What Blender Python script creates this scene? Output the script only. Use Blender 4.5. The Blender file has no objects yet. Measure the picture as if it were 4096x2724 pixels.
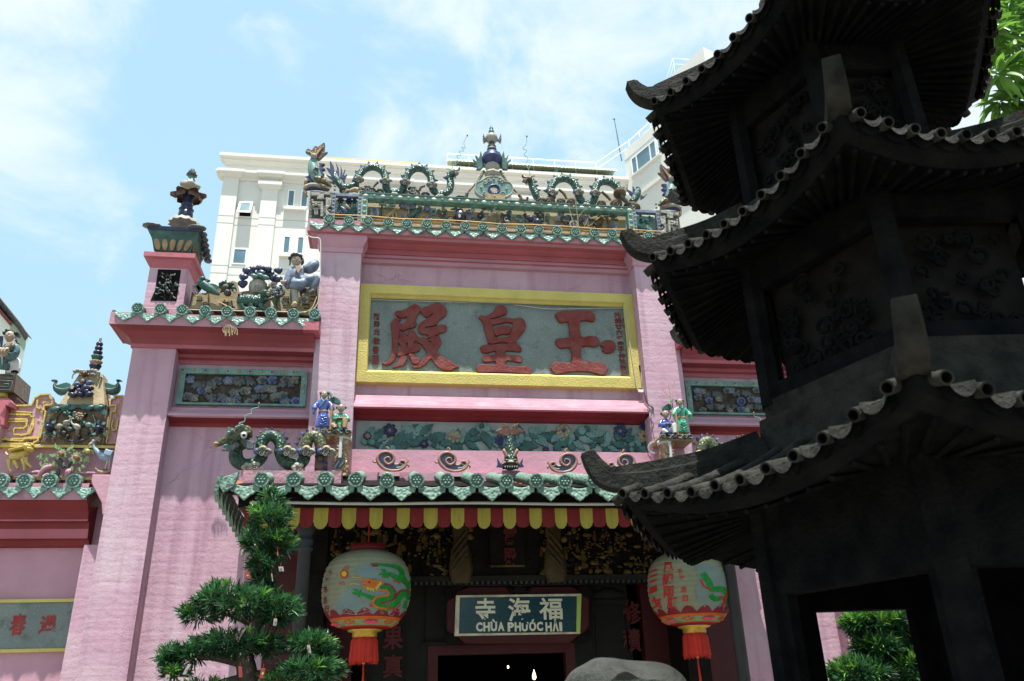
import bpy, math, random
import numpy as np
from mathutils import Matrix, Vector
from mathutils.geometry import tessellate_polygon
R = math.radians
random.seed(7)
SC = bpy.context.scene
COL = SC.collection
# ---------------------------------------------------------------- camera
CAM = np.array([0.0, 0.0, 1.6])
F_PX, YAW, PITCH, ROLL = 3264.38, .155426, .420506, -.032813
_f = np.array([math.sin(YAW) * math.cos(PITCH), math.cos(YAW) * math.cos(PITCH), math.sin(PITCH)])
_r = np.array([math.cos(YAW), -math.sin(YAW), 0.0])
_u = np.cross(_r, _f)
_c, _s = math.cos(ROLL), math.sin(ROLL)
RT, UP = _c * _r + _s * _u, -_s * _r + _c * _u
cd = bpy.data.cameras.new('camera')
cam = bpy.data.objects.new('camera', cd)
COL.objects.link(cam)
cam.matrix_world = Matrix(((RT[0], UP[0], -_f[0], 0), (RT[1], UP[1], -_f[1], 0), (RT[2], UP[2], -_f[2], 1.6), (0, 0, 0, 1)))
cd.sensor_width = 36.0
cd.lens = 36.0 * F_PX / 4096
cd.clip_start, cd.clip_end = .05, 2000
cd.dof.use_dof = True
cd.dof.focus_distance = 7.2
cd.dof.aperture_fstop = 5.0
SC.camera = cam
# ---------------------------------------------------------------- sky, sun, exposure
SUN_EL, SUN_AZ = 77.0, 4.0           # degrees; the sun stands behind the camera, high up
w = bpy.data.worlds.new('World'); SC.world = w; w.use_nodes = True
nt = w.node_tree; nt.nodes.clear()
def wn(t, **k):
    n = nt.nodes.new(t)
    for a, b in k.items(): setattr(n, a, b)
    return n
out = wn('ShaderNodeOutputWorld'); bg = wn('ShaderNodeBackground')
sky = wn('ShaderNodeTexSky', sky_type='NISHITA', sun_disc=False, sun_elevation=R(SUN_EL), sun_rotation=R(180 + SUN_AZ))
sky.air_density, sky.dust_density, sky.ozone_density = 1.0, 0.6, 1.0
bg.inputs['Strength'].default_value = .076
tc = wn('ShaderNodeTexCoord')
def wmath(op, a, b=None, clamp=False):
    n = wn('ShaderNodeMath', operation=op); n.use_clamp = clamp
    for i, x in enumerate((a, b)):
        if x is None: continue
        if isinstance(x, (int, float)): n.inputs[i].default_value = x
        else: nt.links.new(x, n.inputs[i])
    return n.outputs[0]
def wdir(u, v):
    d = RT * (u * 1.737 - 2048) + UP * (1362 - v * 1.737) + _f * F_PX
    return d / np.linalg.norm(d)
def blob(u, v, deg, gain):
    n = wn('ShaderNodeVectorMath', operation='DOT_PRODUCT'); nt.links.new(tc.outputs['Generated'], n.inputs[0]); n.inputs[1].default_value = wdir(u, v)
    m = wn('ShaderNodeMapRange', interpolation_type='SMOOTHSTEP'); nt.links.new(n.outputs['Value'], m.inputs[0])
    m.inputs[1].default_value = math.cos(R(deg)); m.inputs[2].default_value = 1.0; m.inputs[3].default_value = 0; m.inputs[4].default_value = gain
    return m.outputs[0]
def wnoise(scale, det, rough, dist=0.0):
    n = wn('ShaderNodeTexNoise'); nt.links.new(tc.outputs['Generated'], n.inputs['Vector'])
    n.inputs['Scale'].default_value = scale; n.inputs['Detail'].default_value = det; n.inputs['Roughness'].default_value = rough; n.inputs['Distortion'].default_value = dist
    return n.outputs[0]
dens = wmath('MULTIPLY', wmath('SUBTRACT', wnoise(5.0, 10, .60, .5), .20), 1.75)
for b in ((70, 50, 9, .17), (-60, 150, 9, .08), (300, -10, 5, .16), (90, 300, 6, .08), (1180, 60, 13, .13), (1050, 230, 8, .09), (560, 140, 4.5, .12), (1480, 130, 12, .20),
          (2350, 200, 20, .26), (300, 480, 13, -.12), (450, 40, 7, -.10), (700, 330, 7, -.05)):
    dens = wmath('ADD', dens, blob(*b))
cl = wn('ShaderNodeMapRange', interpolation_type='SMOOTHSTEP'); nt.links.new(dens, cl.inputs[0])
cl.inputs[1].default_value = .44; cl.inputs[2].default_value = .90
wisp = wmath('MULTIPLY', cl.outputs[0], .92, True)
tint = wn('ShaderNodeMix', data_type='RGBA', blend_type='MULTIPLY'); tint.inputs[0].default_value = 1.0
nt.links.new(sky.outputs[0], tint.inputs[6]); tint.inputs[7].default_value = (1.28, 1.22, 1.02, 1)
veil = wn('ShaderNodeMix', data_type='RGBA'); veil.inputs[0].default_value = .78
nt.links.new(tint.outputs[2], veil.inputs[6]); veil.inputs[7].default_value = (2.95, 4.65, 5.75, 1)
mx = wn('ShaderNodeMix', data_type='RGBA'); nt.links.new(wisp, mx.inputs[0]); nt.links.new(veil.outputs[2], mx.inputs[6]); mx.inputs[7].default_value = (4.7, 5.3, 5.7, 1)
nt.links.new(mx.outputs[2], bg.inputs['Color']); nt.links.new(bg.outputs[0], out.inputs['Surface'])
sl = bpy.data.lights.new('sun', 'SUN'); sl.energy = 4.3; sl.angle = R(.5); sl.color = (1.0, .965, .91)
so = bpy.data.objects.new('sun', sl); COL.objects.link(so)
_e, _a = R(SUN_EL), R(SUN_AZ)
so.rotation_euler = Vector((math.sin(_a) * math.cos(_e), math.cos(_a) * math.cos(_e), -math.sin(_e))).to_track_quat('-Z', 'Y').to_euler()
SC.view_settings.view_transform = 'Standard'; SC.view_settings.look = 'None'
SC.view_settings.exposure = 1.35; SC.view_settings.gamma = 1.0
SC.cycles.max_bounces = 6; SC.cycles.diffuse_bounces = 4; SC.cycles.glossy_bounces = 2; SC.cycles.transmission_bounces = 4
SC.cycles.use_denoising = True
SC.cycles.caustics_reflective = False; SC.cycles.caustics_refractive = False
# ---------------------------------------------------------------- pixel rays -> points in the place (u, v in a 2358 x 1568 picture)
def ray(u, v):
    d = RT * (u * 1.73707 - 2048) + UP * (1362 - v * 1.73707) + _f * F_PX
    return d / d[1]
def at(u, v, Y):
    d = ray(u, v); return np.array([d[0] * Y, Y, 1.6 + d[2] * Y])
class View:                      # pixel coordinates read in an enlarged crop
    def __init__(s, x0, y0, k): s.x0, s.y0, s.k = x0, y0, k
    def p(s, u, v): return (s.x0 + u / s.k) / 1.73707, (s.y0 + v / s.k) / 1.73707
    def at(s, u, v, Y): return at(*s.p(u, v), Y)
    def px(s, u, v, Y):          # metres per crop pixel at that depth
        a, b = s.at(u, v, Y), s.at(u + 1, v, Y); return float(np.linalg.norm(a - b))
V0 = View(0, 0, 1 / 1.73707)
# ---------------------------------------------------------------- materials
MATS = {}
CERAMIC = 'teal tealdark scale blue bluelite navy cream ochre copper robeteal white skin flowergreen craneblue olive'.split()
def M(name, col, rough=.6, var=.18, scale=5.0, bump=.25, bscale=40.0, spec=.4, metal=0.0, col2=None, kind=None, stretch=None):
    if name in MATS: return MATS[name]
    if name in CERAMIC: gy = sum(col) / 3; col = tuple(.72 * (.72 * x + .28 * gy) for x in col)   # dusty old glaze
    if name in CERAMIC or name in ('scaleold', 'tile', 'tileold', 'robegrey'): rough, spec, bump = rough + .14, spec * .6, bump * .65
    m = bpy.data.materials.new(name); m.use_nodes = True; t = m.node_tree; N = t.nodes; L = t.links
    b = N['Principled BSDF']; b.inputs['Roughness'].default_value = rough; b.inputs['Metallic'].default_value = metal
    b.inputs['Specular IOR Level'].default_value = spec
    tcn = N.new('ShaderNodeTexCoord'); vec = tcn.outputs['Object']
    if stretch:
        mp = N.new('ShaderNodeMapping'); mp.inputs['Scale'].default_value = stretch; L.new(vec, mp.inputs[0]); vec = mp.outputs[0]
    def noise(sc, det=4, ro=.55):
        n = N.new('ShaderNodeTexNoise'); n.inputs['Scale'].default_value = sc; n.inputs['Detail'].default_value = det; n.inputs['Roughness'].default_value = ro
        L.new(vec, n.inputs['Vector']); return n.outputs[0]
    def ramp(x, lo, hi):
        r = N.new('ShaderNodeMapRange'); r.inputs[1].default_value = lo; r.inputs[2].default_value = hi; L.new(x, r.inputs[0]); return r.outputs[0]
    def mix(f, a, c):
        n = N.new('ShaderNodeMix'); n.data_type = 'RGBA'
        L.new(f, n.inputs[0])
        for i, x in ((6, a), (7, c)):
            if isinstance(x, tuple): n.inputs[i].default_value = (*x, 1)
            else: L.new(x, n.inputs[i])
        return n.outputs[2]
    c1 = tuple(max(0, x * (1 - var)) for x in col); c2 = col2 or tuple(min(1, x * (1 + var)) for x in col)
    colr = mix(ramp(noise(scale), .32, .68), c1, c2)
    h = noise(bscale, 6, .6)
    dist = .02
    if kind == 'plaster':        # old limewashed brick: faint courses, flaked patches
        sp = N.new('ShaderNodeSeparateXYZ'); L.new(vec, sp.inputs[0])
        wv = N.new('ShaderNodeTexWave'); wv.wave_type = 'BANDS'; wv.bands_direction = 'Z'; wv.inputs['Scale'].default_value = 3.7; wv.inputs['Distortion'].default_value = 2.6
        wv.inputs['Detail'].default_value = 3; wv.inputs['Detail Scale'].default_value = 1.2; L.new(vec, wv.inputs['Vector'])
        cr = ramp(wv.outputs[0], .0, .45)
        fl = N.new('ShaderNodeTexNoise'); fl.inputs['Scale'].default_value = 16; fl.inputs['Detail'].default_value = 8; fl.inputs['Roughness'].default_value = .68; L.new(vec, fl.inputs['Vector'])
        fp = ramp(fl.outputs[0], .47, .53)
        colr = mix(ramp(noise(1.3, 6, .62), .44, .68), colr, tuple(min(1, x * k) for x, k in zip(col, (1.10, 1.32, 1.20))))
        mp3 = N.new('ShaderNodeMapping'); mp3.inputs['Scale'].default_value = (11, 11, .7); L.new(vec, mp3.inputs[0])
        st = N.new('ShaderNodeTexNoise'); st.inputs['Scale'].default_value = 1.0; st.inputs['Detail'].default_value = 4; L.new(mp3.outputs[0], st.inputs['Vector'])
        colr = mix(ramp(st.outputs[0], .50, .80), colr, tuple(x * k for x, k in zip(col, (.74, .66, .70))))
        colr = mix(ramp(noise(9, 8, .7), .58, .76), colr, tuple(x * k for x, k in zip(col, (.86, .74, .78))))
        mp2 = N.new('ShaderNodeMapping'); mp2.inputs['Scale'].default_value = (2.6, 2.6, 15); L.new(vec, mp2.inputs[0])
        ns = N.new('ShaderNodeTexNoise'); ns.inputs['Scale'].default_value = 1.0; ns.inputs['Detail'].default_value = 5; ns.inputs['Roughness'].default_value = .55; L.new(mp2.outputs[0], ns.inputs['Vector'])
        hm = N.new('ShaderNodeMath'); hm.operation = 'MULTIPLY_ADD'; L.new(ns.outputs[0], hm.inputs[0]); hm.inputs[1].default_value = .24; hs = N.new('ShaderNodeMath'); hs.operation = 'MULTIPLY'; L.new(h, hs.inputs[0]); hs.inputs[1].default_value = .35; L.new(hs.outputs[0], hm.inputs[2]); h = hm.outputs[0]
        vc = N.new('ShaderNodeTexVoronoi'); vc.feature = 'DISTANCE_TO_EDGE'; vc.inputs['Scale'].default_value = 1.4
        wr = N.new('ShaderNodeMix'); wr.data_type = 'RGBA'; wr.inputs[0].default_value = .18; L.new(vec, wr.inputs[6]); wn2 = N.new('ShaderNodeTexNoise'); wn2.inputs['Scale'].default_value = 5; wn2.inputs['Detail'].default_value = 6; L.new(vec, wn2.inputs['Vector']); L.new(wn2.outputs[1], wr.inputs[7]); L.new(wr.outputs[2], vc.inputs['Vector'])
        ck = N.new('ShaderNodeMath'); ck.operation = 'MULTIPLY'; L.new(ramp(vc.outputs['Distance'], .0055, .002), ck.inputs[0]); L.new(ramp(noise(2.1, 3), .54, .68), ck.inputs[1])
        colr = mix(ck.outputs[0], colr, tuple(x * .58 for x in col))
        a = N.new('ShaderNodeMath'); a.operation = 'MULTIPLY_ADD'; L.new(cr, a.inputs[0]); a.inputs[1].default_value = .09; L.new(h, a.inputs[2])
        a2 = N.new('ShaderNodeMath'); a2.operation = 'MULTIPLY_ADD'; L.new(fp, a2.inputs[0]); a2.inputs[1].default_value = .11; L.new(a.outputs[0], a2.inputs[2])
        h = a2.outputs[0]
    if kind == 'scales':
        vo = N.new('ShaderNodeTexVoronoi'); vo.inputs['Scale'].default_value = bscale; L.new(vec, vo.inputs['Vector'])
        h = ramp(vo.outputs['Distance'], .0, .6)
        colr = mix(ramp(vo.outputs['Distance'], .15, .55), colr, tuple(x * .35 for x in col))
        inv = N.new('ShaderNodeMath'); inv.operation = 'SUBTRACT'; inv.inputs[0].default_value = 1; L.new(h, inv.inputs[1]); h = inv.outputs[0]
    if kind == 'relief':         # moulded pattern in fired clay
        vo = N.new('ShaderNodeTexVoronoi'); vo.feature = 'SMOOTH_F1'; vo.inputs['Scale'].default_value = bscale; L.new(vec, vo.inputs['Vector'])
        h = ramp(vo.outputs['Distance'], .1, .6)
        colr = mix(ramp(vo.outputs['Distance'], .30, .62), colr, col2 or tuple(x * .3 for x in col))
    if kind == 'speckle':
        s1 = noise(90, 3, .7)
        colr = mix(ramp(s1, .60, .72), colr, (.46, .52, .50))
        colr = mix(ramp(noise(6, 8, .7), .55, .75), colr, tuple(x * .45 for x in col))
    if kind == 'grime':
        colr = mix(ramp(noise(3.0, 8, .7), .52, .70), colr, tuple(x * .22 for x in col))
    if kind == 'chips':
        colr = mix(ramp(noise(14, 8, .75), .60, .70), colr, (.30, .20, .18))
    L.new(colr, b.inputs['Base Color'])
    rr = N.new('ShaderNodeMapRange'); rr.inputs[3].default_value = max(.05, rough - .12); rr.inputs[4].default_value = min(1, rough + .14); L.new(noise(scale * 2.3), rr.inputs[0]); L.new(rr.outputs[0], b.inputs['Roughness'])
    if bump:
        bn = N.new('ShaderNodeBump'); bn.inputs['Strength'].default_value = bump; bn.inputs['Distance'].default_value = dist; L.new(h, bn.inputs['Height']); L.new(bn.outputs[0], b.inputs['Normal'])
    MATS[name] = m; return m
PINK = (.445, .280, .345)
M('pink', PINK, .85, .08, 2.2, .36, 26, .15, kind='plaster')
M('pinksmooth', (.44, .248, .302), .75, .10, 3, .22, 22, .2, kind='grime' if 0 else None)
M('pinkstain', (.40, .22, .26), .8, .12, 3, .4, 30, .2, kind='grime')
M('pinkledge', (.34, .17, .21), .8, .25, 6, .4, 30, .2)  # ledge tops coloured darker to tame the direct sun on them
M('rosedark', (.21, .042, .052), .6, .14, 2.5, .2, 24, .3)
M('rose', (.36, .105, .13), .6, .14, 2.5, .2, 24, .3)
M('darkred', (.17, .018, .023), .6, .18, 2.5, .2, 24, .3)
M('yellow', (.53, .445, .135), .75, .09, 5, .45, 60, .2)
M('gold', (.50, .37, .09), .4, .16, 12, .35, 60, .5)
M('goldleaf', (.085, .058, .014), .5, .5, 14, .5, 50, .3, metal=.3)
M('slate', (.165, .195, .18), .7, .18, 2, .35, 55, .3, kind='speckle')
M('redpaint', (.20, .028, .024), .65, .2, 9, .45, 45, .2, col2=(.18, .058, .048))
M('redchar', (.26, .028, .026), .6, .2, 9, .3, 45, .3)
M('tile', (.10, .235, .195), .3, .25, 9, .55, 60, .5, kind='relief', col2=(.20, .31, .265))
M('tileold', (.085, .16, .13), .35, .35, 7, .55, 48, .5, kind='relief', col2=(.17, .27, .21))
M('tiledeep', (.05, .125, .105), .35, .3, 12, .3, 60, .4)
M('ringgold', (.55, .36, .05), .35, .15, 10, .1, 40, .5, metal=.5)
M('tilepipe', (.16, .13, .09), .6, .5, 18, .5, 40, .3, col2=(.06, .10, .06))
M('tileback', (.28, .09, .05), .8, .3, 8, .3, 40, .2)
M('teal', (.13, .31, .265), .22, .25, 14, .3, 60, .55)
M('tealdark', (.03, .14, .12), .25, .4, 10, .3, 50, .5)
M('scale', (.06, .26, .20), .16, .25, 9, .7, 55, .6, kind='scales')
M('scaleold', (.055, .13, .085), .25, .4, 6, .7, 42, .5, kind='scales')
M('olive', (.22, .27, .095), .22, .25, 12, .5, 45, .55, kind='scales')
M('blue', (.026, .045, .17), .2, .35, 14, .3, 50, .6)
M('bluelite', (.09, .14, .30), .22, .3, 12, .3, 50, .55)
M('navy', (.018, .026, .085), .18, .4, 12, .3, 40, .6)
M('cream', (.40, .38, .29), .4, .2, 14, .3, 50, .4)
M('ochre', (.42, .27, .09), .4, .25, 12, .4, 40, .4)
M('tan', (.30, .24, .14), .7, .2, 6, .3, 40, .25)
M('brown', (.085, .04, .022), .3, .35, 12, .4, 40, .5)
M('copper', (.42, .17, .10), .3, .2, 14, .2, 40, .45)
M('grey', (.20, .21, .19), .7, .45, 22, .6, 40, .3, col2=(.36, .36, .30))
M('greydark', (.055, .06, .055), .55, .45, 14, .6, 40, .35)
M('batgrey', (.07, .078, .08), .45, .35, 14, .5, 50, .4)
M('rockbrown', (.13, .095, .06), .9, .4, 10, .9, 30, .15)
M('skin', (.46, .33, .21), .35, .12, 12, .15, 40, .4)
M('robeblue', (.06, .095, .33), .16, .4, 16, .25, 30, .6)
M('robegreen', (.05, .27, .16), .16, .45, 14, .25, 30, .6)
M('robegrey', (.12, .15, .21), .3, .4, 12, .4, 40, .5)
M('robeteal', (.06, .19, .23), .22, .35, 10, .3, 30, .55)
M('white', (.72, .72, .68), .35, .08, 8, .2, 40, .45)
M('hair', (.02, .024, .035), .35, .2, 10, .3, 60, .4)
M('hotel', (.65, .642, .595), .9, .025, .6, .06, 12, .15)
M('hoteltrim', (.655, .64, .585), .85, .03, .8, .05, 14, .2)
M('joint', (.40, .39, .36), .9, .05, 3, 0)
M('whiteframe', (.82, .83, .83), .4, .03, 3, 0)
M('glass', (.10, .17, .21), .08, .3, .5, 0, spec=.7)
M('black', (.008, .008, .008), .8, .3, 6, .1, spec=.05)
M('canopy', (.46, .55, .38), .6, .08, 4, .1)
M('steelgreen', (.02, .11, .09), .5, .2, 4, 0)
M('orange', (.75, .42, .14), .6, .1, 3, 0)
M('railwhite', (.8, .8, .76), .5, .04, 3, 0)
M('stone', (.004, .0052, .0066), .9, .35, 9, .8, 55, .05, col2=(.009, .0095, .0095))  # blue-black: shade on walls and soffits is put into the colour
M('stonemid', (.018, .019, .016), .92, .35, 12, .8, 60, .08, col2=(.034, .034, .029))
M('stonelight', (.020, .0205, .0175), .92, .35, 12, .8, 60, .12, col2=(.045, .044, .037))  # paler copy of the stone for tiles that catch the sun
M('roofwallshade', (.20, .175, .15), .85, .1, 2, .1)  # terrace wall darkened: shadow under the canopy is put into its colour
M('medal', (.42, .42, .31), .4, .2, 14, .2, 40, .3)
M('tealbar', (.12, .27, .235), .4, .3, 14, .3, 50, .3)
M('cloudgrey', (.11, .115, .10), .5, .3, 14, .3, 40, .3)
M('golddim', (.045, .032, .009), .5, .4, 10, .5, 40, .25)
M('rocklight', (.035, .038, .032), .9, .3, 5, .9, 40, .1, col2=(.06, .064, .056))
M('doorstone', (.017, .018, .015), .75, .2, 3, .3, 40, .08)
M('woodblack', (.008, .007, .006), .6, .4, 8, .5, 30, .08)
M('column', (.024, .03, .032), .6, .2, 6, .2, 30, .3)
M('stripered', (.15, .013, .015), .75, .14, 10, .25, 60, .2, stretch=(4, 1, .6))
M('stripeyel', (.30, .245, .04), .75, .14, 10, .25, 60, .2, stretch=(4, 1, .6))
M('signblue', (.003, .040, .050), .25, .1, 2, 0, spec=.5)
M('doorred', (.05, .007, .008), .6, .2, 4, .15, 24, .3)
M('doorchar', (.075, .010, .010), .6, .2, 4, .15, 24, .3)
M('panelbeige', (.34, .28, .16), .6, .2, 6, .2, 40, .3)
M('signwhite', (.66, .66, .52), .35, .08, 5, 0)
M('signgreen', (.36, .50, .10), .3, .1, 4, 0)
M('silver', (.50, .48, .36), .4, .25, 14, .1)
M('wire', (.42, .42, .38), .5, .1, 4, 0)
M('wiredark', (.06, .06, .06), .5, .1, 4, 0)
M('wireteal', (.16, .30, .26), .5, .1, 4, 0)
M('bamboo', (.55, .33, .12), .6, .2, 10, .1)
M('paper', (.34, .345, .225), .7, .1, 5, .12, 22, .25)
M('lred', (.60, .035, .025), .6, .12, 8, .1)
M('lmaroon', (.28, .018, .03), .6, .12, 8, .1)
M('lorange', (.75, .17, .02), .6, .1, 8, .1)
M('lgreen', (.012, .27, .035), .6, .3, 30, .1)
M('lyellow', (.72, .55, .03), .6, .1, 8, .1)
M('laqua', (.25, .32, .28), .7, .08, 6, .1)
M('lblue', (.14, .40, .50), .7, .08, 6, .05)
M('lpink', (.70, .06, .12), .6, .1, 8, .1)
M('tassel', (.50, .035, .02), .7, .25, 40, .5, 90, .2, stretch=(1, 1, .05))
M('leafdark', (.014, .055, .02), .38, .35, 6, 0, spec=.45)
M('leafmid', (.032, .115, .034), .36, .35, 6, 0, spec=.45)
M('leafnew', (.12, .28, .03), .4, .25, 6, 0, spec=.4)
M('leafbig', (.075, .20, .025), .35, .4, 4, 0, spec=.4, col2=(.17, .36, .05))
M('bark', (.055, .045, .035), .9, .4, 12, .8, 30, .15)
M('flowergreen', (.28, .42, .15), .5, .2, 14, .3, 40, .3)
M('craneblue', (.27, .45, .60), .5, .2, 10, .2, 30, .3)
M('limewall', (.72, .78, .70), .85, .06, 2, .05)
M('greenwall', (.34, .44, .32), .85, .06, 2, .05)
M('drum', (.58, .48, .29), .35, .25, 24, .8, 34, .45, kind='relief', col2=(.30, .13, .07))
M('court', (.24, .22, .19), .9, .2, 1.5, .3, 20, .2)
M('tag', (.26, .255, .24), .35, .1, 8, .05, spec=.6)
M('tagred', (.22, .03, .025), .45, .2, 8, .05)
M('flame', (1, .8, .4), .5, 0, 3, 0)
def emit(name, s):
    b = MATS[name].node_tree.nodes['Principled BSDF']; b.inputs['Emission Color'].default_value = (1, .78, .42, 1); b.inputs['Emission Strength'].default_value = s
emit('flame', 2.5)
def trans(name, t):              # thin leaves and lantern silk let light through
    m = MATS[name]; N = m.node_tree.nodes; L = m.node_tree.links; b = N['Principled BSDF']
    tr = N.new('ShaderNodeBsdfTranslucent'); mixs = N.new('ShaderNodeMixShader'); mixs.inputs[0].default_value = t
    L.new(b.inputs['Base Color'].links[0].from_socket, tr.inputs[0])
    o = [n for n in N if n.type == 'OUTPUT_MATERIAL'][0]
    L.new(b.outputs[0], mixs.inputs[1]); L.new(tr.outputs[0], mixs.inputs[2]); L.new(mixs.outputs[0], o.inputs[0])
for _n in ('leafdark', 'leafmid', 'leafnew'): trans(_n, .22)
trans('leafbig', .40)
for _n in ('paper', 'laqua', 'lred', 'lgreen', 'lmaroon', 'lyellow', 'lorange'): trans(_n, .35)
# ---------------------------------------------------------------- mesh builder
class MB:
    def __init__(s): s.v, s.f, s.m, s.s, s.names, s.marks = [], [], [], [], [], []
    def piece(s): s.marks.append((len(s.v), len(s.f)))
    def mi(s, n):
        if n not in s.names: s.names.append(n)
        return s.names.index(n)
    def add(s, vs, fs, mat, smooth=False):
        o = len(s.v); k = s.mi(mat)
        s.v.extend([tuple(map(float, p)) for p in vs])
        for f in fs: s.f.append([o + i for i in f]); s.m.append(k); s.s.append(smooth)
    def box(s, x0, x1, y0, y1, z0, z1, mat):
        s.add([(x0, y0, z0), (x1, y0, z0), (x1, y1, z0), (x0, y1, z0), (x0, y0, z1), (x1, y0, z1), (x1, y1, z1), (x0, y1, z1)],
              [(0, 3, 2, 1), (4, 5, 6, 7), (0, 1, 5, 4), (1, 2, 6, 5), (2, 3, 7, 6), (3, 0, 4, 7)], mat)
    def prism(s, poly, y0, y1, mat, holes=(), side=None, bev=0.0):
        """poly: (x, z) outline in a plane of constant y, pushed from y0 (front) to y1; bev rounds the front edge"""
        loops = [list(poly)] + [list(h) for h in holes]
        def area(l): return sum(l[i - 1][0] * l[i][1] - l[i][0] * l[i - 1][1] for i in range(len(l)))
        for i, l in enumerate(loops):
            if (area(l) < 0) == (i == 0): l.reverse()
        fr = loops
        if bev:
            fr = []
            for l in loops:
                n = len(l); nl = []
                for i in range(n):
                    a, b, c = np.array(l[i - 1]), np.array(l[i]), np.array(l[(i + 1) % n])
                    e1, e2 = b - a, c - b; e1 = e1 / (np.linalg.norm(e1) + 1e-9); e2 = e2 / (np.linalg.norm(e2) + 1e-9)
                    nn = np.array([-(e1 + e2)[1], (e1 + e2)[0]]); q = np.linalg.norm(nn)
                    nn = nn / q if q > .3 else np.array([-e1[1], e1[0]])
                    nl.append(tuple(b + nn * bev))
                fr.append(nl)
        tri = tessellate_polygon([[Vector((p[0], p[1], 0)) for p in l] for l in fr])
        flat = [p for l in fr for p in l]
        vs = [(p[0], y0, p[1]) for p in flat]
        fs = []
        for t in tri:
            a, b, c = (flat[i] for i in t)
            cr = (b[0] - a[0]) * (c[1] - a[1]) - (b[1] - a[1]) * (c[0] - a[0])
            if abs(cr) < 1e-12: continue
            fs.append(t if cr > 0 else t[::-1])
        s.add(vs, fs, mat)
        for l, q in zip(loops, fr):
            n = len(l); rings = [[(p[0], y0, p[1]) for p in q]]
            if bev: rings.append([(p[0], y0 + bev * np.sign(y1 - y0), p[1]) for p in l])
            rings.append([(p[0], y1, p[1]) for p in l])
            vs = [p for r in rings for p in r]
            s.add(vs, [(k * n + i, (k + 1) * n + i, (k + 1) * n + (i + 1) % n, k * n + (i + 1) % n) for k in range(len(rings) - 1) for i in range(n)], side or mat)
    def loft(s, rings, mat, closed=True, cap=True, smooth=True):
        n = len(rings[0]); vs = [p for r in rings for p in r]; e = n if closed else n - 1
        fs = [(k * n + i, k * n + (i + 1) % n, (k + 1) * n + (i + 1) % n, (k + 1) * n + i) for k in range(len(rings) - 1) for i in range(e)]
        s.add(vs, fs, mat, smooth)
        if cap and closed:
            s.add(rings[0], [list(range(n))[::-1]], mat); s.add(rings[-1], [list(range(n))], mat)
    def lathe(s, prof, c, mat, seg=24, sx=1.0, sy=1.0, lobes=0, amp=0.0, axis=(0, 0, 1), smooth=True, rot=0.0):
        ax = np.array(axis, float); ax /= np.linalg.norm(ax)
        t = np.array([1.0, 0, 0]) if abs(ax[0]) < .9 else np.array([0, 1.0, 0])
        e1 = t - ax * (t @ ax); e1 /= np.linalg.norm(e1); e2 = np.cross(ax, e1)
        rings = []
        for r, h in prof:
            rr = []
            for i in range(seg):
                a = rot + 2 * math.pi * i / seg; q = max(r, 1e-4) * (1 + amp * math.cos(lobes * a))
                rr.append(np.array(c) + ax * h + e1 * q * math.cos(a) * sx + e2 * q * math.sin(a) * sy)
            rings.append(rr)
        s.loft(rings, mat, smooth=smooth)
    def tube(s, pts, rad, mat, seg=8, smooth=True, cap=True, flat=1.0):
        pts = [np.array(p, float) for p in pts]; n = len(pts)
        rad = [rad] * n if isinstance(rad, (int, float)) else list(rad)
        rings = []; up = None
        for i, p in enumerate(pts):
            d = pts[min(i + 1, n - 1)] - pts[max(i - 1, 0)]; d = d / (np.linalg.norm(d) + 1e-9)
            if up is None:
                up = np.array([0, 1.0, 0]) if abs(d[1]) < .9 else np.array([0, 0, 1.0])
            e1 = up - d * (up @ d); e1 /= (np.linalg.norm(e1) + 1e-9); e2 = np.cross(d, e1); up = e1
            rings.append([p + (e1 * math.cos(2 * math.pi * k / seg) * flat + e2 * math.sin(2 * math.pi * k / seg)) * rad[i] for k in range(seg)])
        s.loft(rings, mat, smooth=smooth, cap=cap)
    def ell(s, c, rx, ry, rz, mat, seg=10, rings=7, rot=0.0):
        vs = []; cr, sr = math.cos(rot), math.sin(rot); rs = []
        for j in range(rings + 1):
            t = math.pi * j / rings; rr = []
            for i in range(seg):
                a = 2 * math.pi * i / seg
                x, y, z = rx * max(math.sin(t), 1e-3) * math.cos(a), ry * max(math.sin(t), 1e-3) * math.sin(a), -rz * math.cos(t)
                rr.append((c[0] + x * cr - z * sr, c[1] + y, c[2] + x * sr + z * cr))
            rs.append(rr)
        s.loft(rs, mat, smooth=True)
    def pieces(s, name, parent, fin=None):      # every marked stretch becomes a part of its own
        ms = s.marks + [(len(s.v), len(s.f))]; o = []
        for (v0, f0), (v1, f1) in zip(ms[:-1], ms[1:]):
            if f1 == f0: continue
            q = MB(); q.names = s.names; q.v = s.v[v0:v1]; q.f = [[i - v0 for i in f] for f in s.f[f0:f1]]; q.m = s.m[f0:f1]; q.s = s.s[f0:f1]
            us = sorted(set(q.m)); q.names = [s.names[i] for i in us]; q.m = [us.index(i) for i in q.m]
            o.append((fin(q) if fin else q).build(name, parent))
        return o
    def build(s, name, parent=None, label=None, cat=None, group=None, kind=None, base=None):
        me = bpy.data.meshes.new(name); o = bpy.data.objects.new(name, me); COL.objects.link(o)
        if parent is not None:
            top = parent
            while top.parent is not None: top = top.parent
            off = np.array(top['_o']); o.parent = parent; o['_o'] = [0., 0., 0.]
        else:
            a = np.array(s.v)
            off = np.array(base) if base is not None else np.array([(a[:, 0].min() + a[:, 0].max()) / 2, (a[:, 1].min() + a[:, 1].max()) / 2, a[:, 2].min()])
            o.location = off; o['_o'] = [float(x) for x in off]
        me.from_pydata([tuple(np.array(p) - off) for p in s.v], [], s.f)
        for n in s.names: me.materials.append(MATS[n])
        me.polygons.foreach_set('material_index', s.m); me.polygons.foreach_set('use_smooth', s.s); me.update()
        tag(o, label, cat, group, kind); return o
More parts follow.
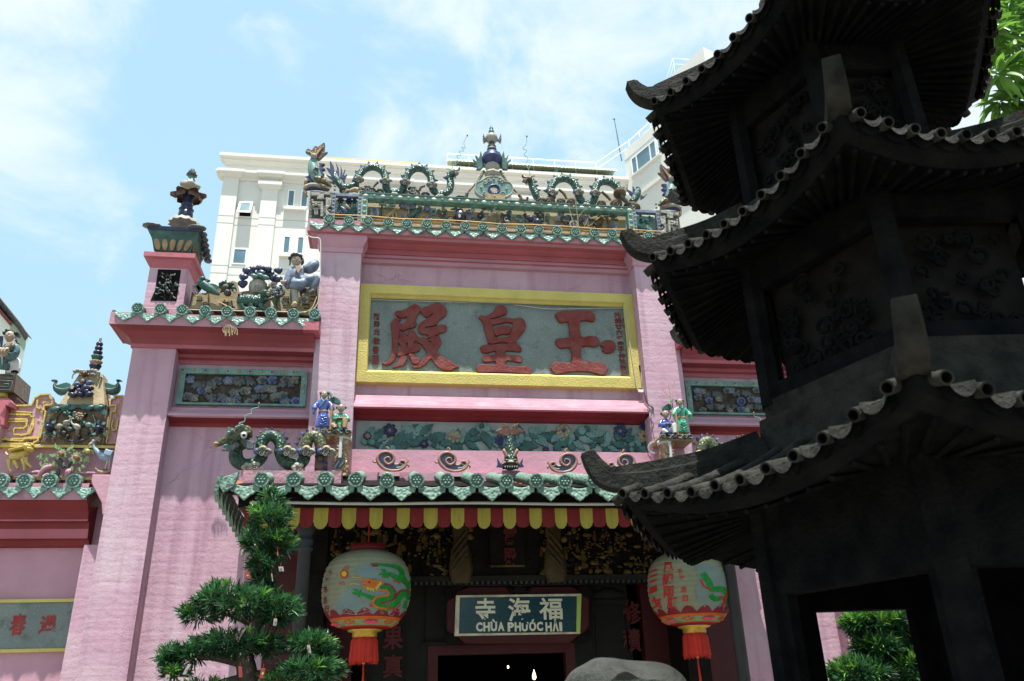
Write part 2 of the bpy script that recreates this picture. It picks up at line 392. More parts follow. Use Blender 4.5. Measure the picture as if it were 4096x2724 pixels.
def tag(o, label=None, cat=None, group=None, kind=None):
    for k, x in (('label', label), ('category', cat), ('group', group), ('kind', kind)):
        if x: o[k] = x
    return o
def thing(name, base, label, cat, group=None):
    o = bpy.data.objects.new(name, None); COL.objects.link(o); o.location = base; o['_o'] = [float(x) for x in base]
    o.empty_display_size = .1
    return tag(o, label, cat, group)
def kids(o): return [c for c in COL.objects if c.parent == o]
def copy_tree(o, parent=None):
    c = o.copy(); COL.objects.link(c)
    if parent is not None: c.parent = parent; c.matrix_parent_inverse = o.matrix_parent_inverse.copy()
    for ch in kids(o): copy_tree(ch, c)
    return c
# ---------------------------------------------------------------- shapes read off the picture, on a plane at depth Y
def poly(vw, pts, Y): return [(lambda q: (q[0], q[2]))(vw.at(u, v, Y)) for u, v in pts]
def cut(mb, vw, pts, Y, th, mat, holes=(), bev=0.0, side=None):
    Y = Y - ((pts[0][0] * 7.13 + pts[0][1] * 3.71) % 1) * .003      # no two pieces share a plane
    mb.prism(poly(vw, pts, Y), Y, Y + th, mat, [poly(vw, h, Y) for h in holes], side, bev)
def smooth_pts(pts, n=6, closed=False):
    P = [np.array(p, float) for p in pts]; o = []; N = len(P)
    for i in range(N if closed else N - 1):
        a, b = P[i], P[(i + 1) % N]
        p0 = P[i - 1] if (i > 0 or closed) else a; p3 = P[(i + 2) % N] if (i + 2 < N or closed) else b
        for k in range(n):
            t = k / n; o.append(.5 * ((2 * a) + (b - p0) * t + (2 * p0 - 5 * a + 4 * b - p3) * t * t + (-p0 + 3 * a - 3 * b + p3) * t ** 3))
    if not closed: o.append(P[-1])
    return o
def pxtube(mb, vw, pts, Y, mat, seg=10, n=5, flat=1.0, dy=None):
    """pts: (u, v, radius in px[, y offset])"""
    q = smooth_pts([(p[0], p[1], p[2], p[3] if len(p) > 3 else 0) for p in pts], n) if n > 1 else [np.array((p[0], p[1], p[2], p[3] if len(p) > 3 else 0.0)) for p in pts]
    k = vw.px(q[0][0], q[0][1], Y)
    mb.tube([vw.at(a[0], a[1], Y) + np.array([0, a[3], 0]) for a in q], [max(a[2], .2) * k for a in q], mat, seg, flat=flat)
    return q, k
def pxell(mb, vw, u, v, ru, rv, Y, dep, mat, rot=0.0, seg=10, rings=6):
    k = vw.px(u, v, Y); mb.ell(vw.at(u, v, Y), ru * k, dep, rv * k, mat, seg, rings, -R(rot))
def flower(mb, vw, u, v, r, Y, petal, centre, n=6, dep=.012, ring2=None, ph=0.0):
    for i in range(n):
        a = ph + 2 * math.pi * i / n
        pxell(mb, vw, u + r * .62 * math.cos(a), v + r * .62 * math.sin(a), r * .46, r * .36, Y, dep, petal, math.degrees(a), 8, 5)
    if ring2:
        for i in range(n):
            a = ph + .5 + 2 * math.pi * i / n
            pxell(mb, vw, u + r * .34 * math.cos(a), v + r * .34 * math.sin(a), r * .3, r * .24, Y - dep * .7, dep, ring2, math.degrees(a), 8, 5)
    pxell(mb, vw, u, v, r * .27, r * .27, Y - dep * 1.3, dep, centre, 0, 8, 5)
def cloudlet(mb, vw, u, v, r, Y, outer, inner, dep=.012):
    for a, q in ((0, .0), (1, .62), (2.2, .62), (3.3, .62), (4.4, .62), (5.4, .62)):
        pxell(mb, vw, u + r * q * math.cos(a), v + r * .7 * q * math.sin(a), r * .5, r * .42, Y, dep, outer, 0, 8, 5)
    spiral(mb, vw, u, v, r * .5, Y - dep, inner, 1.6, r * .1)
def spiral(mb, vw, u, v, r, Y, mat, turns=1.5, th=3, start=0.0, sgn=1, seg=5, th2=None):
    n = int(turns * 12); P = [(u + r * (1 - i / n * .88) * math.cos(start + sgn * 2 * math.pi * turns * i / n), v + r * (1 - i / n * .88) * math.sin(start + sgn * 2 * math.pi * turns * i / n), th * (1 - .35 * i / n)) for i in range(n + 1)]
    pxtube(mb, vw, P, Y, mat, seg, 1)
def leafshape(u, v, L, W, ang, lob=0, n=8):
    """a leaf outline from its base (u, v), pointing along ang (degrees, picture axes); lob > 0 gives a lobed edge"""
    a = R(ang); dx, dy = math.cos(a), math.sin(a); o = []
    for sgn in (1, -1):
        rng = range(0, n + 1) if sgn == 1 else range(n - 1, 0, -1)
        for i in rng:
            t = i / n; ww = W * math.sin(math.pi * t ** .8) * (1 - lob * (.5 + .5 * math.cos(t * math.pi * 2 * 4))) if 0 < i < n else 0
            o.append((u + dx * L * t - dy * ww * sgn, v + dy * L * t + dx * ww * sgn))
    return o
def leaf(mb, vw, u, v, L, W, ang, Y, mat, lob=.0, th=.008):
    cut(mb, vw, leafshape(u, v, L, W, ang, lob), Y, th, mat)
def ribbon(mb, vw, pts, wid, Y, th, mat):
    """a flat raised band of px width along pts"""
    P = [np.array(p, float) for p in pts]; Lf, Rt = [], []
    for i, p in enumerate(P):
        d = P[min(i + 1, len(P) - 1)] - P[max(i - 1, 0)]; d = d / (np.linalg.norm(d) + 1e-9); nrm = np.array([-d[1], d[0]])
        Lf.append(p + nrm * wid / 2); Rt.append(p - nrm * wid / 2)
    for i in range(len(P) - 1):
        cut(mb, vw, [Lf[i], Lf[i + 1], Rt[i + 1], Rt[i]], Y, th, mat)
# ---------------------------------------------------------------- lettering
_GL = {}
def glyph(ch, off=.0):
    if (ch, off) in _GL: return _GL[(ch, off)]
    c = bpy.data.curves.new('t', 'FONT'); c.body = ch; c.offset = off; c.resolution_u = 3
    o = bpy.data.objects.new('t', c); COL.objects.link(o)
    dg = bpy.context.evaluated_depsgraph_get(); dg.update(); e = o.evaluated_get(dg); m = e.to_mesh()
    v = np.array([p.co[:2] for p in m.vertices]); f = [list(p.vertices) for p in m.polygons]
    e.to_mesh_clear(); bpy.data.objects.remove(o); bpy.data.curves.remove(c)
    lo, hi = v.min(0), v.max(0)
    _GL[(ch, off)] = ((v - lo) / (hi - lo), f, (hi - lo)[0] / (hi - lo)[1]); return _GL[(ch, off)]
def letter(mb, ch, x, z, wd, ht, Y, mat, th=.006, off=.0, shear=0.0, xs=None):
    """ch stands upright in the plane y = Y, its box from (x, z) lower left, wd wide (None keeps its shape)"""
    v, f, asp = glyph(ch, off); wd = wd or ht * asp
    vs = [(x + a * wd + shear * b * ht, Y, z + b * ht) for a, b in v]
    mb.add(vs, f, mat)
    ed = {}
    for p in f:
        for i in range(len(p)):
            a, b = p[i], p[(i + 1) % len(p)]
            if (b, a) in ed: del ed[(b, a)]
            else: ed[(a, b)] = 1
    n = len(vs)
    mb.add(vs + [(q[0], Y + th, q[2]) for q in vs], [(a, n + a, n + b, b) for a, b in ed], mat)
    return wd
# ================================================================ SETTING
def zt(u, v, Y): return float(at(u, v, Y)[2])
def xt(u, v, Y): return float(at(u, v, Y)[0])
g = MB(); g.add([(-400, -400, 0), (400, -400, 0), (400, 400, 0), (-400, 400, 0)], [(0, 1, 2, 3)], 'court'); g.build('ground', kind='structure', base=(0, 0, 0))
XC = .99                                    # axis of the temple front
def mirror(mb, xc=XC):
    m = MB(); m.names = list(mb.names); m.m = list(mb.m); m.s = list(mb.s)
    m.v = [(2 * xc - p[0], p[1], p[2]) for p in mb.v]; m.f = [f[::-1] for f in mb.f]; return m
def cornice(mb, prof, x0, x1, yw, mat, ret=(1, 1), mats=None, back=.25):
    """prof: (y, z) from the top down; ends turn back with the same projection where ret is set"""
    rings = []
    def ring(fx, by=None): return [(fx(yw - y), by if by is not None else y, z) for y, z in prof]
    if ret[0]: rings.append(ring(lambda p: x0 - max(p, 0), yw + back))
    rings.append(ring((lambda p: x0 - max(p, 0)) if ret[0] else (lambda p: x0)))
    rings.append(ring((lambda p: x1 + max(p, 0)) if ret[1] else (lambda p: x1)))
    if ret[1]: rings.append(ring(lambda p: x1 + max(p, 0), yw + back))
    n = len(prof)
    for i in range(n - 1):
        vs = [r[j] for r in rings for j in (i, i + 1)]
        mb.add(vs, [(2 * k, 2 * k + 1, 2 * k + 3, 2 * k + 2) for k in range(len(rings) - 1)], mats[i] if mats else mat)
    for k, on in ((0, ret[0]), (-1, ret[1])):
        if not on:
            r = rings[k]; mb.add(list(r) + [(r[-1][0], yw + back, r[-1][2]), (r[0][0], yw + back, r[0][2])], [list(range(n + 2))], mat)
def eave_tiles(mb, xs, zd, yd, rd, run, rise, disc='tile', pipe='tilepipe', half=True, drop=1.45, ends=(True, True), irreg=.006):
    """round tiles with moulded discs and pointed drip tiles between them, running back and up"""
    rng = random.Random(int(abs(xs[0]) * 1000)); sp = xs[1] - xs[0]
    for i, x in enumerate(xs):
        dz, dx = rng.uniform(-irreg, irreg), rng.uniform(-irreg, irreg); tilt = rng.uniform(-.06, .06)
        ax = np.array([tilt, -math.cos(.25), math.sin(-.12)])
        mb.lathe([(0, .006), (rd * .74, .006), (rd * .78, .014), (rd * .97, .014), (rd, .004), (rd, -.03)], (x + dx, yd, zd + dz), disc, 18, axis=ax, smooth=False)
        mb.lathe([(0, .010), (rd * .72, .008)], (x + dx, yd, zd + dz), 'tiledeep', 14, axis=ax, smooth=False)
        for a in range(6): mb.ell((x + dx + rd * .42 * math.cos(a * 1.047), yd - .011, zd + dz + rd * .42 * math.sin(a * 1.047)), rd * .17, .006, rd * .15, disc, 6, 4)
        mb.ell((x + dx, yd - .012, zd + dz), rd * .16, .006, rd * .16, disc, 6, 4)
        pts = [np.array([x + dx + .004 * math.sin(k * 2.1), yd + run * k / 8, zd + dz - .004 + rise * k / 8]) for k in range(9)]
        rads = [rd * (.90 if k % 2 else .80) for k in range(9)]
        mb.tube(pts, rads, pipe, 12)
    pans = [x + sp / 2 for x in xs[:-1]]
    if ends[0]: pans.insert(0, xs[0] - sp / 2)
    if ends[1]: pans.append(xs[-1] + sp / 2)
    for x in pans:
        w_ = sp * .47; dz = rng.uniform(-irreg, irreg); k = rng.uniform(.96, 1.05); h = rd * drop * k
        top = [(-w_ + 2 * w_ * t / 8, -.30 * rd - .62 * rd * math.sin(math.pi * t / 8)) for t in range(9)]
        q_ = drop / 1.5; low = [(w_ * .98, -1.0 * rd), (w_ * .92, -1.42 * rd * q_), (w_ * .74, -1.50 * rd * q_), (w_ * .60, -1.78 * rd * q_), (w_ * .42, -1.88 * rd * q_), (w_ * .24, -2.25 * rd * q_), (0, -2.55 * rd * q_ * k)]
        low = low + [(-a, b) for a, b in low[-2::-1]]
        sh = [(x + a, zd + dz + b) for a, b in top] + [(x + a, zd + dz + b) for a, b in low]
        o = len(mb.v); mb.prism(sh, yd + .012, yd + .034, disc, bev=.005)
        for j in range(o, len(mb.v)):          # lean the drip tile outwards at its foot
            a = mb.v[j]; mb.v[j] = (a[0], a[1] + (a[2] - zd) * .12, a[2])
        n = 8
        a = [(x - w_ + 2 * w_ * t / n, yd + .02, zd + dz - .34 * rd - .62 * rd * math.sin(math.pi * t / n)) for t in range(n + 1)]
        mb.add(a + [(p[0], yd + run, p[2] + rise) for p in a], [(t, t + 1, n + 2 + t, n + 1 + t) for t in range(n)], 'tileback', True)
PF, WALL, WR = 6.85, 7.06, 7.0              # pilaster fronts, middle wall, wing walls
temple = thing('temple', (XC, 7.4, 0), 'pink plastered temple front with tiled porch, tall middle bay and lower wings', 'temple')
XPL, XPR = -.715, -.345                     # left middle pilaster
ZTOP = zt(1130, 541, 6.76)                  # foot of the upper eave fascia
# --- middle bay
b = MB(); b.box(XPR - .02, 2 * XC - XPR + .02, WALL, 7.6, 3.02, ZTOP + .12, 'pink'); middle = b.build('middle_wall', temple)
zc0, zc1 = zt(790, 572, PF), zt(790, 556, 6.80)
for sgn in (0, 1):
    b = MB(); b.box(XPL, XPR, PF, 7.4, 3.06, zc0 + .05, 'pink')
    b.loft([[(XPL - e, PF - e, z), (XPR + e, PF - e, z), (XPR + e, WALL, z), (XPL - e, WALL, z)] for e, z in ((.0, zc0 - .05), (.012, zc0 - .045), (.016, zc0), (.008, zc0 + .012), (.05, zc1 + .04), (.05, zc1 + .12))], 'pinksmooth', smooth=False)
    (mirror(b) if sgn else b).build('pilaster', temple)
b = MB()
zz = lambda v, Y: zt(1130, v, Y)
prof = [(7.3, zz(528, 6.77) + .02), (6.77, zz(528, 6.77) + .02), (6.77, zz(551, 6.77)), (6.785, zz(554, 6.785)), (6.80, zz(556, 6.80)), (6.85, zz(562, 6.85) - .0), (6.93, zz(571, 6.93)), (6.985, zz(581, 6.985)), (6.985, zz(584, 6.985)), (7.0, zz(585, 7.0)), (7.0, zz(596, 7.0)), (7.02, zz(598, 7.02)), (7.01, zz(604, 7.01)), (7.03, zz(608, 7.03)), (7.02, zz(616, 7.02)), (7.062, zz(622, 7.062))]
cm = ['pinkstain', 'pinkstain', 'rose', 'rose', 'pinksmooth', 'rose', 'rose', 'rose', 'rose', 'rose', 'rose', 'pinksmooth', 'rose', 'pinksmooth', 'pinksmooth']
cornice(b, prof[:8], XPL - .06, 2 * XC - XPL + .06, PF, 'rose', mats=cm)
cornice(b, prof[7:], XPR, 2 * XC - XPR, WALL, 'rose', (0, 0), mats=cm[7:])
b.build('upper_cornice', temple)
b = MB()
zd = zt(1130, 524, 6.74); n = 19; x0 = View(1180, 450, 2.851).at(388, 1198, 6.72)[0]; sp = .1835
xs = [x0 - .0 + sp * i for i in range(20)]
xs = [x for x in xs if x < 2 * XC + .86]
eave_tiles(b, xs, zd, 6.74, .050, .34, .10)
b.build('upper_eave_tiles', temple)
# ledge under the big tablet
b = MB(); zl = lambda v, Y: zt(1150, v, Y)
lp = [(WALL + .02, zl(913, WALL)), (6.99, zl(917, 6.99)), (6.97, zl(921, 6.97)), (6.96, zl(927, 6.96)), (6.86, zl(936, 6.86)), (6.855, zl(942, 6.855)), (6.87, zl(946, 6.87)), (6.90, zl(949, 6.90)), (6.99, zl(962, 6.99)), (7.03, zl(972, 7.03)), (WALL + .02, zl(973, WALL))]
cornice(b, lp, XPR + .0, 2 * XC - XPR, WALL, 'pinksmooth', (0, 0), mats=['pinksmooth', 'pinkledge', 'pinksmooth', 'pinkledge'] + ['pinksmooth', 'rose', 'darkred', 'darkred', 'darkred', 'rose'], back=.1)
b.box(XPR - .035, XPR, 6.86, 7.2, lp[8][1], lp[4][1], 'pinksmooth'); b.box(2 * XC - XPR, 2 * XC - XPR + .035, 6.86, 7.2, lp[8][1], lp[4][1], 'pinksmooth')
b.build('middle_ledge', temple)
# --- wings (left built, right mirrored)
XWL, XWP = -2.245, -1.885
zw = lambda v, Y: zt(560, v, Y)
for sgn in (0, 1):
    fin = (lambda q: mirror(q)) if sgn else (lambda q: q)
    b = MB(); b.box(XWP - .02, XPL + .02, WR, 7.5, 0, zw(742, 6.8) + .06, 'pink'); fin(b).build('wing_wall', temple)
    b = MB(); b.box(XWL, XWP, PF, 7.5, 0, zw(742, 6.8) + .05, 'pink'); fin(b).build('wing_pilaster', temple)
    b = MB()
    pr = [(7.4, zw(735, 6.68) + .03), (6.68, zw(735, 6.68) + .03), (6.68, zw(755, 6.68)), (6.70, zw(757, 6.70)), (6.76, zw(768, 6.76)), (6.82, zw(786, 6.82)), (6.835, zw(798, 6.835)), (6.835, zw(806, 6.835)), (PF + .01, zw(808, PF))]
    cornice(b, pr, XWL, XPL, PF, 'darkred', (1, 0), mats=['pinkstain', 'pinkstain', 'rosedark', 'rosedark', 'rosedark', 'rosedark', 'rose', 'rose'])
    pr2 = [(6.93, zw(808, 6.93)), (6.93, zw(816, 6.93)), (6.95, zw(818, 6.95)), (6.94, zw(826, 6.94)), (6.97, zw(832, 6.97)), (6.96, zw(838, 6.96)), (WR + .01, zw(843, WR))]
    cornice(b, pr2, XWP, XPL, WR, 'rosedark', (0, 0), mats=['rosedark', 'rosedark', 'rose', 'rosedark', 'rose', 'pinksmooth']); b.box(XWP, XPL, 6.842, 7.1, zw(808, PF) - .0, zw(800, PF), 'rosedark')
    # the short return that dies into the middle pilaster
    b.box(XPL - .09, XPL + .045, 6.66, PF + .02, zw(752, 6.68) - .02, zw(744, 6.68) + .03, 'rose')
    fin(b).build('wing_cornice', temple)
    b = MB(); xs = [-2.215 + .1905 * i for i in range(8)] + [-.72]
    xs = [-2.20 + .186 * i for i in range(9)]
    eave_tiles(b, xs, zw(718, 6.66), 6.66, .050, .5, .13, ends=(True, False))
    for k in range(3):                       # drip tiles round the outer corner
        y = 6.74 + k * .13; x = XWL - .165; zq = zw(718, 6.66)
        b.add([(x, y - .05, zq - .01), (x, y + .05, zq - .01), (x - .005, y + .04, zq - .07), (x, y, zq - .12), (x - .005, y - .04, zq - .07), (x + .02, y - .05, zq - .01), (x + .02, y + .05, zq - .01), (x + .02, y, zq - .12)], [(0, 1, 2, 3, 4), (5, 7, 6), (1, 6, 7, 3), (0, 3, 7, 5)], 'tileold')
    fin(b).build('wing_eave_tiles', temple)
    b = MB()
    lq = [(WR + .02, zw(938, WR)), (6.97, zw(941, 6.97)), (6.96, zw(945, 6.96)), (6.87, zw(954, 6.87)), (6.865, zw(959, 6.865)), (6.88, zw(963, 6.88)), (6.91, zw(966, 6.91)), (6.97, zw(976, 6.97)), (6.985, zw(984, 6.985)), (WR + .02, zw(985, WR))]
    cornice(b, lq, XWP, XPL - .0, WR, 'pinksmooth', (0, 0), mats=['pinksmooth'] * 4 + ['pinkstain', 'darkred', 'darkred', 'darkred', 'rose'], back=.1)
    fin(b).build('wing_ledge', temple)
# --- parapet and tiled porch roof
YE, ZE = 5.80, zt(1130, 1107, 5.80)         # porch eave discs
zp = lambda v, Y: zt(1130, v, Y)
b = MB(); b.box(XPR - .02, 2 * XC - XPR + .02, 6.93, 7.1, zp(1108, 6.93), zp(1038, 6.93), 'pinksmooth')
b.box(XPL - .02, 2 * XC - XPL + .02, 6.74, 6.93, 3.1, zp(1089, 6.74), 'pinksmooth')
b.build('porch_parapet', temple)
XE0, XE1 = -1.16, 2 * XC + 1.16
b = MB(); r0 = 3.36 - ZE
b.add([(XE0, YE + .03, ZE - .03), (XE1, YE + .03, ZE - .03), (XE1, 7.0, ZE - .03 + 1.2 * .29), (XE0, 7.0, ZE - .03 + 1.2 * .29), (XE0, YE + .03, ZE - .09), (XE1, YE + .03, ZE - .09), (XE1, 7.0, ZE - .09 + .24), (XE0, 7.0, ZE - .09 + .24)],
      [(0, 1, 2, 3), (4, 7, 6, 5), (0, 4, 5, 1), (3, 2, 6, 7), (0, 3, 7, 4), (1, 5, 6, 2)], 'woodblack')
b.build('porch_roof', temple)
b = MB(); d0 = View(800, 1500, 2.24).at(552, 948, YE)[0]; sp = .2165
xs = [d0 + sp * i for i in range(20)]; xs = [x for x in xs if x < XE1 - .02]
eave_tiles(b, xs, ZE, YE, .054, .92, .27, 'tileold', 'tileold', drop=1.6, irreg=.004)
for sx, xx in ((1, XE0), (-1, XE1)):         # side eaves, seen edge on
    for k in range(8):
        y = YE + .06 + k * .15; zq = ZE + .02 - .012 * k
        b.add([(xx - sx * .03, y - .075, zq), (xx - sx * .03, y + .07, zq - .005), (xx - sx * .05, y + .055, zq - .10), (xx - sx * .045, y, zq - .17), (xx - sx * .05, y - .06, zq - .10)]
              + [(xx, y - .075, zq), (xx, y + .07, zq - .005), (xx - sx * .02, y + .055, zq - .10), (xx - sx * .015, y, zq - .17), (xx - sx * .02, y - .06, zq - .10)],
              [(0, 1, 2, 3, 4), (5, 9, 8, 7, 6)] + [(i, 5 + i, 5 + (i + 1) % 5, (i + 1) % 5) for i in range(5)], 'tileold')
# the curled corner tile
vz = View(800, 1500, 2.24)
cut(b, vz, [(152, 905), (200, 915), (270, 895), (345, 865), (330, 930), (300, 1000), (250, 1025), (205, 1050), (180, 1010), (165, 960)], YE - .01, .03, 'tileold', bev=.004)
b.build('porch_eave_tiles', temple)
b = MB(); b.box(XE0 + .1, XE1 - .1, YE + .12, YE + .17, zt(900, 1166, 5.9), ZE - .03, 'woodblack')
for xx in (XE0 + .1, XE1 - .15): b.box(xx, xx + .05, YE + .17, 7.0, zt(900, 1166, 5.9), ZE - .02, 'doorred')
b.build('porch_fascia', temple)
b = MB(); zc_ = lambda u: zt(u, 1158 + 0.0022 * (u - 580), 5.9)
b.tube([(xt(u, 1160, 5.9), 5.9, zt(1000, 1159, 5.9) + .004 * math.sin(u * .013)) for u in range(575, 1720, 40)], .011, 'wire', 8)
b.build('conduit', temple)
# striped valance boards
vv = View(600, 1900, 1.9027)
YV = 5.955; zv1, zv0 = zt(1000, 1163, YV), zt(1000, 1205, YV)
edges = [684, 702]                           # u of stripe borders
b = MB(); ry = View(1600, 1500, 2.1436)
us = [628, 656, 690, 717, 749, 778, 811, 842, 877, 903, 949 - 2, 982, 1015]
x = xt(570, 1185, YV); i = 0; wd = xt(1000, 1185, YV) - xt(969.5, 1185, YV)
rngv = random.Random(3)
x = xt(690, 1185, YV) - 4 * wd + .006
while x < XE1 - .25:
    w_ = wd * rngv.uniform(.95, 1.06); yel = i % 2 == 1; d = .040 if yel else .030
    a = [(x, zv1), (x + w_, zv1), (x + w_, zv0 + .012), (x + w_ * .94, zv0 - .002), (x + w_ * .90, zv0 - .018)]
    for t in range(7): a.append((x + w_ * (.86 - .72 * t / 6), zv0 - .018 - (d - .02) * math.sin(math.pi * t / 6) ** .5 * rngv.uniform(.94, 1.05)))
    a += [(x + w_ * .10, zv0 - .018), (x + w_ * .06, zv0 - .002), (x, zv0 + .012)]
    b.prism(a, YV + (0 if yel else .003), YV + .018, 'stripeyel' if yel else 'stripered'); x += w_; i += 1
for k in range(7):                           # the same boards along the porch's left side
    y = YV + .02 + k * .125; m = 'stripered' if k % 2 == 0 else 'stripeyel'
    for xx in (xt(690, 1185, YV) - 4 * wd, XE1 - .2): b.box(xx, xx + .015, y, y + .123, zv0 - (.02 if k % 2 == 0 else .04), zv1 - .002, m)
b.build('valance', temple)
# posts of the porch
for xx in (xt(703, 1245, 6.1), 2 * XC - xt(703, 1245, 6.1)):
    b = MB(); zt0 = zt(703, 1214, 6.1)
    b.lathe([(.045, 0), (.045, zt0 - .17), (.058, zt0 - .165), (.058, zt0 - .15), (.05, zt0 - .14), (.062, zt0 - .11), (.062, zt0 - .09), (.05, zt0 - .08), (.055, zt0 - .05), (.085, zt0 + .02), (.085, zt0 + .3)], (xx, 6.1, 0), 'column', 20); b.build('porch_post', temple)
# --- recessed doorway under the porch
YD = 7.45
PX0, PX1 = xt(684, 1480, 7.02), xt(742, 1480, 7.02)
b = MB(); zb = zt(1100, 1332, 7.0)
for sgn in (0, 1):
    q = MB(); q.box(-.95, PX0, 6.985, 7.0, 0, 2.98, 'doorred'); (mirror(q) if sgn else q).build('shaded_red_wall', temple)  # red paint on the wing wall; porch shade put into its colour too
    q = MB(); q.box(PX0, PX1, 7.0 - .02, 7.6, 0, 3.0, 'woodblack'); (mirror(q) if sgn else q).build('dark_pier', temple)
b = MB()
for sgn in (0, 1):
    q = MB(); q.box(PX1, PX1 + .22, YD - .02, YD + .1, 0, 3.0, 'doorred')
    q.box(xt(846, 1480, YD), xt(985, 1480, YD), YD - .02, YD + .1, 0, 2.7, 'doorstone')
    xa, xb = xt(858, 1480, YD), xt(926, 1480, YD)
    for k in range(2): q.box(xa - .02 - .03 * k, xa - .005 - .03 * k, YD - .03 + .005 * k, YD, 0, 2.32 + .03 * k, 'doorstone'); q.box(xb + .005 + .03 * k, xb + .02 + .03 * k, YD - .03 + .005 * k, YD, 0, 2.32 + .03 * k, 'doorstone')
    q.box(xa - .05, xb + .05, YD - .03, YD, 2.37, 2.385, 'doorstone'); q.box(xa - .05, xb + .05, YD - .035, YD, 2.42, 2.44, 'doorstone')
    q.ell(((xa + xb) / 2, YD - .02, 2.50), .09, .02, .05, 'doorstone'); q.ell(((xa + xb) / 2 - .1, YD - .02, 2.49), .05, .015, .03, 'doorstone'); q.ell(((xa + xb) / 2 + .1, YD - .02, 2.49), .05, .015, .03, 'doorstone')
    if sgn: q = mirror(q)
    o = len(b.v); b.v += q.v
    for f, m_, s_ in zip(q.f, q.m, q.s): b.f.append([o + i for i in f]); b.m.append(b.mi(q.names[m_])); b.s.append(s_)
zli = zt(1180, 1484, YD)
xd0 = xt(985, 1500, YD); xd1 = 2 * XC - xd0
b.box(xd0 - .02, xd1 + .02, YD - .05, YD + .1, zli, 2.7, 'doorstone'); b.box(xd0 - .06, xd1 + .06, YD - .07, YD, zli, zli + .03, 'doorstone')
b.box(PX1, 2 * XC - PX1, YD - .06, YD + .3, 2.6, 3.1, 'woodblack')
b.build('door_wall', temple)
b = MB(); fr = xt(1008, 1500, YD) - xd0
b.box(xd0, xd0 + fr, YD - .03, YD + .08, 0, zli, 'doorred'); b.box(xd1 - fr, xd1, YD - .03, YD + .08, 0, zli, 'doorred'); b.box(xd0 + fr, xd1 - fr, YD - .03, YD + .08, zli - .075, zli, 'doorred')
df = b.build('door_frame', temple)
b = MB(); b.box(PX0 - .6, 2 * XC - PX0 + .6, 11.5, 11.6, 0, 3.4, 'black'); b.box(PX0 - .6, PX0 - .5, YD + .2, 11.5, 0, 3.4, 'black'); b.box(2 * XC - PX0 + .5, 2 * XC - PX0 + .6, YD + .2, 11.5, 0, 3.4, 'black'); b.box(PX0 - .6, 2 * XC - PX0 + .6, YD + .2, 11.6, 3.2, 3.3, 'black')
b.build('inner_room', temple)
b = MB(); b.box(PX1, 2 * XC - PX1, 6.96, 7.02, zt(1100, 1338, 6.96), zt(1100, 1326, 6.96), 'doorstone'); b.box(PX1, 2 * XC - PX1, 7.0, 7.06, zt(1100, 1348, 7.0), zt(1100, 1339, 7.0), 'woodblack')
for k in range(64):
    x = PX1 + .03 + k * (2 * XC - 2 * PX1 - .06) / 63; b.box(x - .012, x + .012, 6.975, 7.01, zt(1100, 1346, 7.0), zt(1100, 1338, 6.96), 'column')
b.build('carved_beam', temple)
# gilded wood carving behind the valance
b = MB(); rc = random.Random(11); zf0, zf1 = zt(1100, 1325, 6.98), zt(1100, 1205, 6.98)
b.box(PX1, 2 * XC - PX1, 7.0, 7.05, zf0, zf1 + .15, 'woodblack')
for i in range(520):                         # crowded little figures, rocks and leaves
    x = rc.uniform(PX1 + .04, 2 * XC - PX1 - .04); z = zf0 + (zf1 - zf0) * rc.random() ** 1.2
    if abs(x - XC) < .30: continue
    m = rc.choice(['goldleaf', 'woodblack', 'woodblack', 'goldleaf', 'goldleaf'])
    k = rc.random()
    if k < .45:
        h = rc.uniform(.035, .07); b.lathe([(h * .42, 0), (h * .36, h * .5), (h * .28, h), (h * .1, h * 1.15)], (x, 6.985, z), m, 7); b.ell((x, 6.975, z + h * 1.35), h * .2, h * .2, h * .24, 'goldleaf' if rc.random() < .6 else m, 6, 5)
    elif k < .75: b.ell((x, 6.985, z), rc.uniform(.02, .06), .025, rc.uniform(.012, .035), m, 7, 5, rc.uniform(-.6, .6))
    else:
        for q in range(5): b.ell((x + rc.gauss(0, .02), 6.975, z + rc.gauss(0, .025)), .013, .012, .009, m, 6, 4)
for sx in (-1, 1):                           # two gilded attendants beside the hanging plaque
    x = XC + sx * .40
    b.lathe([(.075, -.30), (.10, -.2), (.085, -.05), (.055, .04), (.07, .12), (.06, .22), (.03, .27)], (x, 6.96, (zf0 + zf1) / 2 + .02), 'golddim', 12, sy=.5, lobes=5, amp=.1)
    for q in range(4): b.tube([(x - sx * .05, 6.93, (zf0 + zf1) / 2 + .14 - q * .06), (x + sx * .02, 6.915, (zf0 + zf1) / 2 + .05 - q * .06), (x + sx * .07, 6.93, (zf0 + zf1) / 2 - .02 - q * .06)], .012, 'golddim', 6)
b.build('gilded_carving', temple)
pl = MB(); pw = .145; b0, b1 = zt(1175, 1302, 6.95), zt(1175, 1208, 6.95)
pl.box(XC - pw, XC + pw, 6.95, 6.99, b0, b1 + .05, 'woodblack'); pl.box(XC - pw, XC + pw, 6.94, 6.96, b0 - .012, b0, 'goldleaf')
for ch, v in (('霄', 1232), ('殿', 1280)): letter(pl, ch, xt(1175, v, 6.945) - .055, zt(1175, v + 22, 6.945), .11, zt(1175, v - 18, 6.945) - zt(1175, v + 22, 6.945), 6.945, 'doorchar', .01, .02)
pl.build('name_plaque', None, 'small black hanging plaque with two dark red characters under the valance', 'plaque')
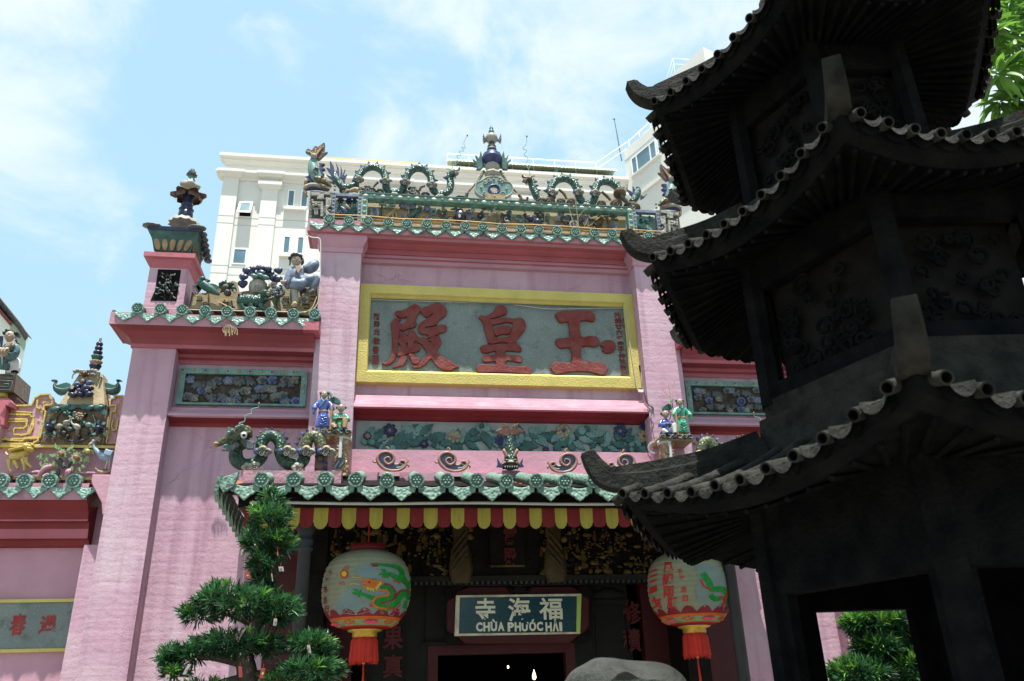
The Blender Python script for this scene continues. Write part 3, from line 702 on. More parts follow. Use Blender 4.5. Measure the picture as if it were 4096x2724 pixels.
# couplets cut into the stone beside the door
for chars, u0, vs in (('果真', 905, (1468, 1533)), ('修積', 1455, (1410, 1473))):
    q = MB()
    for ch, v in zip(chars, vs):
        z0, z1 = zt(u0, v + 28, YD - .03), zt(u0, v - 26, YD - .03); x = xt(u0, v, YD - .03); letter(q, ch, x - .085, z0, .17, z1 - z0, YD - .03, 'doorchar', .012, .025)
    if u0 > 1000:
        for k, ch in enumerate('一月吉日'): letter(q, ch, xt(1478, 1425, YD), zt(1478, 1440 + k * 24, YD - .02), .035, .05, YD - .028, 'doorchar', .01, .01)
    q.build('couplet_characters', temple)
# lamps glowing inside the room
lb = MB(); p = at(1230, 1556, 9.5)
lb.lathe([(.010, -.04), (.022, -.02), (.017, .015), (.006, .045), (.001, .065)], p, 'flame', 10); lb.build('altar_lamp', None, 'bright flame shaped lamp glowing inside the dark doorway', 'lamp')
for (u, v, r), lab in zip(((957, 1507, .008), (1170, 1536, .010), (958, 1503, .006)), ('tiny lit bulb high up inside the doorway, away from the flame lamp', 'small amber bulb beside the flame lamp inside the doorway', 'faint pinpoint bulb just above the tiny lit bulb inside the doorway')):
    q = MB(); q.ell(at(u + (30 if r < .007 else 0), v, 9.5), r, r, r * 1.6, 'flame', 8, 6); q.build('light_bulb', None, lab, 'light bulb', 'bulbs inside the doorway')
# ================================================================ TABLET AND SIGNS
vt = View(1400, 1100, 1.8138); va = View(1400, 1150, 4.238); vb = View(1850, 1180, 3.3686)
tab = thing('name_tablet', (XC, 7.0, zt(1150, 885, 7.0)), 'large yellow framed grey stone tablet with three big red characters', 'tablet')
x0, x1 = xt(831, 660, 7.0) - .006, 2 * XC - xt(831, 660, 7.0) + .006
zT, zB = zt(1140, 666, 7.0), zt(1140, 888, 7.0)
YS = 7.035                                   # face of the stone
ix0, ix1 = va.at(330, 800, YS)[0] - .008, vb.at(2210, 700, YS)[0] + .02
iz0, iz1 = vt.at(1100, 718, YS)[2], vt.at(1100, 207, YS)[2]
b = MB()
def framering(y0, y1, o, i, mat):            # o, i = (x0, x1, z0, z1) of the outer edge at depth y0 and the inner edge at depth y1
    A = [(o[0], y0, o[2]), (o[1], y0, o[2]), (o[1], y0, o[3]), (o[0], y0, o[3])]; B = [(i[0], y1, i[2]), (i[1], y1, i[2]), (i[1], y1, i[3]), (i[0], y1, i[3])]
    b.add(A + B, [(k, (k + 1) % 4, 4 + (k + 1) % 4, 4 + k) for k in range(4)], mat)
m1 = (x0 + .095, x1 - .095, zB + .10, zT - .10); m2 = (x0 + .105, x1 - .105, zB + .115, zT - .115); I = (ix0, ix1, iz0, iz1)
framering(7.06, 6.985, (x0, x1, zB, zT), (x0 + .004, x1 - .004, zB + .004, zT - .004), 'yellow'); framering(6.985, 6.98, (x0 + .004, x1 - .004, zB + .004, zT - .004), m1, 'yellow'); framering(6.98, 7.005, m1, m2, 'yellow'); framering(7.005, 7.02, m2, I, 'yellow'); framering(7.02, 7.05, I, I, 'yellow')
b.build('frame', tab)
b = MB(); b.box(ix0 - .01, ix1 + .01, YS, 7.07, iz0 - .01, iz1 + .01, 'slate'); slab = b.build('stone_slab', tab)
YC, TH = YS - .026, .027
c1 = [[(758,430),(790,390),(880,385),(950,355),(1040,305),(1080,278),(1150,290),(1195,345),(1190,410),(1150,450),(1115,540),(1132,610),(1110,655),(1060,680),(985,695),(895,730),(838,712),(825,860),(815,930),(808,1055),(785,1130),(780,1170),(745,1240),(680,1295),(610,1312),(555,1295),(538,1268),(620,1268),(680,1200),(705,1100),(715,950),(705,700),(690,600),(720,560),(755,515),(830,512),(860,540),(835,555),(850,610),(945,575),(958,490),(890,515),(830,495),(780,460)],
      [(818,850),(845,845),(855,770),(900,755),(958,785),(955,825),(985,815),(980,740),(1040,712),(1100,740),(1120,795),(1180,845),(1170,880),(1140,905),(1090,910),(1090,960),(1160,965),(1195,1020),(1180,1060),(1140,1085),(1000,1110),(850,1165),(790,1130),(785,1075),(870,1040),(845,960),(812,930)],
      [(860,1160),(930,1145),(972,1180),(960,1240),(920,1300),(850,1335),(720,1358),(790,1290),(835,1220)], [(985,1125),(1040,1118),(1110,1140),(1165,1190),(1185,1240),(1160,1290),(1100,1300),(1055,1270),(1020,1200)],
      [(1195,390),(1250,340),(1340,300),(1440,262),(1520,262),(1600,310),(1640,380),(1635,450),(1590,500),(1500,560),(1480,610),(1420,645),(1290,662),(1272,675),(1300,688),(1400,672),(1520,630),(1590,622),(1640,650),(1640,710),(1590,760),(1530,765),(1470,805),(1300,858),(1330,800),(1230,790),(1165,750),(1148,690),(1180,610),(1250,555),(1350,510),(1405,432),(1330,492),(1280,500),(1230,450)],
      [(1138,910),(1180,850),(1250,840),(1300,870),(1350,935),(1380,920),(1330,890),(1380,840),(1450,812),(1510,825),(1550,890),(1530,970),(1470,1065),(1510,1120),(1600,1190),(1720,1260),(1845,1335),(1835,1355),(1760,1370),(1710,1405),(1600,1400),(1500,1350),(1430,1280),(1375,1200),(1290,1290),(1180,1355),(1090,1360),(1045,1335),(1150,1290),(1230,1220),(1300,1100),(1240,1010),(1195,950),(1150,940)]]
h1 = {1: [[(972,930),(984,990),(978,1010),(955,1000),(952,935)]]}
c2 = [[(222,300),(250,268),(330,275),(420,215),(440,180),(455,145),(520,132),(570,150),(605,200),(595,245),(550,270),(440,300),(372,318),(400,320),(560,300),(700,315),(760,298),(820,320),(855,380),(850,450),(800,520),(740,590),(715,640),(600,645),(580,632),(460,640),(420,655),(350,645),(340,600),(310,520),(290,420),(268,350)],
      [(415,470),(450,430),(540,405),(620,410),(655,440),(650,490),(615,525),(530,525),(460,550),(430,520)],
      [(240,700),(290,668),(440,660),(470,655),(580,655),(640,645),(740,650),(795,710),(790,755),(740,760),(590,750),(585,800),(760,810),(800,835),(800,900),(760,905),(600,880),(590,950),(830,960),(870,950),(930,1010),(925,1060),(860,1065),(640,1040),(420,1035),(220,1045),(190,1010),(190,970),(240,930),(440,940),(440,890),(330,905),(280,895),(270,850),(300,815),(440,800),(440,750),(330,780),(260,765)]]
h2 = {0: [[(402,405),(480,385),(600,362),(680,372),(672,430),(665,460),(640,525),(620,560),(520,568),(437,572),(415,480)]]}
c3 = [[(1250,255),(1290,230),(1360,215),(1720,210),(1790,290),(1780,340),(1740,352),(1585,345),(1600,555),(1690,550),(1800,552),(1845,610),(1835,670),(1780,695),(1610,690),(1615,890),(1860,895),(1945,960),(1950,1020),(1900,1075),(1820,1060),(1700,1030),(1550,1025),(1400,1040),(1280,1065),(1235,1045),(1185,980),(1230,900),(1320,905),(1470,895),(1450,705),(1340,715),(1290,690),(1255,620),(1290,580),(1440,565),(1440,480),(1425,355),(1330,370),(1285,330)],
      [(1855,680),(1895,620),(1960,602),(2020,610),(2065,660),(2060,730),(2000,775),(1930,775),(1885,735),(1900,690)]]
for vw, cs, hs in ((va, c1, h1), (vb, c2, h2), (vb, c3, {})):
    b = MB()
    for i, c in enumerate(cs):
        cc = [tuple(p) for p in smooth_pts(c, 2, True)]
        cut(b, vw, cc, YC + .001 * (i % 3), TH, 'redpaint', hs.get(i, ()), bev=.005)
    b.build('character', tab)
b = MB(); b.piece()
for ch, u, v, hh, ww in (('劉', 443, 495, 110, 105), ('冏', 450, 625, 100, 95), ('光', 452, 755, 105, 105), ('敬', 452, 910, 110, 120), ('書', 435, 1060, 125, 110)):
    a, c = va.at(u - ww / 2, v + hh / 2, YS), va.at(u + ww / 2, v - hh / 2, YS); letter(b, ch, a[0], a[2], c[0] - a[0], c[2] - a[2], YS - .008, 'redpaint', .01, .022)
a, c = va.at(375, 1300, YS), va.at(490, 1150, YS); b.box(a[0], c[0], YS - .008, YS + .002, a[2], c[2], 'redpaint')
b.piece()
for i, ch in enumerate('光緒廿六年庚子仲秋吉立'):
    u, v = 2085 + i * 8.7, 268 + i * 79; a, c = vb.at(u - 42, v + 34, YS), vb.at(u + 42, v - 36, YS)
    letter(b, ch, a[0], a[2], c[0] - a[0], c[2] - a[2], YS - .008, 'redpaint', .01, .022)
pts = [(2145 + 30 + 28 * math.cos(t), 375 + 60 * math.sin(t), 3.5) for t in np.linspace(0, 2 * math.pi, 20)]; pxtube(b, vb, pts, YS - .003, 'redpaint', 5, 1)
for i in range(3): spiral(b, vb, 2175, 340 + 34 * i, 14, YS - .003, 'redpaint', 1.2, 2.5)
b.pieces('inscription', tab)
b = MB()                                     # thin cables pinned along the edge of the stone
pxtube(b, vt, [(147, 178, 3), (400, 186, 3), (760, 196, 4), (1120, 208, 3), (1240, 222, 3), (1420, 245, 3), (1600, 246, 3), (1860, 240, 3), (2003, 243, 3)], 7.012, 'wire', 6)
pxtube(b, vt, [(147, 174, 2), (500, 182, 2), (1240, 214, 2), (2000, 238, 2)], 7.008, 'wiredark', 5)
pxtube(b, vt, [(2003, 243, 3), (2016, 400, 3), (2040, 560, 3), (2060, 690, 3), (2078, 800, 3), (2090, 838, 3)], 6.97, 'wire', 6)
pxtube(b, vt, [(140, 180, 2.5), (118, 690, 2.5), (125, 698, 2.5), (800, 716, 2), (1500, 733, 2), (2040, 745, 2)], 7.008, 'wire', 6)
pxtube(b, vt, [(2112, 705, 3), (2120, 780, 3), (2145, 820, 3), (2140, 842, 3), (2090, 838, 3)], 6.955, 'wire', 6)
pxtube(b, vt, [(2130, 845, 4), (2150, 900, 4), (2165, 940, 4), (2198, 962, 4), (2203, 985, 4)], 6.84, 'wiredark', 6)
cut(b, vt, [(2092, 828), (2130, 832), (2132, 850), (2094, 846)], 6.95, .02, 'whiteframe'); cut(b, vt, [(2098, 655), (2106, 657), (2116, 705), (2110, 704)], 6.97, .015, 'black')
b.build('cable_run', None, 'thin pale cables pinned round the edge of the big tablet stone', 'cable')
# hanging board with the temple name
vs = View(1600, 2000, 2.1656); YB = 7.28
board = thing('sign_board', (xt(1194, 1480, YB), YB, zt(1194, 1480, YB)), 'teal signboard reading CHÙA PHƯỚC HẢI in a silver frame over the door', 'sign')
b = MB(); cut(b, vs, [(555, 765), (600, 752), (1480, 748), (1530, 770), (1575, 815), (1640, 850), (1638, 1090), (1600, 1150), (1520, 1200), (1470, 1240), (560, 1245), (480, 1180), (405, 1140), (405, 880), (440, 850), (480, 800)], YB, .03, 'doorred', bev=.006); b.build('backing_board', board)
b = MB()
for cs in ([(480, 750), (560, 750), (500, 800), (470, 845), (410, 870), (385, 800), (390, 765)], [(1530, 748), (1640, 748), (1680, 800), (1640, 860), (1590, 830), (1560, 790)], [(390, 1130), (450, 1160), (520, 1215), (570, 1255), (420, 1255), (370, 1200)], [(1660, 1120), (1640, 1200), (1600, 1240), (1480, 1240), (1530, 1200), (1600, 1140)]): b.piece(); cut(b, vs, cs, YB - .012, .03, 'woodblack', bev=.005)
b.piece()
for du in (-1, 1):
    pxtube(b, vs, [(1035, 800, 8), (1035 + du * 60, 790, 20), (1035 + du * 105, 750, 12), (1035 + du * 100, 712, 5)], YB - .01, 'woodblack', 8)
pxell(b, vs, 1035, 765, 70, 48, YB - .01, .03, 'woodblack'); pxell(b, vs, 1035, 745, 28, 24, YB - .03, .03, 'woodblack')
b.pieces('carved_corner', board)
b = MB(); O = [(486, 826), (1573, 812), (1561, 1158), (472, 1178)]; In = [(518, 843), (1533, 832), (1528, 1143), (510, 1158)]
for k, m in ((0, 'silver'), (1, 'signgreen'), (2, 'silver'), (3, 'silver')):
    j = (k + 1) % 4; cut(b, vs, [O[k], O[j], In[j], In[k]], YB - .03, .028, m)
b.build('metal_frame', board)
b = MB(); cut(b, vs, In, YB - .022, .012, 'signblue'); b.build('panel', board)
b = MB()
for ch, (u0, v0, u1, v1) in (('寺', (652, 852, 822, 1056)), ('海', (935, 848, 1120, 1056)), ('福', (1204, 848, 1398, 1040))):
    a, c = vs.at(u0, v1, YB), vs.at(u1, v0, YB); letter(b, ch, a[0], a[2], c[0] - a[0], c[2] - a[2], YB - .026, 'signwhite', .004, .02)
for wd_, u0, u1 in (('CHÙA', 656, 902), ('PHƯỚC', 930, 1236), ('HẢI', 1258, 1402)):
    n = len(wd_); a0, a1 = vs.at(u0, 1145, YB)[0], vs.at(u1, 1145, YB)[0]
    wts = [1.0 if c not in 'IƯỚ' else (.45 if c == 'I' else 1.08) for c in wd_]; tot = sum(wts) + .10 * (n - 1); x = a0
    zb_, zc_2 = vs.at(u0, 1142, YB)[2], vs.at(u0, 1062, YB)[2]
    for c, wq in zip(wd_, wts):
        ww = (a1 - a0) * wq / tot; hh = zc_2 - zb_
        extra = {'Ù': 1.30, 'Ớ': 1.28, 'Ả': 1.36, 'Ư': 1.0}.get(c, 1.0)
        letter(b, c, x, zb_, ww, hh * extra, YB - .026, 'signwhite', .004, .05); x += ww + (a1 - a0) * .10 / tot
b.build('lettering', board)
# ================================================================ RELIEF PANELS ON THE TEMPLE
v1 = View(0, 1100, 1.96); v6 = View(800, 1500, 2.24); v7 = View(1600, 1500, 2.1436); vr = View(2550, 1550, 4.287)
def bat(mb, vw, u, v, s, Y, m, up=1):
    for sg in (-1, 1):
        cut(mb, vw, [(u, v + 4 * up), (u + sg * .35 * s, v - .42 * s * up), (u + sg * .8 * s, v - .28 * s * up), (u + sg * 1.25 * s, v + .25 * s * up), (u + sg * 1.0 * s, v + .10 * s * up), (u + sg * .86 * s, v + .36 * s * up), (u + sg * .62 * s, v + .14 * s * up), (u + sg * .42 * s, v + .40 * s * up), (u + sg * .2 * s, v + .2 * s * up)], Y - .012, .025, m, bev=.004)
        pxtube(mb, vw, [(u, v, s * .06), (u + sg * .35 * s, v - .40 * s * up, s * .05), (u + sg * .8 * s, v - .28 * s * up, s * .04), (u + sg * 1.25 * s, v + .25 * s * up, s * .02)], Y - .014, m, 6)
    pxell(mb, vw, u, v, s * .2, s * .28, Y - .02, .03, m); pxell(mb, vw, u, v - s * .3 * up, s * .16, s * .15, Y - .03, .025, m)
def relief_panel(sgn):
    p = temple; b = MB(); Y = 6.985
    L = [(1415, 730), (2795, 768), (2778, 1050), (1378, 1022)]
    x0, x1 = v1.at(1397, 900, Y)[0], v6.at(955, 150, Y)[0]; z1, z0 = v1.at(1960, 748, Y)[2], v1.at(1960, 1030, Y)[2]
    bw = .052
    for q in ((x0, x1, z1 - bw, z1), (x0, x1, z0, z0 + .018), (x0, x0 + bw, z0 + .018, z1 - bw), (x1 - bw, x1, z0 + .018, z1 - bw)): b.box(q[0], q[1], Y - .03, 7.01, q[2], q[3], 'tealdark' if 0 else 'teal')
    b.box(x0 + bw, x1 - bw, Y, 7.01, z0 + .018, z1 - bw, 'bark')
    n = 12
    for i in range(n):
        x = x0 + .026 + (x1 - x0 - .052) * i / (n - 1); m = 'cream' if i % 2 == 0 else 'ochre'
        b.ell((x, Y - .03, z1 - .026), .023 if i % 2 == 0 else .015, .008, .016, m, 10, 5)
        if i % 2 == 0: b.ell((x, Y - .037, z1 - .026), .011, .005, .008, 'blue', 8, 4)
    for k in range(3):
        for x in (x0 + .026, x1 - .026): b.ell((x, Y - .03, z1 - .085 - .06 * k), .014, .008, .014, 'ochre' if k % 2 else 'cream', 8, 5)
    fm = mirror(b) if sgn else b; fr = fm.build('relief_frame', p)
    b = MB(); rr = random.Random(4 + sgn)
    if not sgn:
        for u, v, s, up in ((1600, 870, 92, 1), (1690, 950, 80, -1), (1900, 830, 88, 1)): b.piece(); bat(b, v1, u, v, s, Y, 'batgrey', up)
        for u, v, s, up in ((395, 70, 85, 1), (530, 190, 72, -1), (770, 90, 70, 1), (130, 190, 78, -1), (690, 215, 66, -1)): b.piece(); bat(b, v6, u, v, s, Y, 'batgrey', up)
        for i, (u, v) in enumerate(((1495, 820), (1470, 950), (1525, 965), (1585, 905), (1630, 895), (1705, 830), (1790, 830), (1685, 995), (1790, 985), (1858, 980), (1845, 925), (1920, 910))): b.piece(); cloudlet(b, v1, u, v, 44, Y - .012, 'cloudgrey' if i % 3 else 'bluelite', 'blue' if i % 2 else 'grey')
        for i, (u, v) in enumerate(((260, 50), (310, 160), (420, 142), (240, 238), (325, 235), (450, 245), (540, 125), (560, 45), (600, 120), (650, 45), (680, 190), (750, 185), (770, 245), (770, 45), (850, 45), (860, 235), (655, 125))): b.piece(); cloudlet(b, v6, u, v, 52, Y - .012, 'cloudgrey' if i % 3 else 'bluelite', 'blue' if i % 2 else 'grey')
    else:
        for u, v, s, up in ((1290, 130, 150, 1), (1340, 320, 150, -1), (1800, 110, 150, 1), (2020, 320, 140, -1), (1620, 330, 110, 1)): b.piece(); bat(b, vr, u, v, s, Y, 'batgrey', up)
        for i, (u, v) in enumerate(((1030, 60), (1040, 170), (1120, 70), (1230, 220), (1400, 195), (1540, 50), (1610, 55), (1130, 395), (1590, 385), (1780, 375), (1880, 380), (1950, 200), (2060, 220), (2040, 40), (2210, 60), (2240, 170), (2240, 370))): b.piece(); cloudlet(b, vr, u, v, 75, Y - .012, 'cloudgrey' if i % 3 else 'bluelite', 'blue' if i % 2 else 'grey')
        for u in (1775, 2290):
            b.piece()
            for t in np.linspace(0, 2 * math.pi, 17)[:-1]: pxell(b, vr, u + 62 * math.cos(t), 240 + 62 * math.sin(t), 18, 18, Y - .03, .012, 'bluelite', 0, 6, 4)
            cut(b, vr, [(u, 195), (u + 45, 240), (u, 285), (u - 45, 240)], Y - .03, .02, 'blue')
        # beyond the pagoda the panel runs on with the same clouds
        for i in range(12): b.piece(); cloudlet(b, vr, 2360 + 90 * i, 90 + 130 * (i % 3), 75, Y - .012, 'cream' if i % 3 else 'bluelite', 'blue')
        x_lim = 2 * XC - x0 - .06
        b.v = [(min(p[0], x_lim), p[1], p[2]) for p in b.v]
    b.pieces('carving', fr)
relief_panel(0); relief_panel(1)
# floral frieze
b = MB(); Y = 7.03; fx0, fx1 = v6.at(1395, 560, Y)[0], 2 * XC - v6.at(1395, 560, Y)[0]; fz0, fz1 = zt(1150, 1039, Y), zt(1150, 974, Y)
b.box(fx0, fx1, Y, 7.08, fz0, fz1, 'cream' if 0 else 'laqua')
for k in (1, 2, 3, 4): x = fx0 + (fx1 - fx0) * k / 5; b.box(x - .002, x + .002, Y - .002, 7.0 + .04, fz0, fz1, 'joint')
M('friezewhite', (.25, .285, .27), .5, .14, 9, .25, 50, .35)
b.names[0] = 'friezewhite'; fbase = b.build('frieze_slab', temple)
b = MB(); rr = random.Random(21)
stem = [(1470, 560), (1560, 590), (1700, 640), (1850, 600), (1960, 520)]
P = [(v6.p(*s)) for s in stem]; k6 = 2.24
sx = lambda u, v: (u, v)
S1 = [V0.at(*v6.p(u, v), Y) for u, v in stem]; S2 = [V0.at(*v7.p(u, v), Y) for u, v in [(20, 590), (130, 510), (280, 575), (400, 610), (560, 580), (680, 490), (780, 520), (980, 640), (1080, 530), (1160, 510), (1260, 560), (1400, 620), (1560, 520), (1640, 500), (1740, 620), (1900, 560), (2000, 640), (2090, 600)]]
path = [np.array(q) for q in smooth_pts(S1 + S2, 4)]
b.tube([p + np.array([0, -.008, 0]) for p in path], .0085, 'greydark', 6)
for k in range(0, len(path)):                # branching leaves on both sides
    p = path[k]; d = path[min(k + 1, len(path) - 1)] - path[max(k - 1, 0)]; a0 = math.degrees(math.atan2(d[2], d[0]))
    for sg in (-1, 1):
        if rr.random() < .12: continue
        a = R(a0 + sg * rr.uniform(28, 75)); L = rr.uniform(.10, .17); W = L * .27
        tip = p[2] + math.sin(a) * L
        if tip > fz1 + .005 or tip < fz0 + .005: L *= .55
        o = [(p[0] + math.cos(a) * t[0] - math.sin(a) * t[1], p[2] + math.sin(a) * t[0] + math.cos(a) * t[1]) for t in leafshape(0, 0, L, W, 0, .35, 12)]
        b.prism(o, Y - .012 - rr.random() * .016, Y + .004, 'teal' if rr.random() < .45 else 'tealdark', bev=.003)
b.build('vine_relief', temple)
b = MB()
for vw, u, v, r, pc, cc, rg in ((v6, 1700, 495, 62, 'navy', 'ochre', 'blue'), (v6, 1500, 545, 40, 'blue', 'ochre', 'ochre'), (v7, 205, 590, 38, 'navy', 'ochre', 'blue'), (v7, 465, 530, 58, 'tan', 'ochre', 'grey'), (v7, 850, 560, 45, 'blue', 'navy', 'blue'), (v7, 1250, 640, 28, 'blue', 'ochre', None), (v7, 1400, 480, 60, 'tan', 'blue', 'grey'), (v7, 1890, 480, 58, 'blue', 'ochre', 'blue'), (v7, 2090, 525, 55, 'tan', 'brown', 'tan'), (v7, 2080, 440, 30, 'blue', 'navy', None), (v7, 700, 440, 26, 'tealdark', 'teal', None), (v7, 1000, 600, 26, 'teal', 'tealdark', None)):
    b.piece(); flower(b, vw, u, v, r, Y - .018, pc, cc, 7, .014, rg)
b.pieces('flower_relief', temple)
# ================================================================ SIDE HALL on the left (and its twin far right, glimpsed through the pagoda)
v9 = View(0, 1680, 4.127); vg = View(0, 1280, 3.734); vl = View(0, 1800, 1.697)
def side_hall(sgn):
    fin = (lambda q: mirror(q)) if sgn else (lambda q: q)
    hall = thing('side_hall', ((-3.6 if not sgn else 2 * XC + 3.6), 7.3, 0), 'lower pink side wall with gold fret parapet and a pyramid ornament on it' if not sgn else 'lower pink side wall seen through the opening of the dark pagoda', 'wall')
    HW = 7.22; x1 = -2.18; x0 = -6.5; z_ = lambda v, Y=7.0: vg.at(900, v, Y)[2]
    zq = lambda v, Y: zt(120, v, Y)
    b = MB(); b.box(x0, x1, HW, 7.6, 0, zq(1150, 6.95), 'pinksmooth'); b.box(-2.40, x1, 7.0, HW + .02, 0, zq(1255, 7.0), 'pink'); fin(b).build('wall', hall)
    b = MB(); e = 6.93
    pr = [(7.5, zq(1118, e) + .02), (e, zq(1118, e) + .02), (e, zq(1151, e)), (e + .02, zq(1154, e + .02)), (e + .09, zq(1178, e + .09)), (e + .11, zq(1196, e + .11)), (e + .11, zq(1200, e + .11)), (e + .15, zq(1203, e + .15)), (e + .16, zq(1218, e + .16)), (e + .17, zq(1236, e + .17)), (e + .17, zq(1240, e + .17)), (e + .21, zq(1244, e + .21)), (e + .24, zq(1258, e + .24)), (HW + .01, zq(1262, HW))]
    cornice(b, pr, x0, -2.42, HW, 'darkred', (0, 0), mats=['pinkstain', 'pinkstain', 'darkred', 'darkred', 'darkred', 'rose', 'darkred', 'darkred', 'rose', 'rose', 'darkred', 'darkred', 'darkred'])
    fin(b).build('cornice', hall)
    b = MB(); d0 = v9.at(395, 1085, e - .02)[0]; sp = v9.at(805, 1085, e - .02)[0] - d0
    eave_tiles(b, [d0 + sp * (k - 8) for k in range(11)], zq(1108, e - .02), e - .02, .060, .5, .12, ends=(True, True), drop=1.4)
    fin(b).build('eave_tiles', hall)
    b = MB()                                 # splayed end block
    zA, zB_, zC, zD = [v9.at(1700, v, 6.9)[2] for v in (905, 1045, 1370, 1560)]
    xA = v9.at(1530, 905, 6.9)[0]; xB = v9.at(1515, 1045, 6.9)[0]; xC = v9.at(1680, 1370, 6.9)[0]
    b.prism([(xA, zA), (-2.15, zA), (-2.15, zD), (xC + .02, zD), (xC, zC), (xB, zB_), (xA, zB_ + .02)], 6.89, 7.3, 'pinksmooth', bev=.006); fin(b).build('end_block', hall)
    b = MB(); b.box(x0, -2.2, 7.06, 7.4, zq(1118, 7.06), zq(1030, 7.06), 'pinksmooth')
    for v in (1101, 1027): b.box(x0, -2.2, 7.01, 7.07, zq(v + 4, 7.02), zq(v - 2, 7.02), 'gold')
    fin(b).build('parapet', hall)
    # panel with four red characters
    b = MB(); py = HW - .02; t0, t1 = zq(1497, py), zq(1383, py)
    xr = -2.42; b.box(x0, xr, py, HW + .02, t0, t1, 'slate'); b.box(x0, xr, py - .012, HW, t1 - .012, t1 + .012, 'yellow'); b.box(x0, xr, py - .012, HW, t0 - .012, t0 + .012, 'yellow')
    fin(b).build('panel', hall)
    if not sgn:
        b = MB()
        for ch, u, v, hh, ww in (('春', 123, 1185, 150, 135), ('遇', 325, 1185, 125, 140), ('巷', 522, 1175, 150, 125)):
            b.piece(); a, c = vl.at(u - ww / 2, v + hh / 2, py), vl.at(u + ww / 2, v - hh / 2, py); letter(b, ch, a[0], a[2], c[0] - a[0], c[2] - a[2], py - .004, 'redchar', .006, .022)
        b.pieces('character', hall)
    # gold fret on pink, stepped at the top
    b = MB(); fy = 7.05
    for o in ([(0, 1290), (200, 1290), (240, 1275), (470, 1270), (520, 1160), (600, 1110), (740, 1105), (745, 1155), (780, 1180), (770, 1250), (650, 1270), (640, 1568), (600, 1750), (560, 1790), (0, 1800)], [(1620, 1170), (1690, 1170), (1700, 1120), (1840, 1120), (1880, 1180), (2000, 1180), (2000, 1860), (1560, 1860), (1600, 1500), (1640, 1350)]):
        q = MB(); cut(q, vg, o, fy, .12, 'pinksmooth'); fin(q).build('fret_wall', hall)
    G = lambda pts, w_=22, vw=vg, y=fy - .02: ribbon(b, vw, pts, w_, y, .03, 'gold')
    G([(240, 1275), (470, 1270), (520, 1160), (600, 1110), (740, 1105), (745, 1155), (780, 1180), (770, 1255), (655, 1275), (650, 1345), (680, 1350), (640, 1560), (600, 1740), (560, 1760), (0, 1780)])
    G([(90, 1405), (450, 1410), (460, 1440), (500, 1450), (490, 1600), (440, 1690), (300, 1720)], 26); G([(30, 1560), (50, 1490), (95, 1475), (400, 1480), (405, 1510), (390, 1560)], 26); G([(200, 1360), (470, 1380)], 22); G([(560, 1190), (545, 1300), (600, 1320)], 26)
    G([(1640, 1280), (1650, 1180), (1710, 1170), (1715, 1130), (1830, 1130), (1860, 1180)], 20); G([(1640, 1275), (1730, 1270), (1720, 1360), (1660, 1370), (1650, 1450), (1600, 1790)], 24)
    v9g = lambda pts, w_=24: ribbon(b, v9, pts, w_, fy - .02, .03, 'gold')
    v9g([(20, 90), (60, 20), (440, 20), (440, 90), (390, 130), (250, 130), (225, 150), (225, 235), (450, 235)]); v9g([(100, 70), (40, 90), (20, 270), (110, 290)]); v9g([(120, 330), (370, 340), (400, 290), (590, 280)]); v9g([(540, 0), (480, 190), (440, 235)]); v9g([(700, 0), (620, 340), (560, 360), (540, 385), (0, 385)])
    v9g([(1860, 0), (1840, 100), (1860, 170), (1920, 150), (1940, 0)]); v9g([(1800, 0), (1750, 380), (1940, 380)])
    rq = random.Random(5)
    for vw, us, vs_, n in ((vg, (220, 640), (1290, 1560), 26), (vg, (560, 720), (1150, 1280), 8), (vg, (1680, 1860), (1190, 1560), 16), (v9, (60, 580), (30, 340), 26), (v9, (1800, 1950), (50, 360), 12)):
        for i in range(n): spiral(b, vw, rq.uniform(*us), rq.uniform(*vs_), rq.uniform(16, 30), fy - .008, 'gold', 1.1, 5, rq.uniform(0, 6), rq.choice((-1, 1)))
    xm_ = vg.at(1200, 1300, fy)[0]
    for lo in (0, 1):                        # the fret either side of the pyramid ornament
        keep = [i for i, f in enumerate(b.f) if (b.v[f[0]][0] > xm_) == bool(lo)]; q = MB(); q.names = list(b.names); used = sorted({i for k in keep for i in b.f[k]}); mp_ = {i: k for k, i in enumerate(used)}
        q.v = [b.v[i] for i in used]; q.f = [[mp_[i] for i in b.f[k]] for k in keep]; q.m = [b.m[k] for k in keep]; q.s = [b.s[k] for k in keep]; fin(q).build('gold_fret', hall)
side_hall(0); side_hall(1)
# ================================================================ BUILDINGS BEHIND
z3 = View(1180, 450, 2.851); z4 = View(1900, 450, 2.851); z8 = View(800, 500, 2.24)
D = 36.0
hotel = thing('hotel_building', (2, 42, 0), 'tall cream white building with small windows rising behind the temple', 'building')
xl = -8.80; top = 27.72
b = MB(); b.box(xl, 12.45, D, 50, 0, top - .95, 'hotel'); b.box(xl + .08, 12.45, D - .03, 49.9, top - .95, top - .2, 'hotel'); b.build('wall', hotel)
b = MB()
prf = [(D + 1, top), (D - .42, top), (D - .42, top - .18), (D - .28, top - .24), (D - .28, top - .32), (D - .16, top - .38), (D - .10, top - .46), (D, top - .48)]
cornice(b, prf, xl + .1, 12.45, D, 'hoteltrim', (1, 0))
zc = 26.72
pr2 = [(D + .2, zc), (D - .40, zc), (D - .40, zc - .14), (D - .30, zc - .18), (D - .30, zc - .25), (D - .12, zc - .30), (D - .1, zc - .40), (D + .1, zc - .42)]
cornice(b, pr2, xl, 12.45, D, 'hoteltrim', (1, 0)); b.build('cornices', hotel)
pil = []
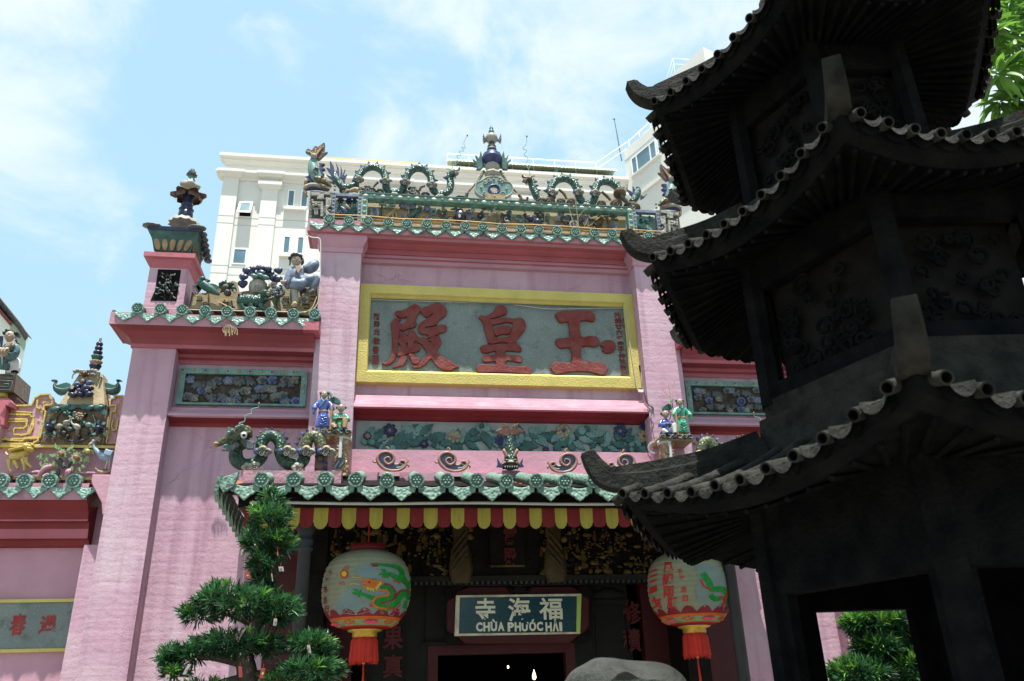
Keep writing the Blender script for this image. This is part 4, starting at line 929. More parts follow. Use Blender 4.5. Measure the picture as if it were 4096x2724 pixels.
for k, (pa, pb) in enumerate(((xl, xl + .72), (-6.9, -6.12), (-.4, .4), (6.0, 6.8))):
    b = MB(); b.box(pa - (.04 if k == 0 else 0), pb, D - .16, D + .1, 0, zc - .06, 'hotel')
    b.loft([[(pa - e, D - .16 - e, z), (pb + e, D - .16 - e, z), (pb + e, D + .05, z), (pa - e, D + .05, z)] for e, z in ((.30, zc + .02), (.30, zc - .14), (.2, zc - .2), (.2, zc - .27), (.02, zc - .34))], 'hoteltrim', smooth=False)
    if k: b.loft([[(pa - e, D - .16 - e, z), (pb + e, D - .16 - e, z), (pb + e, D + .05, z), (pa - e, D + .05, z)] for e, z in ((.0, 26.18), (.2, 26.18), (.2, 25.98), (.13, 25.92), (.13, 25.84), (.01, 25.78))], 'hoteltrim', smooth=False)
    b.build('pilaster', hotel)
b = MB()
for k in range(9):
    for dz in (0, .42): z = 23.70 - 2.8 * k + dz; b.box(xl + .72, 12.4, D - .008, D + .02, z - .012, z + .012, 'joint'); b.box(xl - .05, xl + .72, D - .168, D, z - .012, z + .012, 'joint'); b.box(-6.905, -6.12, D - .168, D, z - .012, z + .012, 'joint')
b.build('joint_lines', hotel)
def hwin(x0, x1, z0, z1, sill=False, opened=False):
    b = MB(); f = .055; y = D + .10
    b.box(x0, x1, D - .004, y + .05, z0, z1, 'black')
    fb = MB()
    for q in ((x0, x1, z0, z0 + f), (x0, x1, z1 - f, z1), (x0, x0 + f, z0 + f, z1 - f), (x1 - f, x1, z0 + f, z1 - f)): fb.box(q[0], q[1], D - .03, D + .05, q[2], q[3], 'whiteframe')
    if opened:                               # top hung sash pushed out at the foot
        sh = MB(); an = R(22); sb = MB(); hgt = z1 - z0
        def pt(x, t, d): return (x, D - .05 - math.sin(an) * t - d * math.cos(an), z1 - .01 - math.cos(an) * t + d * math.sin(an))
        for q in ((x0, x1, 0, f * 1.6), (x0, x1, hgt - f * 1.6, hgt), (x0, x0 + f * 1.6, 0, hgt), (x1 - f * 1.6, x1, 0, hgt)): sh.add([pt(q[0], q[2], 0), pt(q[1], q[2], 0), pt(q[1], q[3], 0), pt(q[0], q[3], 0), pt(q[0], q[2], .04), pt(q[1], q[2], .04), pt(q[1], q[3], .04), pt(q[0], q[3], .04)], [(0, 1, 2, 3), (4, 7, 6, 5), (0, 4, 5, 1), (1, 5, 6, 2), (2, 6, 7, 3), (3, 7, 4, 0)], 'whiteframe')
        fo = fb.build('window', hotel); so_ = sh.build('sash', fo)
        sb.add([pt(x0 + .06, .06, .02), pt(x1 - .06, .06, .02), pt(x1 - .06, hgt - .06, .02), pt(x0 + .06, hgt - .06, .02)], [(0, 1, 2, 3)], 'glass'); sb.build('pane', fo); b.build('recess', fo); return
    fo = fb.build('window', hotel); p = MB(); p.box(x0 + f, x1 - f, D - .010, D + .03, z0 + f, z1 - f, 'glass'); p.build('pane', fo)
    if sill: s = MB(); s.box(x0 - .12, x1 + .62, D - .22, D + .02, z0 - .26, z0 - .10, 'hoteltrim'); s.build('sill', fo)
hwin(-7.93, -7.28, 24.15, 25.03, opened=True)
for k in range(1, 6): hwin(-7.95, -7.30, 24.27 - 2.78 * k, 25.15 - 2.78 * k)
for k in range(6):
    for j in range(2): hwin(-5.64 + .66 * j, -5.28 + .66 * j, 24.92 - 2.72 * k, 25.93 - 2.72 * k, sill=(j == 0))
    for xx in (1.2, 3.4, 8.2): hwin(xx, xx + .4, 24.92 - 2.72 * k, 25.93 - 2.72 * k)
for xx in (9.9, 11.3):
    for k in range(3): hwin(xx, xx + .8, 20.8 - 2.8 * k, 22.4 - 2.8 * k)
b = MB(); pts = [(xt_, D - .1, zz_) for xt_, zz_ in ((-3.9, top + .2), (.95, top + .2))]
b.box(-3.95, .98, D - .2, D + 2, top, top + .24, 'orange'); b.build('roof_fascia', hotel)
# roof terrace canopy of corrugated sheet
b = MB(); cx0, cx1 = 2.5, 11.9; n = 96; cy = D + .4
rows = []
for t in range(7):
    a = math.pi * .5 * t / 6; y = cy + .55 - .75 * math.sin(a); z = 28.55 + .32 * math.cos(a) - .02
    rows.append([(cx0 + (cx1 - cx0) * i / n, y + .03 * math.sin(i * math.pi), z + .022 * (1 if i % 2 else -1)) for i in range(n + 1)])
rows.insert(0, [(p[0], cy + 4, p[2] + .25) for p in rows[0]])
b.loft([[*r] for r in rows], 'canopy', closed=False, cap=False, smooth=True)
b.add([(cx0, cy + .02, 28.34), (cx1, cy + .02, 28.34), (cx1, cy + 4, 28.7), (cx0, cy + 4, 28.7)], [(0, 1, 2, 3)], 'greydark'); b.build('canopy_roof', hotel)  # dark underside: the canopy's own shade is put into its colour
b = MB(); b.box(2.6, 12.3, D + 1.2, D + 1.3, top - .3, 28.6, 'roofwallshade')
for xx in (3.0, 5.6, 8.4, 11.4): b.prism([(xx, 28.35), (xx + .12, 28.35), (xx + .12, top), (xx, top)], D + .35, D + .5, 'steelgreen')
for xx in (5.6, 8.4, 11.4):
    b.add([(xx, D + .1, 28.33), (xx + .12, D + .1, 28.33), (xx + .12, D + 1.2, 28.33), (xx, D + 1.2, 28.33), (xx, D + 1.2, 27.8), (xx + .12, D + 1.2, 27.8)], [(0, 1, 2, 3), (0, 3, 4), (1, 5, 2), (0, 4, 5, 1)], 'steelgreen')
b.build('canopy_frame', hotel)
b = MB()
for z in (29.0, 29.42):
    b.tube([(cx0, D + .8, z), (10.9, D + .8, z), (12.4 + .2, 35.6, 30.2 - (.42 if z < 29.2 else 0)), (13.5, 33.3, 30.2 - (.42 if z < 29.2 else 0)), (14.3, 31.4, 30.2 - (.42 if z < 29.2 else 0))], .028, 'railwhite', 6)
for i in range(8): xx = cx0 + 1.2 * i; b.tube([(xx, D + .8, 28.6), (xx, D + .8, 29.42)], .022, 'railwhite', 5)
for i in range(6): t = i / 5; p = (12.5 + 1.8 * t, 35.5 - 4.1 * t); b.tube([(p[0], p[1], 29.4), (p[0], p[1], 30.2)], .022, 'railwhite', 5)
b.build('roof_railing', hotel)
# wing turned towards the temple
wd_ = np.array([.87, -2.0]); wd_ /= np.linalg.norm(wd_); nrm = np.array([wd_[1], -wd_[0]])   # along the face, outward normal
O2 = np.array([12.40, 35.35])
def wp(t, d=0): q = O2 + wd_ * t + nrm * d * -1; return q
outw = np.array([-abs(wd_[1]), -abs(wd_[0])]); outw = np.array([wd_[1], -wd_[0]])
if outw[0] > 0: outw = -outw
def wbox(mb, t0, t1, d0, d1, z0, z1, mat):   # d outward from the face
    c = [O2 + wd_ * t + outw * d for t, d in ((t0, d1), (t1, d1), (t1, d0), (t0, d0))]
    mb.add([(p[0], p[1], z) for z in (z0, z1) for p in c], [(0, 3, 2, 1), (4, 5, 6, 7), (0, 1, 5, 4), (1, 2, 6, 5), (2, 3, 7, 6), (3, 0, 4, 7)], mat)
b = MB(); wbox(b, -.4, 2.75, -9, 0, 0, 29.55, 'hotel'); wbox(b, 2.75, 6.2, -9, .0, 0, 28.3, 'hotel'); wbox(b, 4.15, 6.4, -9, .25, 28.3, 31.3, 'hotel'); wbox(b, 2.75, 4.15, -9, -.7, 28.3, 31.0, 'hotel')
wbox(b, 6.2, 9.0, -9, -1.0, 0, 30.5, 'hotel')
wbox(b, -.4, 2.8, 0, .14, 26.0, 26.22, 'hoteltrim'); wbox(b, 2.75, 6.3, 0, .2, 25.1, 25.35, 'hoteltrim'); wbox(b, -.4, 2.75, .0, .02, 28.85, 28.88, 'joint'); b.build('angled_wing', hotel)
b = MB(); wz0, wz1, wt0, wt1 = 27.53, 28.65, .10, 2.12
for q in ((wt0, wt1, wz0, wz0 + .07), (wt0, wt1, wz1 - .07, wz1)): wbox(b, q[0], q[1], 0, .05, q[2], q[3], 'whiteframe')
for t in (wt0, wt0 + .42, wt0 + 1.5, wt1 - .07): wbox(b, t, t + .07, .0, .05, wz0 + .07, wz1 - .07, 'whiteframe')
wbox(b, 2.22, 2.28, 0, .05, wz0, wz1, 'whiteframe'); wbox(b, wt0 - .05, 2.4, 0, .16, wz0 - .12, wz0 - .03, 'hoteltrim')
wf = b.build('wide_window', hotel); b = MB(); wbox(b, wt0 + .07, wt1 - .07, -.02, .02, wz0 + .07, wz1 - .07, 'glass'); wbox(b, 2.28, 2.6, -.02, .02, wz0 + .07, wz1 - .07, 'glass'); b.build('pane', wf)
b = MB(); wbox(b, 3.0, 3.9, -.72, -.66, 28.6, 30.6, 'glass'); b.build('tower_window', hotel)
b = MB()
pk = O2 + wd_ * 4.3 + outw * .2
b.tube([(pk[0] - .6, pk[1] + 1.4, 30.2), (pk[0], pk[1], 32.3), (pk[0] + 1.6, pk[1] - .3, 32.0), (pk[0] + 3.2, pk[1] - .6, 31.8)], .018, 'railwhite', 6); b.tube([(pk[0] - .5, pk[1] + 1.2, 30.0), (pk[0], pk[1], 31.9), (pk[0] + 3.2, pk[1] - .6, 31.5)], .015, 'railwhite', 6)
for k in range(4): b.tube([(pk[0] + .8 * k, pk[1] - .15 * k, 31.3), (pk[0] + .8 * k, pk[1] - .15 * k, 32.2 - .13 * k)], .013, 'railwhite', 5)
b.build('tower_railing', hotel)
b = MB(); a0, a1 = np.array((12.25, D + .3, 29.3)), np.array((12.06, D + .3, 32.2))
b.tube([a0, a0 * .5 + a1 * .5, a1], [.03, .026, .018], 'wiredark', 6); b.ell(a1, .05, .05, .06, 'wiredark', 6, 5); b.tube([a1 + np.array([-.14, 0, -.02]), a1, a1 + np.array([.14, 0, .08])], .012, 'wiredark', 5)
mid = a0 * .42 + a1 * .58
b.tube([mid, (8.4, D + .8, 28.9)], .008, 'wire', 4); b.tube([mid, (13.1, 34.2, 30.2)], .008, 'wire', 4); b.tube([mid, (12.7, 35.2, 29.6)], .008, 'wire', 4)
b.build('aerial_mast', None, 'thin dark aerial mast with guy wires on the white building roof', 'aerial')
# pale green building at the far left
vf = View(0, 1100, 2.615); Yf = 19.0
fb_ = thing('green_building', (vf.at(0, 800, Yf)[0] - 1.5, Yf, 0), 'pale green gabled building rising behind the seated teal robed statue', 'building')
def lean(q): q.v = [(p[0] - (4.2 if p[1] > Yf + 2 else 0), p[1], p[2]) for p in q.v]   # its long side runs back to the left
b = MB()
cut(b, vf, [(-900, -260), (0, 250), (118, 390), (110, 600), (105, 3500), (-900, 3500)], Yf, 6, 'limewall'); lean(b); b.build('wall', fb_)
b = MB(); cut(b, vf, [(118, 392), (300, 640), (255, 790), (200, 720), (110, 600)], Yf - .05, 5.5, 'greenwall'); lean(b); b.build('gable', fb_)
b = MB(); cut(b, vf, [(200, 720), (258, 792), (200, 1100), (190, 3500), (105, 3500), (110, 600)], Yf - .02, 5, 'limewall'); lean(b); b.build('side_wall', fb_)
b = MB()
pA = [(-600, -420)] + [(x, y) for x, y in ((-300, -110), (0, 243), (100, 365), (215, 510), (300, 640))]
for (a, c) in zip(pA[:-1], pA[1:]): ribbon(b, vf, [a, c], 9, Yf - .3, 6.5, 'greydark')
for i in range(26): t = i / 25; u, v = -60 + 360 * t, 172 + 468 * t; pxell(b, vf, u + 2, v - 1, 7, 7, Yf - .35, .2, 'brown', 0, 6, 4)
lean(b); b.build('roof_edge', fb_)
b = MB(); ribbon(b, vf, [(-300, 40), (0, 380), (105, 505)], 36, Yf - .12, .14, 'lred')
for i in range(9): u = -40 + 17 * i; pxell(b, vf, u, 350 + (u + 40) * 1.13 - 5, 6, 9, Yf - .14, .06, 'lorange', 0, 6, 4)
b.names = ['rose', 'copper']; b.build('red_trim', fb_)
# ================================================================ DARK STONE PAGODA in the right foreground
PCX, PCY, PPH, PST = 2.04, 3.0, R(-6.05), 1.258        # PST: the plan is a little deeper than it is wide
pag = thing('stone_pagoda', (PCX, PCY, 0), 'dark weathered three tier hexagonal pagoda with upturned tiled eaves', 'pagoda')
def hxp(r, i, z, f=0.0):                     # point on the way from corner i to corner i + 1
    a0, a1 = PPH + i * math.pi / 3, PPH + (i + 1) * math.pi / 3
    return np.array([PCX + r * ((1 - f) * math.cos(a0) + f * math.cos(a1)), PCY + PST * r * ((1 - f) * math.sin(a0) + f * math.sin(a1)), z])
def hexring(mb, r0, r1, z0, z1, mat):        # hexagonal frustum
    A = [hxp(r0, i, z0) for i in range(6)]; B = [hxp(r1, i, z1) for i in range(6)]; mb.loft([A, B], mat, smooth=False)
def tier(Rr, zc, rise, rn, zn, ntile, rt, rb, zb, horn):
    """Rr eave corner radius, zc corner height, rn/zn neck on top, rb/zb body below"""
    def ez(f): return zc - rise * (1 - abs(2 * f - 1) ** 2.0)
    def er(f): return Rr * (1 - .035 * (1 - abs(2 * f - 1) ** 2))
    n = 16; roof = MB(); top = []; und = []
    for k in range(6):
        def surf(f, t):                      # t 0 at the eave, 1 at the neck: slack curve
            a = hxp(er(f), k, ez(f), f); c = hxp(rn, k, zn, f); p = a * (1 - t) + c * t; p[2] = a[2] + (c[2] - a[2]) * (.55 * t + .45 * t * t); return p
        G = [[surf(i / n, j / 5) for i in range(n + 1)] for j in range(6)]
        roof.loft(G, 'stone', closed=False, cap=False)
        # fascia under the tiles, then the soffit running in to the body
        E0 = [surf(i / n, 0) for i in range(n + 1)]
        E1 = [p + np.array([0, 0, -.045]) + (np.array([PCX, PCY, p[2]]) - p) * .012 for p in E0]
        E2 = [p + np.array([0, 0, -.075]) + (np.array([PCX, PCY, p[2]]) - p) * .06 for p in E0]
        E3 = [hxp(rb * 1.02, k, zb, i / n) for i in range(n + 1)]
        roof.loft([E0, E1, E2, E3], 'stone', closed=False, cap=False, smooth=False)
    roof_o = roof.build('roof', pag)
    tl = MB(); rng = random.Random(int(Rr * 100))
    for k in range(6):
        def surf(f, t):
            a = hxp(er(f), k, ez(f), f); c = hxp(rn, k, zn, f); p = a * (1 - t) + c * t; p[2] = a[2] + (c[2] - a[2]) * (.55 * t + .45 * t * t); return p
        eout = hxp(1, k, 0, .5) - np.array([PCX, PCY, 0]); eout[2] = 0; eout /= np.linalg.norm(eout)
        for i in range(ntile):
            f = (i + .5) / ntile; Lk = float(np.linalg.norm(hxp(Rr, k, 0, 0) - hxp(Rr, k, 0, 1))); Ln = Lk * rn / Rr; sp = Lk / ntile
            C3 = np.array([PCX, PCY, 0]); hgt = float(np.linalg.norm(hxp(Rr * .985, k, 0, .5) - C3) - np.linalg.norm(hxp(rn, k, 0, .5) - C3))
            # tiles run straight up the slope until they meet the hip
            def climb(t):
                p0 = surf(f, 0); dist = hgt * t; q = p0 - eout * dist
                half = (Lk * (1 - t) + Ln * t) / 2; off = (f - .5) * Lk
                tt = t; fz = .5 + off / max(2 * half, 1e-3)
                z = surf(min(max(fz, 0), 1), tt)[2]; q[2] = z; return q, abs(off) <= half
            pts = []
            for j in range(8):
                q, ok = climb(j / 7)
                if not ok: break
                pts.append(q + np.array([0, 0, rt * .35]))
            if len(pts) < 2:
                q = surf(f, 0); pts = [q + np.array([0, 0, rt * .35]), q - eout * .05 + np.array([0, 0, rt * .35 + .015])]
            jit = rng.uniform(-.004, .004); pts = [p + np.array([0, 0, jit]) for p in pts]
            d = pts[0] - pts[1]; d /= np.linalg.norm(d); pts.insert(0, pts[0] + d * .055)
            P = [np.array(p) for p in smooth_pts(pts, 3)]
            rads = [rt * (1.0 if j % 3 else .93) for j in range(len(P))]; rads[0] = rt
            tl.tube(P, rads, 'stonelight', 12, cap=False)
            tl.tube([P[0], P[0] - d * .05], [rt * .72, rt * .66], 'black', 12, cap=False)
            m = [P[0] + (np.array(c)) for c in ((0, 0, 0),)]
            # rim ring and a black plug standing in for the shade of the hollow end
            e1 = np.cross(d, [0, 0, 1.0]); e1 /= np.linalg.norm(e1); e2 = np.cross(e1, d)
            c0 = [P[0] + rt * (e1 * math.cos(a) + e2 * math.sin(a)) for a in np.linspace(0, 2 * math.pi, 13)[:-1]]; c1 = [P[0] + rt * .72 * (e1 * math.cos(a) + e2 * math.sin(a)) for a in np.linspace(0, 2 * math.pi, 13)[:-1]]
            tl.add(c0 + c1, [(j, (j + 1) % 12, 12 + (j + 1) % 12, 12 + j) for j in range(12)], 'stonelight')
            c2 = [p - d * .04 for p in c1]; tl.add(c2, [tuple(range(12))], 'black')
            if i < ntile - 1:                # pan tile lip between two tubes, hanging a little
                g_ = (i + 1) / ntile; a = surf(g_, 0) + eout * .03; w2 = sp * .37
                ed = hxp(1, k, 0, 1) - hxp(1, k, 0, 0); ed /= np.linalg.norm(ed)
                up_ = [a + ed * (w2 * s) + np.array([0, 0, .010 - .020 * (1 - s * s)]) for s in np.linspace(-1, 1, 7)]
                lo_ = [p + np.array([0, 0, -.018 - .012 * (1 - s * s)]) + eout * .006 for p, s in zip(up_, np.linspace(-1, 1, 7))]
                bk_ = [p - eout * .12 + np.array([0, 0, .03]) for p in up_]
                tl.loft([bk_, up_], 'stonemid', closed=False, cap=False); tl.loft([up_, lo_], 'stonelight', closed=False, cap=False)
                sc_ = [surf(g_, 0) + ed * (w2 * 1.2 * s) + eout * .012 + np.array([0, 0, -.02 - .035 * (1 - s * s)]) for s in np.linspace(-1, 1, 7)]
                tl.loft([[surf(g_, 0) + ed * (w2 * 1.2 * s) + eout * .012 for s in np.linspace(-1, 1, 7)], sc_], 'stone', closed=False, cap=False)
    tl.build('roof_tiles', roof_o)
    for k in range(6):                       # hip ridges ending in upturned horns
        h = MB(); a = PPH + k * math.pi / 3; rad = np.array([math.cos(a), PST * math.sin(a), 0]); tan = np.array([-PST * math.sin(a), math.cos(a), 0]); tan /= np.linalg.norm(tan); c = np.array([PCX, PCY, 0])
        ctl = [(rn * .98, zn + .03, .078, .045), (rn + (Rr - rn) * .35, zn * .62 + zc * .38 + .0, .082, .045), (rn + (Rr - rn) * .7, zn * .26 + zc * .74, .085, .045), (Rr * .96, zc + .025, .075, .042), (Rr + horn * .40, zc + .040, .056, .038), (Rr + horn * .78, zc + .035 + horn * .48, .045, .034), (Rr + horn * .95, zc + .04 + horn * .95, .026, .030)]
        q = smooth_pts(ctl, 5); rings = []
        for j, p in enumerate(q):
            dq = q[min(j + 1, len(q) - 1)] - q[max(j - 1, 0)]; dd = np.array([dq[0], dq[1]]); dd /= np.linalg.norm(dd); nn = np.array([-dd[1], dd[0]])
            def cn(s, t): rr_, z_ = p[0] + nn[0] * t, p[1] + nn[1] * t; return c + rad * rr_ + tan * s + np.array([0, 0, z_])
            wv, hv = p[3], p[2]
            rings.append([cn(-wv, -.03), cn(-wv, hv * .45), cn(-wv * .8, hv * .55), cn(-wv * .72, hv), cn(wv * .72, hv), cn(wv * .8, hv * .55), cn(wv, hv * .45), cn(wv, -.03)])
        h.loft(rings, 'stonemid', smooth=False); h.build('hip_ridge', roof_o)
    rf = MB()                                # rafters under the eave
    for k in range(6):
        for i in range(13):
            f = (i + .5) / 13; a = hxp(er(f) * .93, k, ez(f) - .085, f); e = hxp(rb * 1.0, k, zb - .01, f); rf.tube([a, e], .011, 'stone', 4, smooth=False)
    rf.build('rafters', roof_o)
def corner_posts(r, z0, z1, w_, mat, name='post'):
    for i in range(6):
        b = MB(); c = hxp(r, i, 0); b.lathe([(w_, z0), (w_, z1)], (c[0], c[1], 0), mat, 6, smooth=False, rot=PPH); b.build(name, pag)
def face_box(mb, k, r, f0, f1, d0, d1, z0, z1, mat):
    A, B = hxp(r, k, 0, f0), hxp(r, k, 0, f1); o = hxp(1, k, 0, .5) - np.array([PCX, PCY, 0]); o /= np.linalg.norm(o)
    c = [A + o * d1, B + o * d1, B + o * d0, A + o * d0]
    mb.add([(p[0], p[1], z) for z in (z0, z1) for p in c], [(0, 3, 2, 1), (4, 5, 6, 7), (0, 1, 5, 4), (1, 2, 6, 5), (2, 3, 7, 6), (3, 0, 4, 7)], mat)
# ground storey: open frame, solid below
PCX += .05
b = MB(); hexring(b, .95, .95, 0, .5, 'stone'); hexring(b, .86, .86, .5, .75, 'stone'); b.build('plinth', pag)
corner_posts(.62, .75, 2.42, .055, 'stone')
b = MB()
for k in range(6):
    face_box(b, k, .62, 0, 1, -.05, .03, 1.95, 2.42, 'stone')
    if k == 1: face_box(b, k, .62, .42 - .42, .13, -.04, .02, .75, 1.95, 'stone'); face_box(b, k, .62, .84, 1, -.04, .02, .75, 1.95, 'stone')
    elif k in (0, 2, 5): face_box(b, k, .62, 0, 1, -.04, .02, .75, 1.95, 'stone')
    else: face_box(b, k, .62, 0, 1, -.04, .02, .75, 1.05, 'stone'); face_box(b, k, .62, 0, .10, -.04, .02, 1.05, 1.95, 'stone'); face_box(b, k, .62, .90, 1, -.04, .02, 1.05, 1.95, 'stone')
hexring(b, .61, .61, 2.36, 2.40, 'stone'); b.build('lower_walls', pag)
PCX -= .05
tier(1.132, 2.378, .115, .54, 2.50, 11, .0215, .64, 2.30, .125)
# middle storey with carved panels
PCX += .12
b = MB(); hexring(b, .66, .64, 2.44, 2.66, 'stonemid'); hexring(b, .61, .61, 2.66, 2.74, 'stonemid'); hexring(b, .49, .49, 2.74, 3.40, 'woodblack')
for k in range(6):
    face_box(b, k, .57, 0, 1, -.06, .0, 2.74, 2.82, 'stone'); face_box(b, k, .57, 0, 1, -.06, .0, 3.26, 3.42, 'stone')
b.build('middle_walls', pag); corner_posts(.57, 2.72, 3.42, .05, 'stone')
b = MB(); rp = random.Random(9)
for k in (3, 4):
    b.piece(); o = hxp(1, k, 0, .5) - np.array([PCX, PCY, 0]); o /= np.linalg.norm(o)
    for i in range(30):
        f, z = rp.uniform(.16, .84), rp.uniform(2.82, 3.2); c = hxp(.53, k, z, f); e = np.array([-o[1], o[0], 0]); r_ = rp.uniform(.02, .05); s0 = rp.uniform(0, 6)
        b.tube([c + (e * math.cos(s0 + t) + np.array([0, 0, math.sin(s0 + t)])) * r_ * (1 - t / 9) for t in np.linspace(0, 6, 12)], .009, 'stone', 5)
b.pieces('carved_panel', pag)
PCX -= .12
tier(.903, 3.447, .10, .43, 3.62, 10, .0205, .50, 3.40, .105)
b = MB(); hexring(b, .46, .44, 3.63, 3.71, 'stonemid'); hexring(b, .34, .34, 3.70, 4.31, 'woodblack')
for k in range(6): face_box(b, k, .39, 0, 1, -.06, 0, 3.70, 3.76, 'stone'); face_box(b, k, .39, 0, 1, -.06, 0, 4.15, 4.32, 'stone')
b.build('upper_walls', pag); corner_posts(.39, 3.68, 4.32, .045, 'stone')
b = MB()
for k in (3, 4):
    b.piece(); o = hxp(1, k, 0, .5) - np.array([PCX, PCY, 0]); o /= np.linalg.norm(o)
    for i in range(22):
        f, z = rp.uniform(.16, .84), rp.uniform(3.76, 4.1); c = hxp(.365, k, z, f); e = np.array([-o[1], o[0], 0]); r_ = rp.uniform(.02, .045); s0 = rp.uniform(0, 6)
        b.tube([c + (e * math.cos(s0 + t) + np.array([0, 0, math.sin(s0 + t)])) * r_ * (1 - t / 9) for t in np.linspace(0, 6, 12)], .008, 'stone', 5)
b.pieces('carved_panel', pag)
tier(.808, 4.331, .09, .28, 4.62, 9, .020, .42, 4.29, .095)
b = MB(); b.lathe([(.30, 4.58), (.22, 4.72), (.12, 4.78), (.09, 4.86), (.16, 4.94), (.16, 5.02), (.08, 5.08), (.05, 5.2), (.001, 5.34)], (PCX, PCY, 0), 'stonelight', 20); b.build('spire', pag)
# weathered rock in front of the doorway
b = MB(); rk = View(2300, 1700, 1.531); Yk = 2.6
out_ = [np.array(rk.at(p[0], p[1], Yk)) for p in smooth_pts([(0, 1720), (8, 1600), (34, 1528), (90, 1478), (150, 1436), (205, 1426), (330, 1440), (500, 1452), (600, 1488), (670, 1552), (715, 1636), (730, 1720)], 5)]
cen = np.mean(out_, axis=0) - np.array([0, 0, .08]); rings = []
from mathutils import noise as mnoise
for dy, ins in ((-.10, .40), (-.075, .26), (-.04, .12), (0, 0), (.10, -.02), (.22, .02), (.32, .14), (.37, .40)):
    rr_ = []
    for p in out_:
        q = cen + (p - cen) * (1 - ins) + np.array([0, dy, 0]); nz = mnoise.noise(Vector(q * 9)) * .018 + mnoise.noise(Vector(q * 28)) * .007
        rr_.append(q + np.array([0, -nz, nz * (0 if dy == 0 else 1)]))
    rings.append(rr_)
b.loft(rings, 'rocklight')
b.lathe([(.32, 0), (.30, .6), (.22, 1.2), (.14, 1.62)], (float(cen[0]), Yk + .16, 0), 'rocklight', 14, sy=.6)
b.build('garden_rock', None, 'pale rough rounded rock poking up below the temple door beside the pagoda', 'rock', base=(1.1, Yk, 0))
# ================================================================ CERAMIC RIDGE OF THE MIDDLE BAY
YR = 6.80                                    # front of the ridge box
rid = thing('ridge_frieze', (XC, YR, zt(1130, 520, YR)), 'long glazed ceramic frieze box along the top of the middle bay', 'frieze')
rl = z3.at(170, 1000, YR)[0]; rr_ = 2 * XC - rl
zr1, zr0 = z3.at(2060, 1020, YR)[2], zt(1130, 530, YR)
px0, px1 = z3.at(425, 1000, YR)[0], z3.at(765, 1000, YR)[0]
for sgn in (0, 1):
    b = MB(); b.box(rl, px0, YR - .02, 7.1, zr0, zr1 + .01, 'greydark'); k = (px0 - rl)
    for q in ([(180, 905), (400, 905), (400, 935), (330, 935), (330, 985), (250, 985), (250, 945), (180, 945)], [(190, 1010), (320, 1010), (320, 1180), (290, 1180), (290, 1035), (190, 1035)], [(350, 960), (420, 980), (410, 1060), (360, 1100), (420, 1180), (350, 1180)]): cut(b, z3, q, YR - .035, .03, 'grey', bev=.004)
    for u, v in ((210, 1065), (243, 1055), (275, 1065)): pxell(b, z3, u, v, 17, 17, YR - .04, .02, 'cream')
    cut(b, z3, [(188, 1082), (300, 1082), (265, 1110), (265, 1160), (220, 1160), (220, 1110)], YR - .035, .03, 'grey', bev=.004)
    rq = random.Random(2)
    for i in range(26): pxell(b, z3, rq.uniform(190, 415), rq.uniform(910, 1180), rq.uniform(8, 20), rq.uniform(6, 14), YR - .025, .012, rq.choice(('grey', 'cream', 'greydark')), rq.uniform(0, 90), 7, 4)
    (mirror(b) if sgn else b).build('end_pier', rid)
    b = MB()
    for q in ((px0, px0 + .035, zr0, zr1), (px1 - .035, px1, zr0, zr1), (px0 + .035, px1 - .035, zr1 - .03, zr1)): b.box(q[0], q[1], YR - .025, YR + .02, q[2], q[3], 'robegrey')
    for i in range(10):
        for xx in (px0 + .017, px1 - .018): b.box(xx - .010, xx + .010, YR - .03, YR, zr0 + .02 + i * .042, zr0 + .03 + i * .042, 'cream')
    b.box(px0 + .03, px1 - .03, YR + .06, YR + .1, zr0, zr1 - .02, 'tealdark')
    if not sgn:
        for u, v, r, m in ((520, 1000, 40, 'brown'), (615, 1010, 42, 'navy'), (680, 1010, 32, 'tealdark'), (510, 1150, 36, 'grey'), (690, 1150, 40, 'tealdark')): flower(b, z3, u, v, r, YR + .03, m, 'navy', 6, .02)
        pxtube(b, z3, [(525, 1075, 10), (560, 1105, 20), (590, 1140, 8)], YR - .0, 'bluelite', 8); pxtube(b, z3, [(580, 1050, 12), (600, 1080, 20), (635, 1100, 6)], YR - .0, 'ochre', 8)
    else:
        rq = random.Random(8)
        for i in range(26): leaf(b, z3, rq.uniform(500, 690), rq.uniform(980, 1180), 60, 14, rq.uniform(0, 360), YR + rq.uniform(0, .05), rq.choice(('teal', 'tealdark')))
    (mirror(b) if sgn else b).build('side_niche', rid)
b = MB(); m0, m1 = px1, 2 * XC - px1; bw = .040
b.box(m0, m1, YR - .04, YR + .05, zr1 - .045, zr1, 'tealbar'); b.box(m0, m1, YR - .05, YR + .05, zr1 - .0, zr1 + .012, 'tealdark'); b.box(m0, m0 + .055, YR - .04, YR + .05, zr0, zr1 - .045, 'tealbar'); b.box(m1 - .055, m1, YR - .04, YR + .05, zr0, zr1 - .045, 'tealbar')
n = 33
for i in range(n):
    x = m0 + .035 + (m1 - m0 - .07) * i / (n - 1)
    if i % 2: b.ell((x, YR - .042, zr1 - .023), .016, .012, .016, 'ochre', 8, 5)
    else: b.ell((x, YR - .042, zr1 - .023), .028, .012, .017, 'medal', 10, 5)
for k in range(4):
    for x in (m0 + .028, m1 - .028): b.ell((x, YR - .042, zr1 - .085 - .065 * k), .02, .01, .018, 'cream' if k % 2 else 'ochre', 8, 5)
b.box(m0 + .05, m1 - .05, YR + .07, YR + .12, zr0 - .05, zr1 - .02, 'panelbeige'); b.build('frieze_frame', rid)
b = MB()
for k in range(1, 6): x = m0 + (m1 - m0) * k / 6; b.box(x - .004, x + .004, YR + .03, YR + .08, zr0, zr1 - .045, 'tan')
b.box(m0, m1, YR - .05, YR + .3, zr0 - .04, zr0 - .005, 'tan'); b.build('panel_joints', rid)
Yq = YR + .035
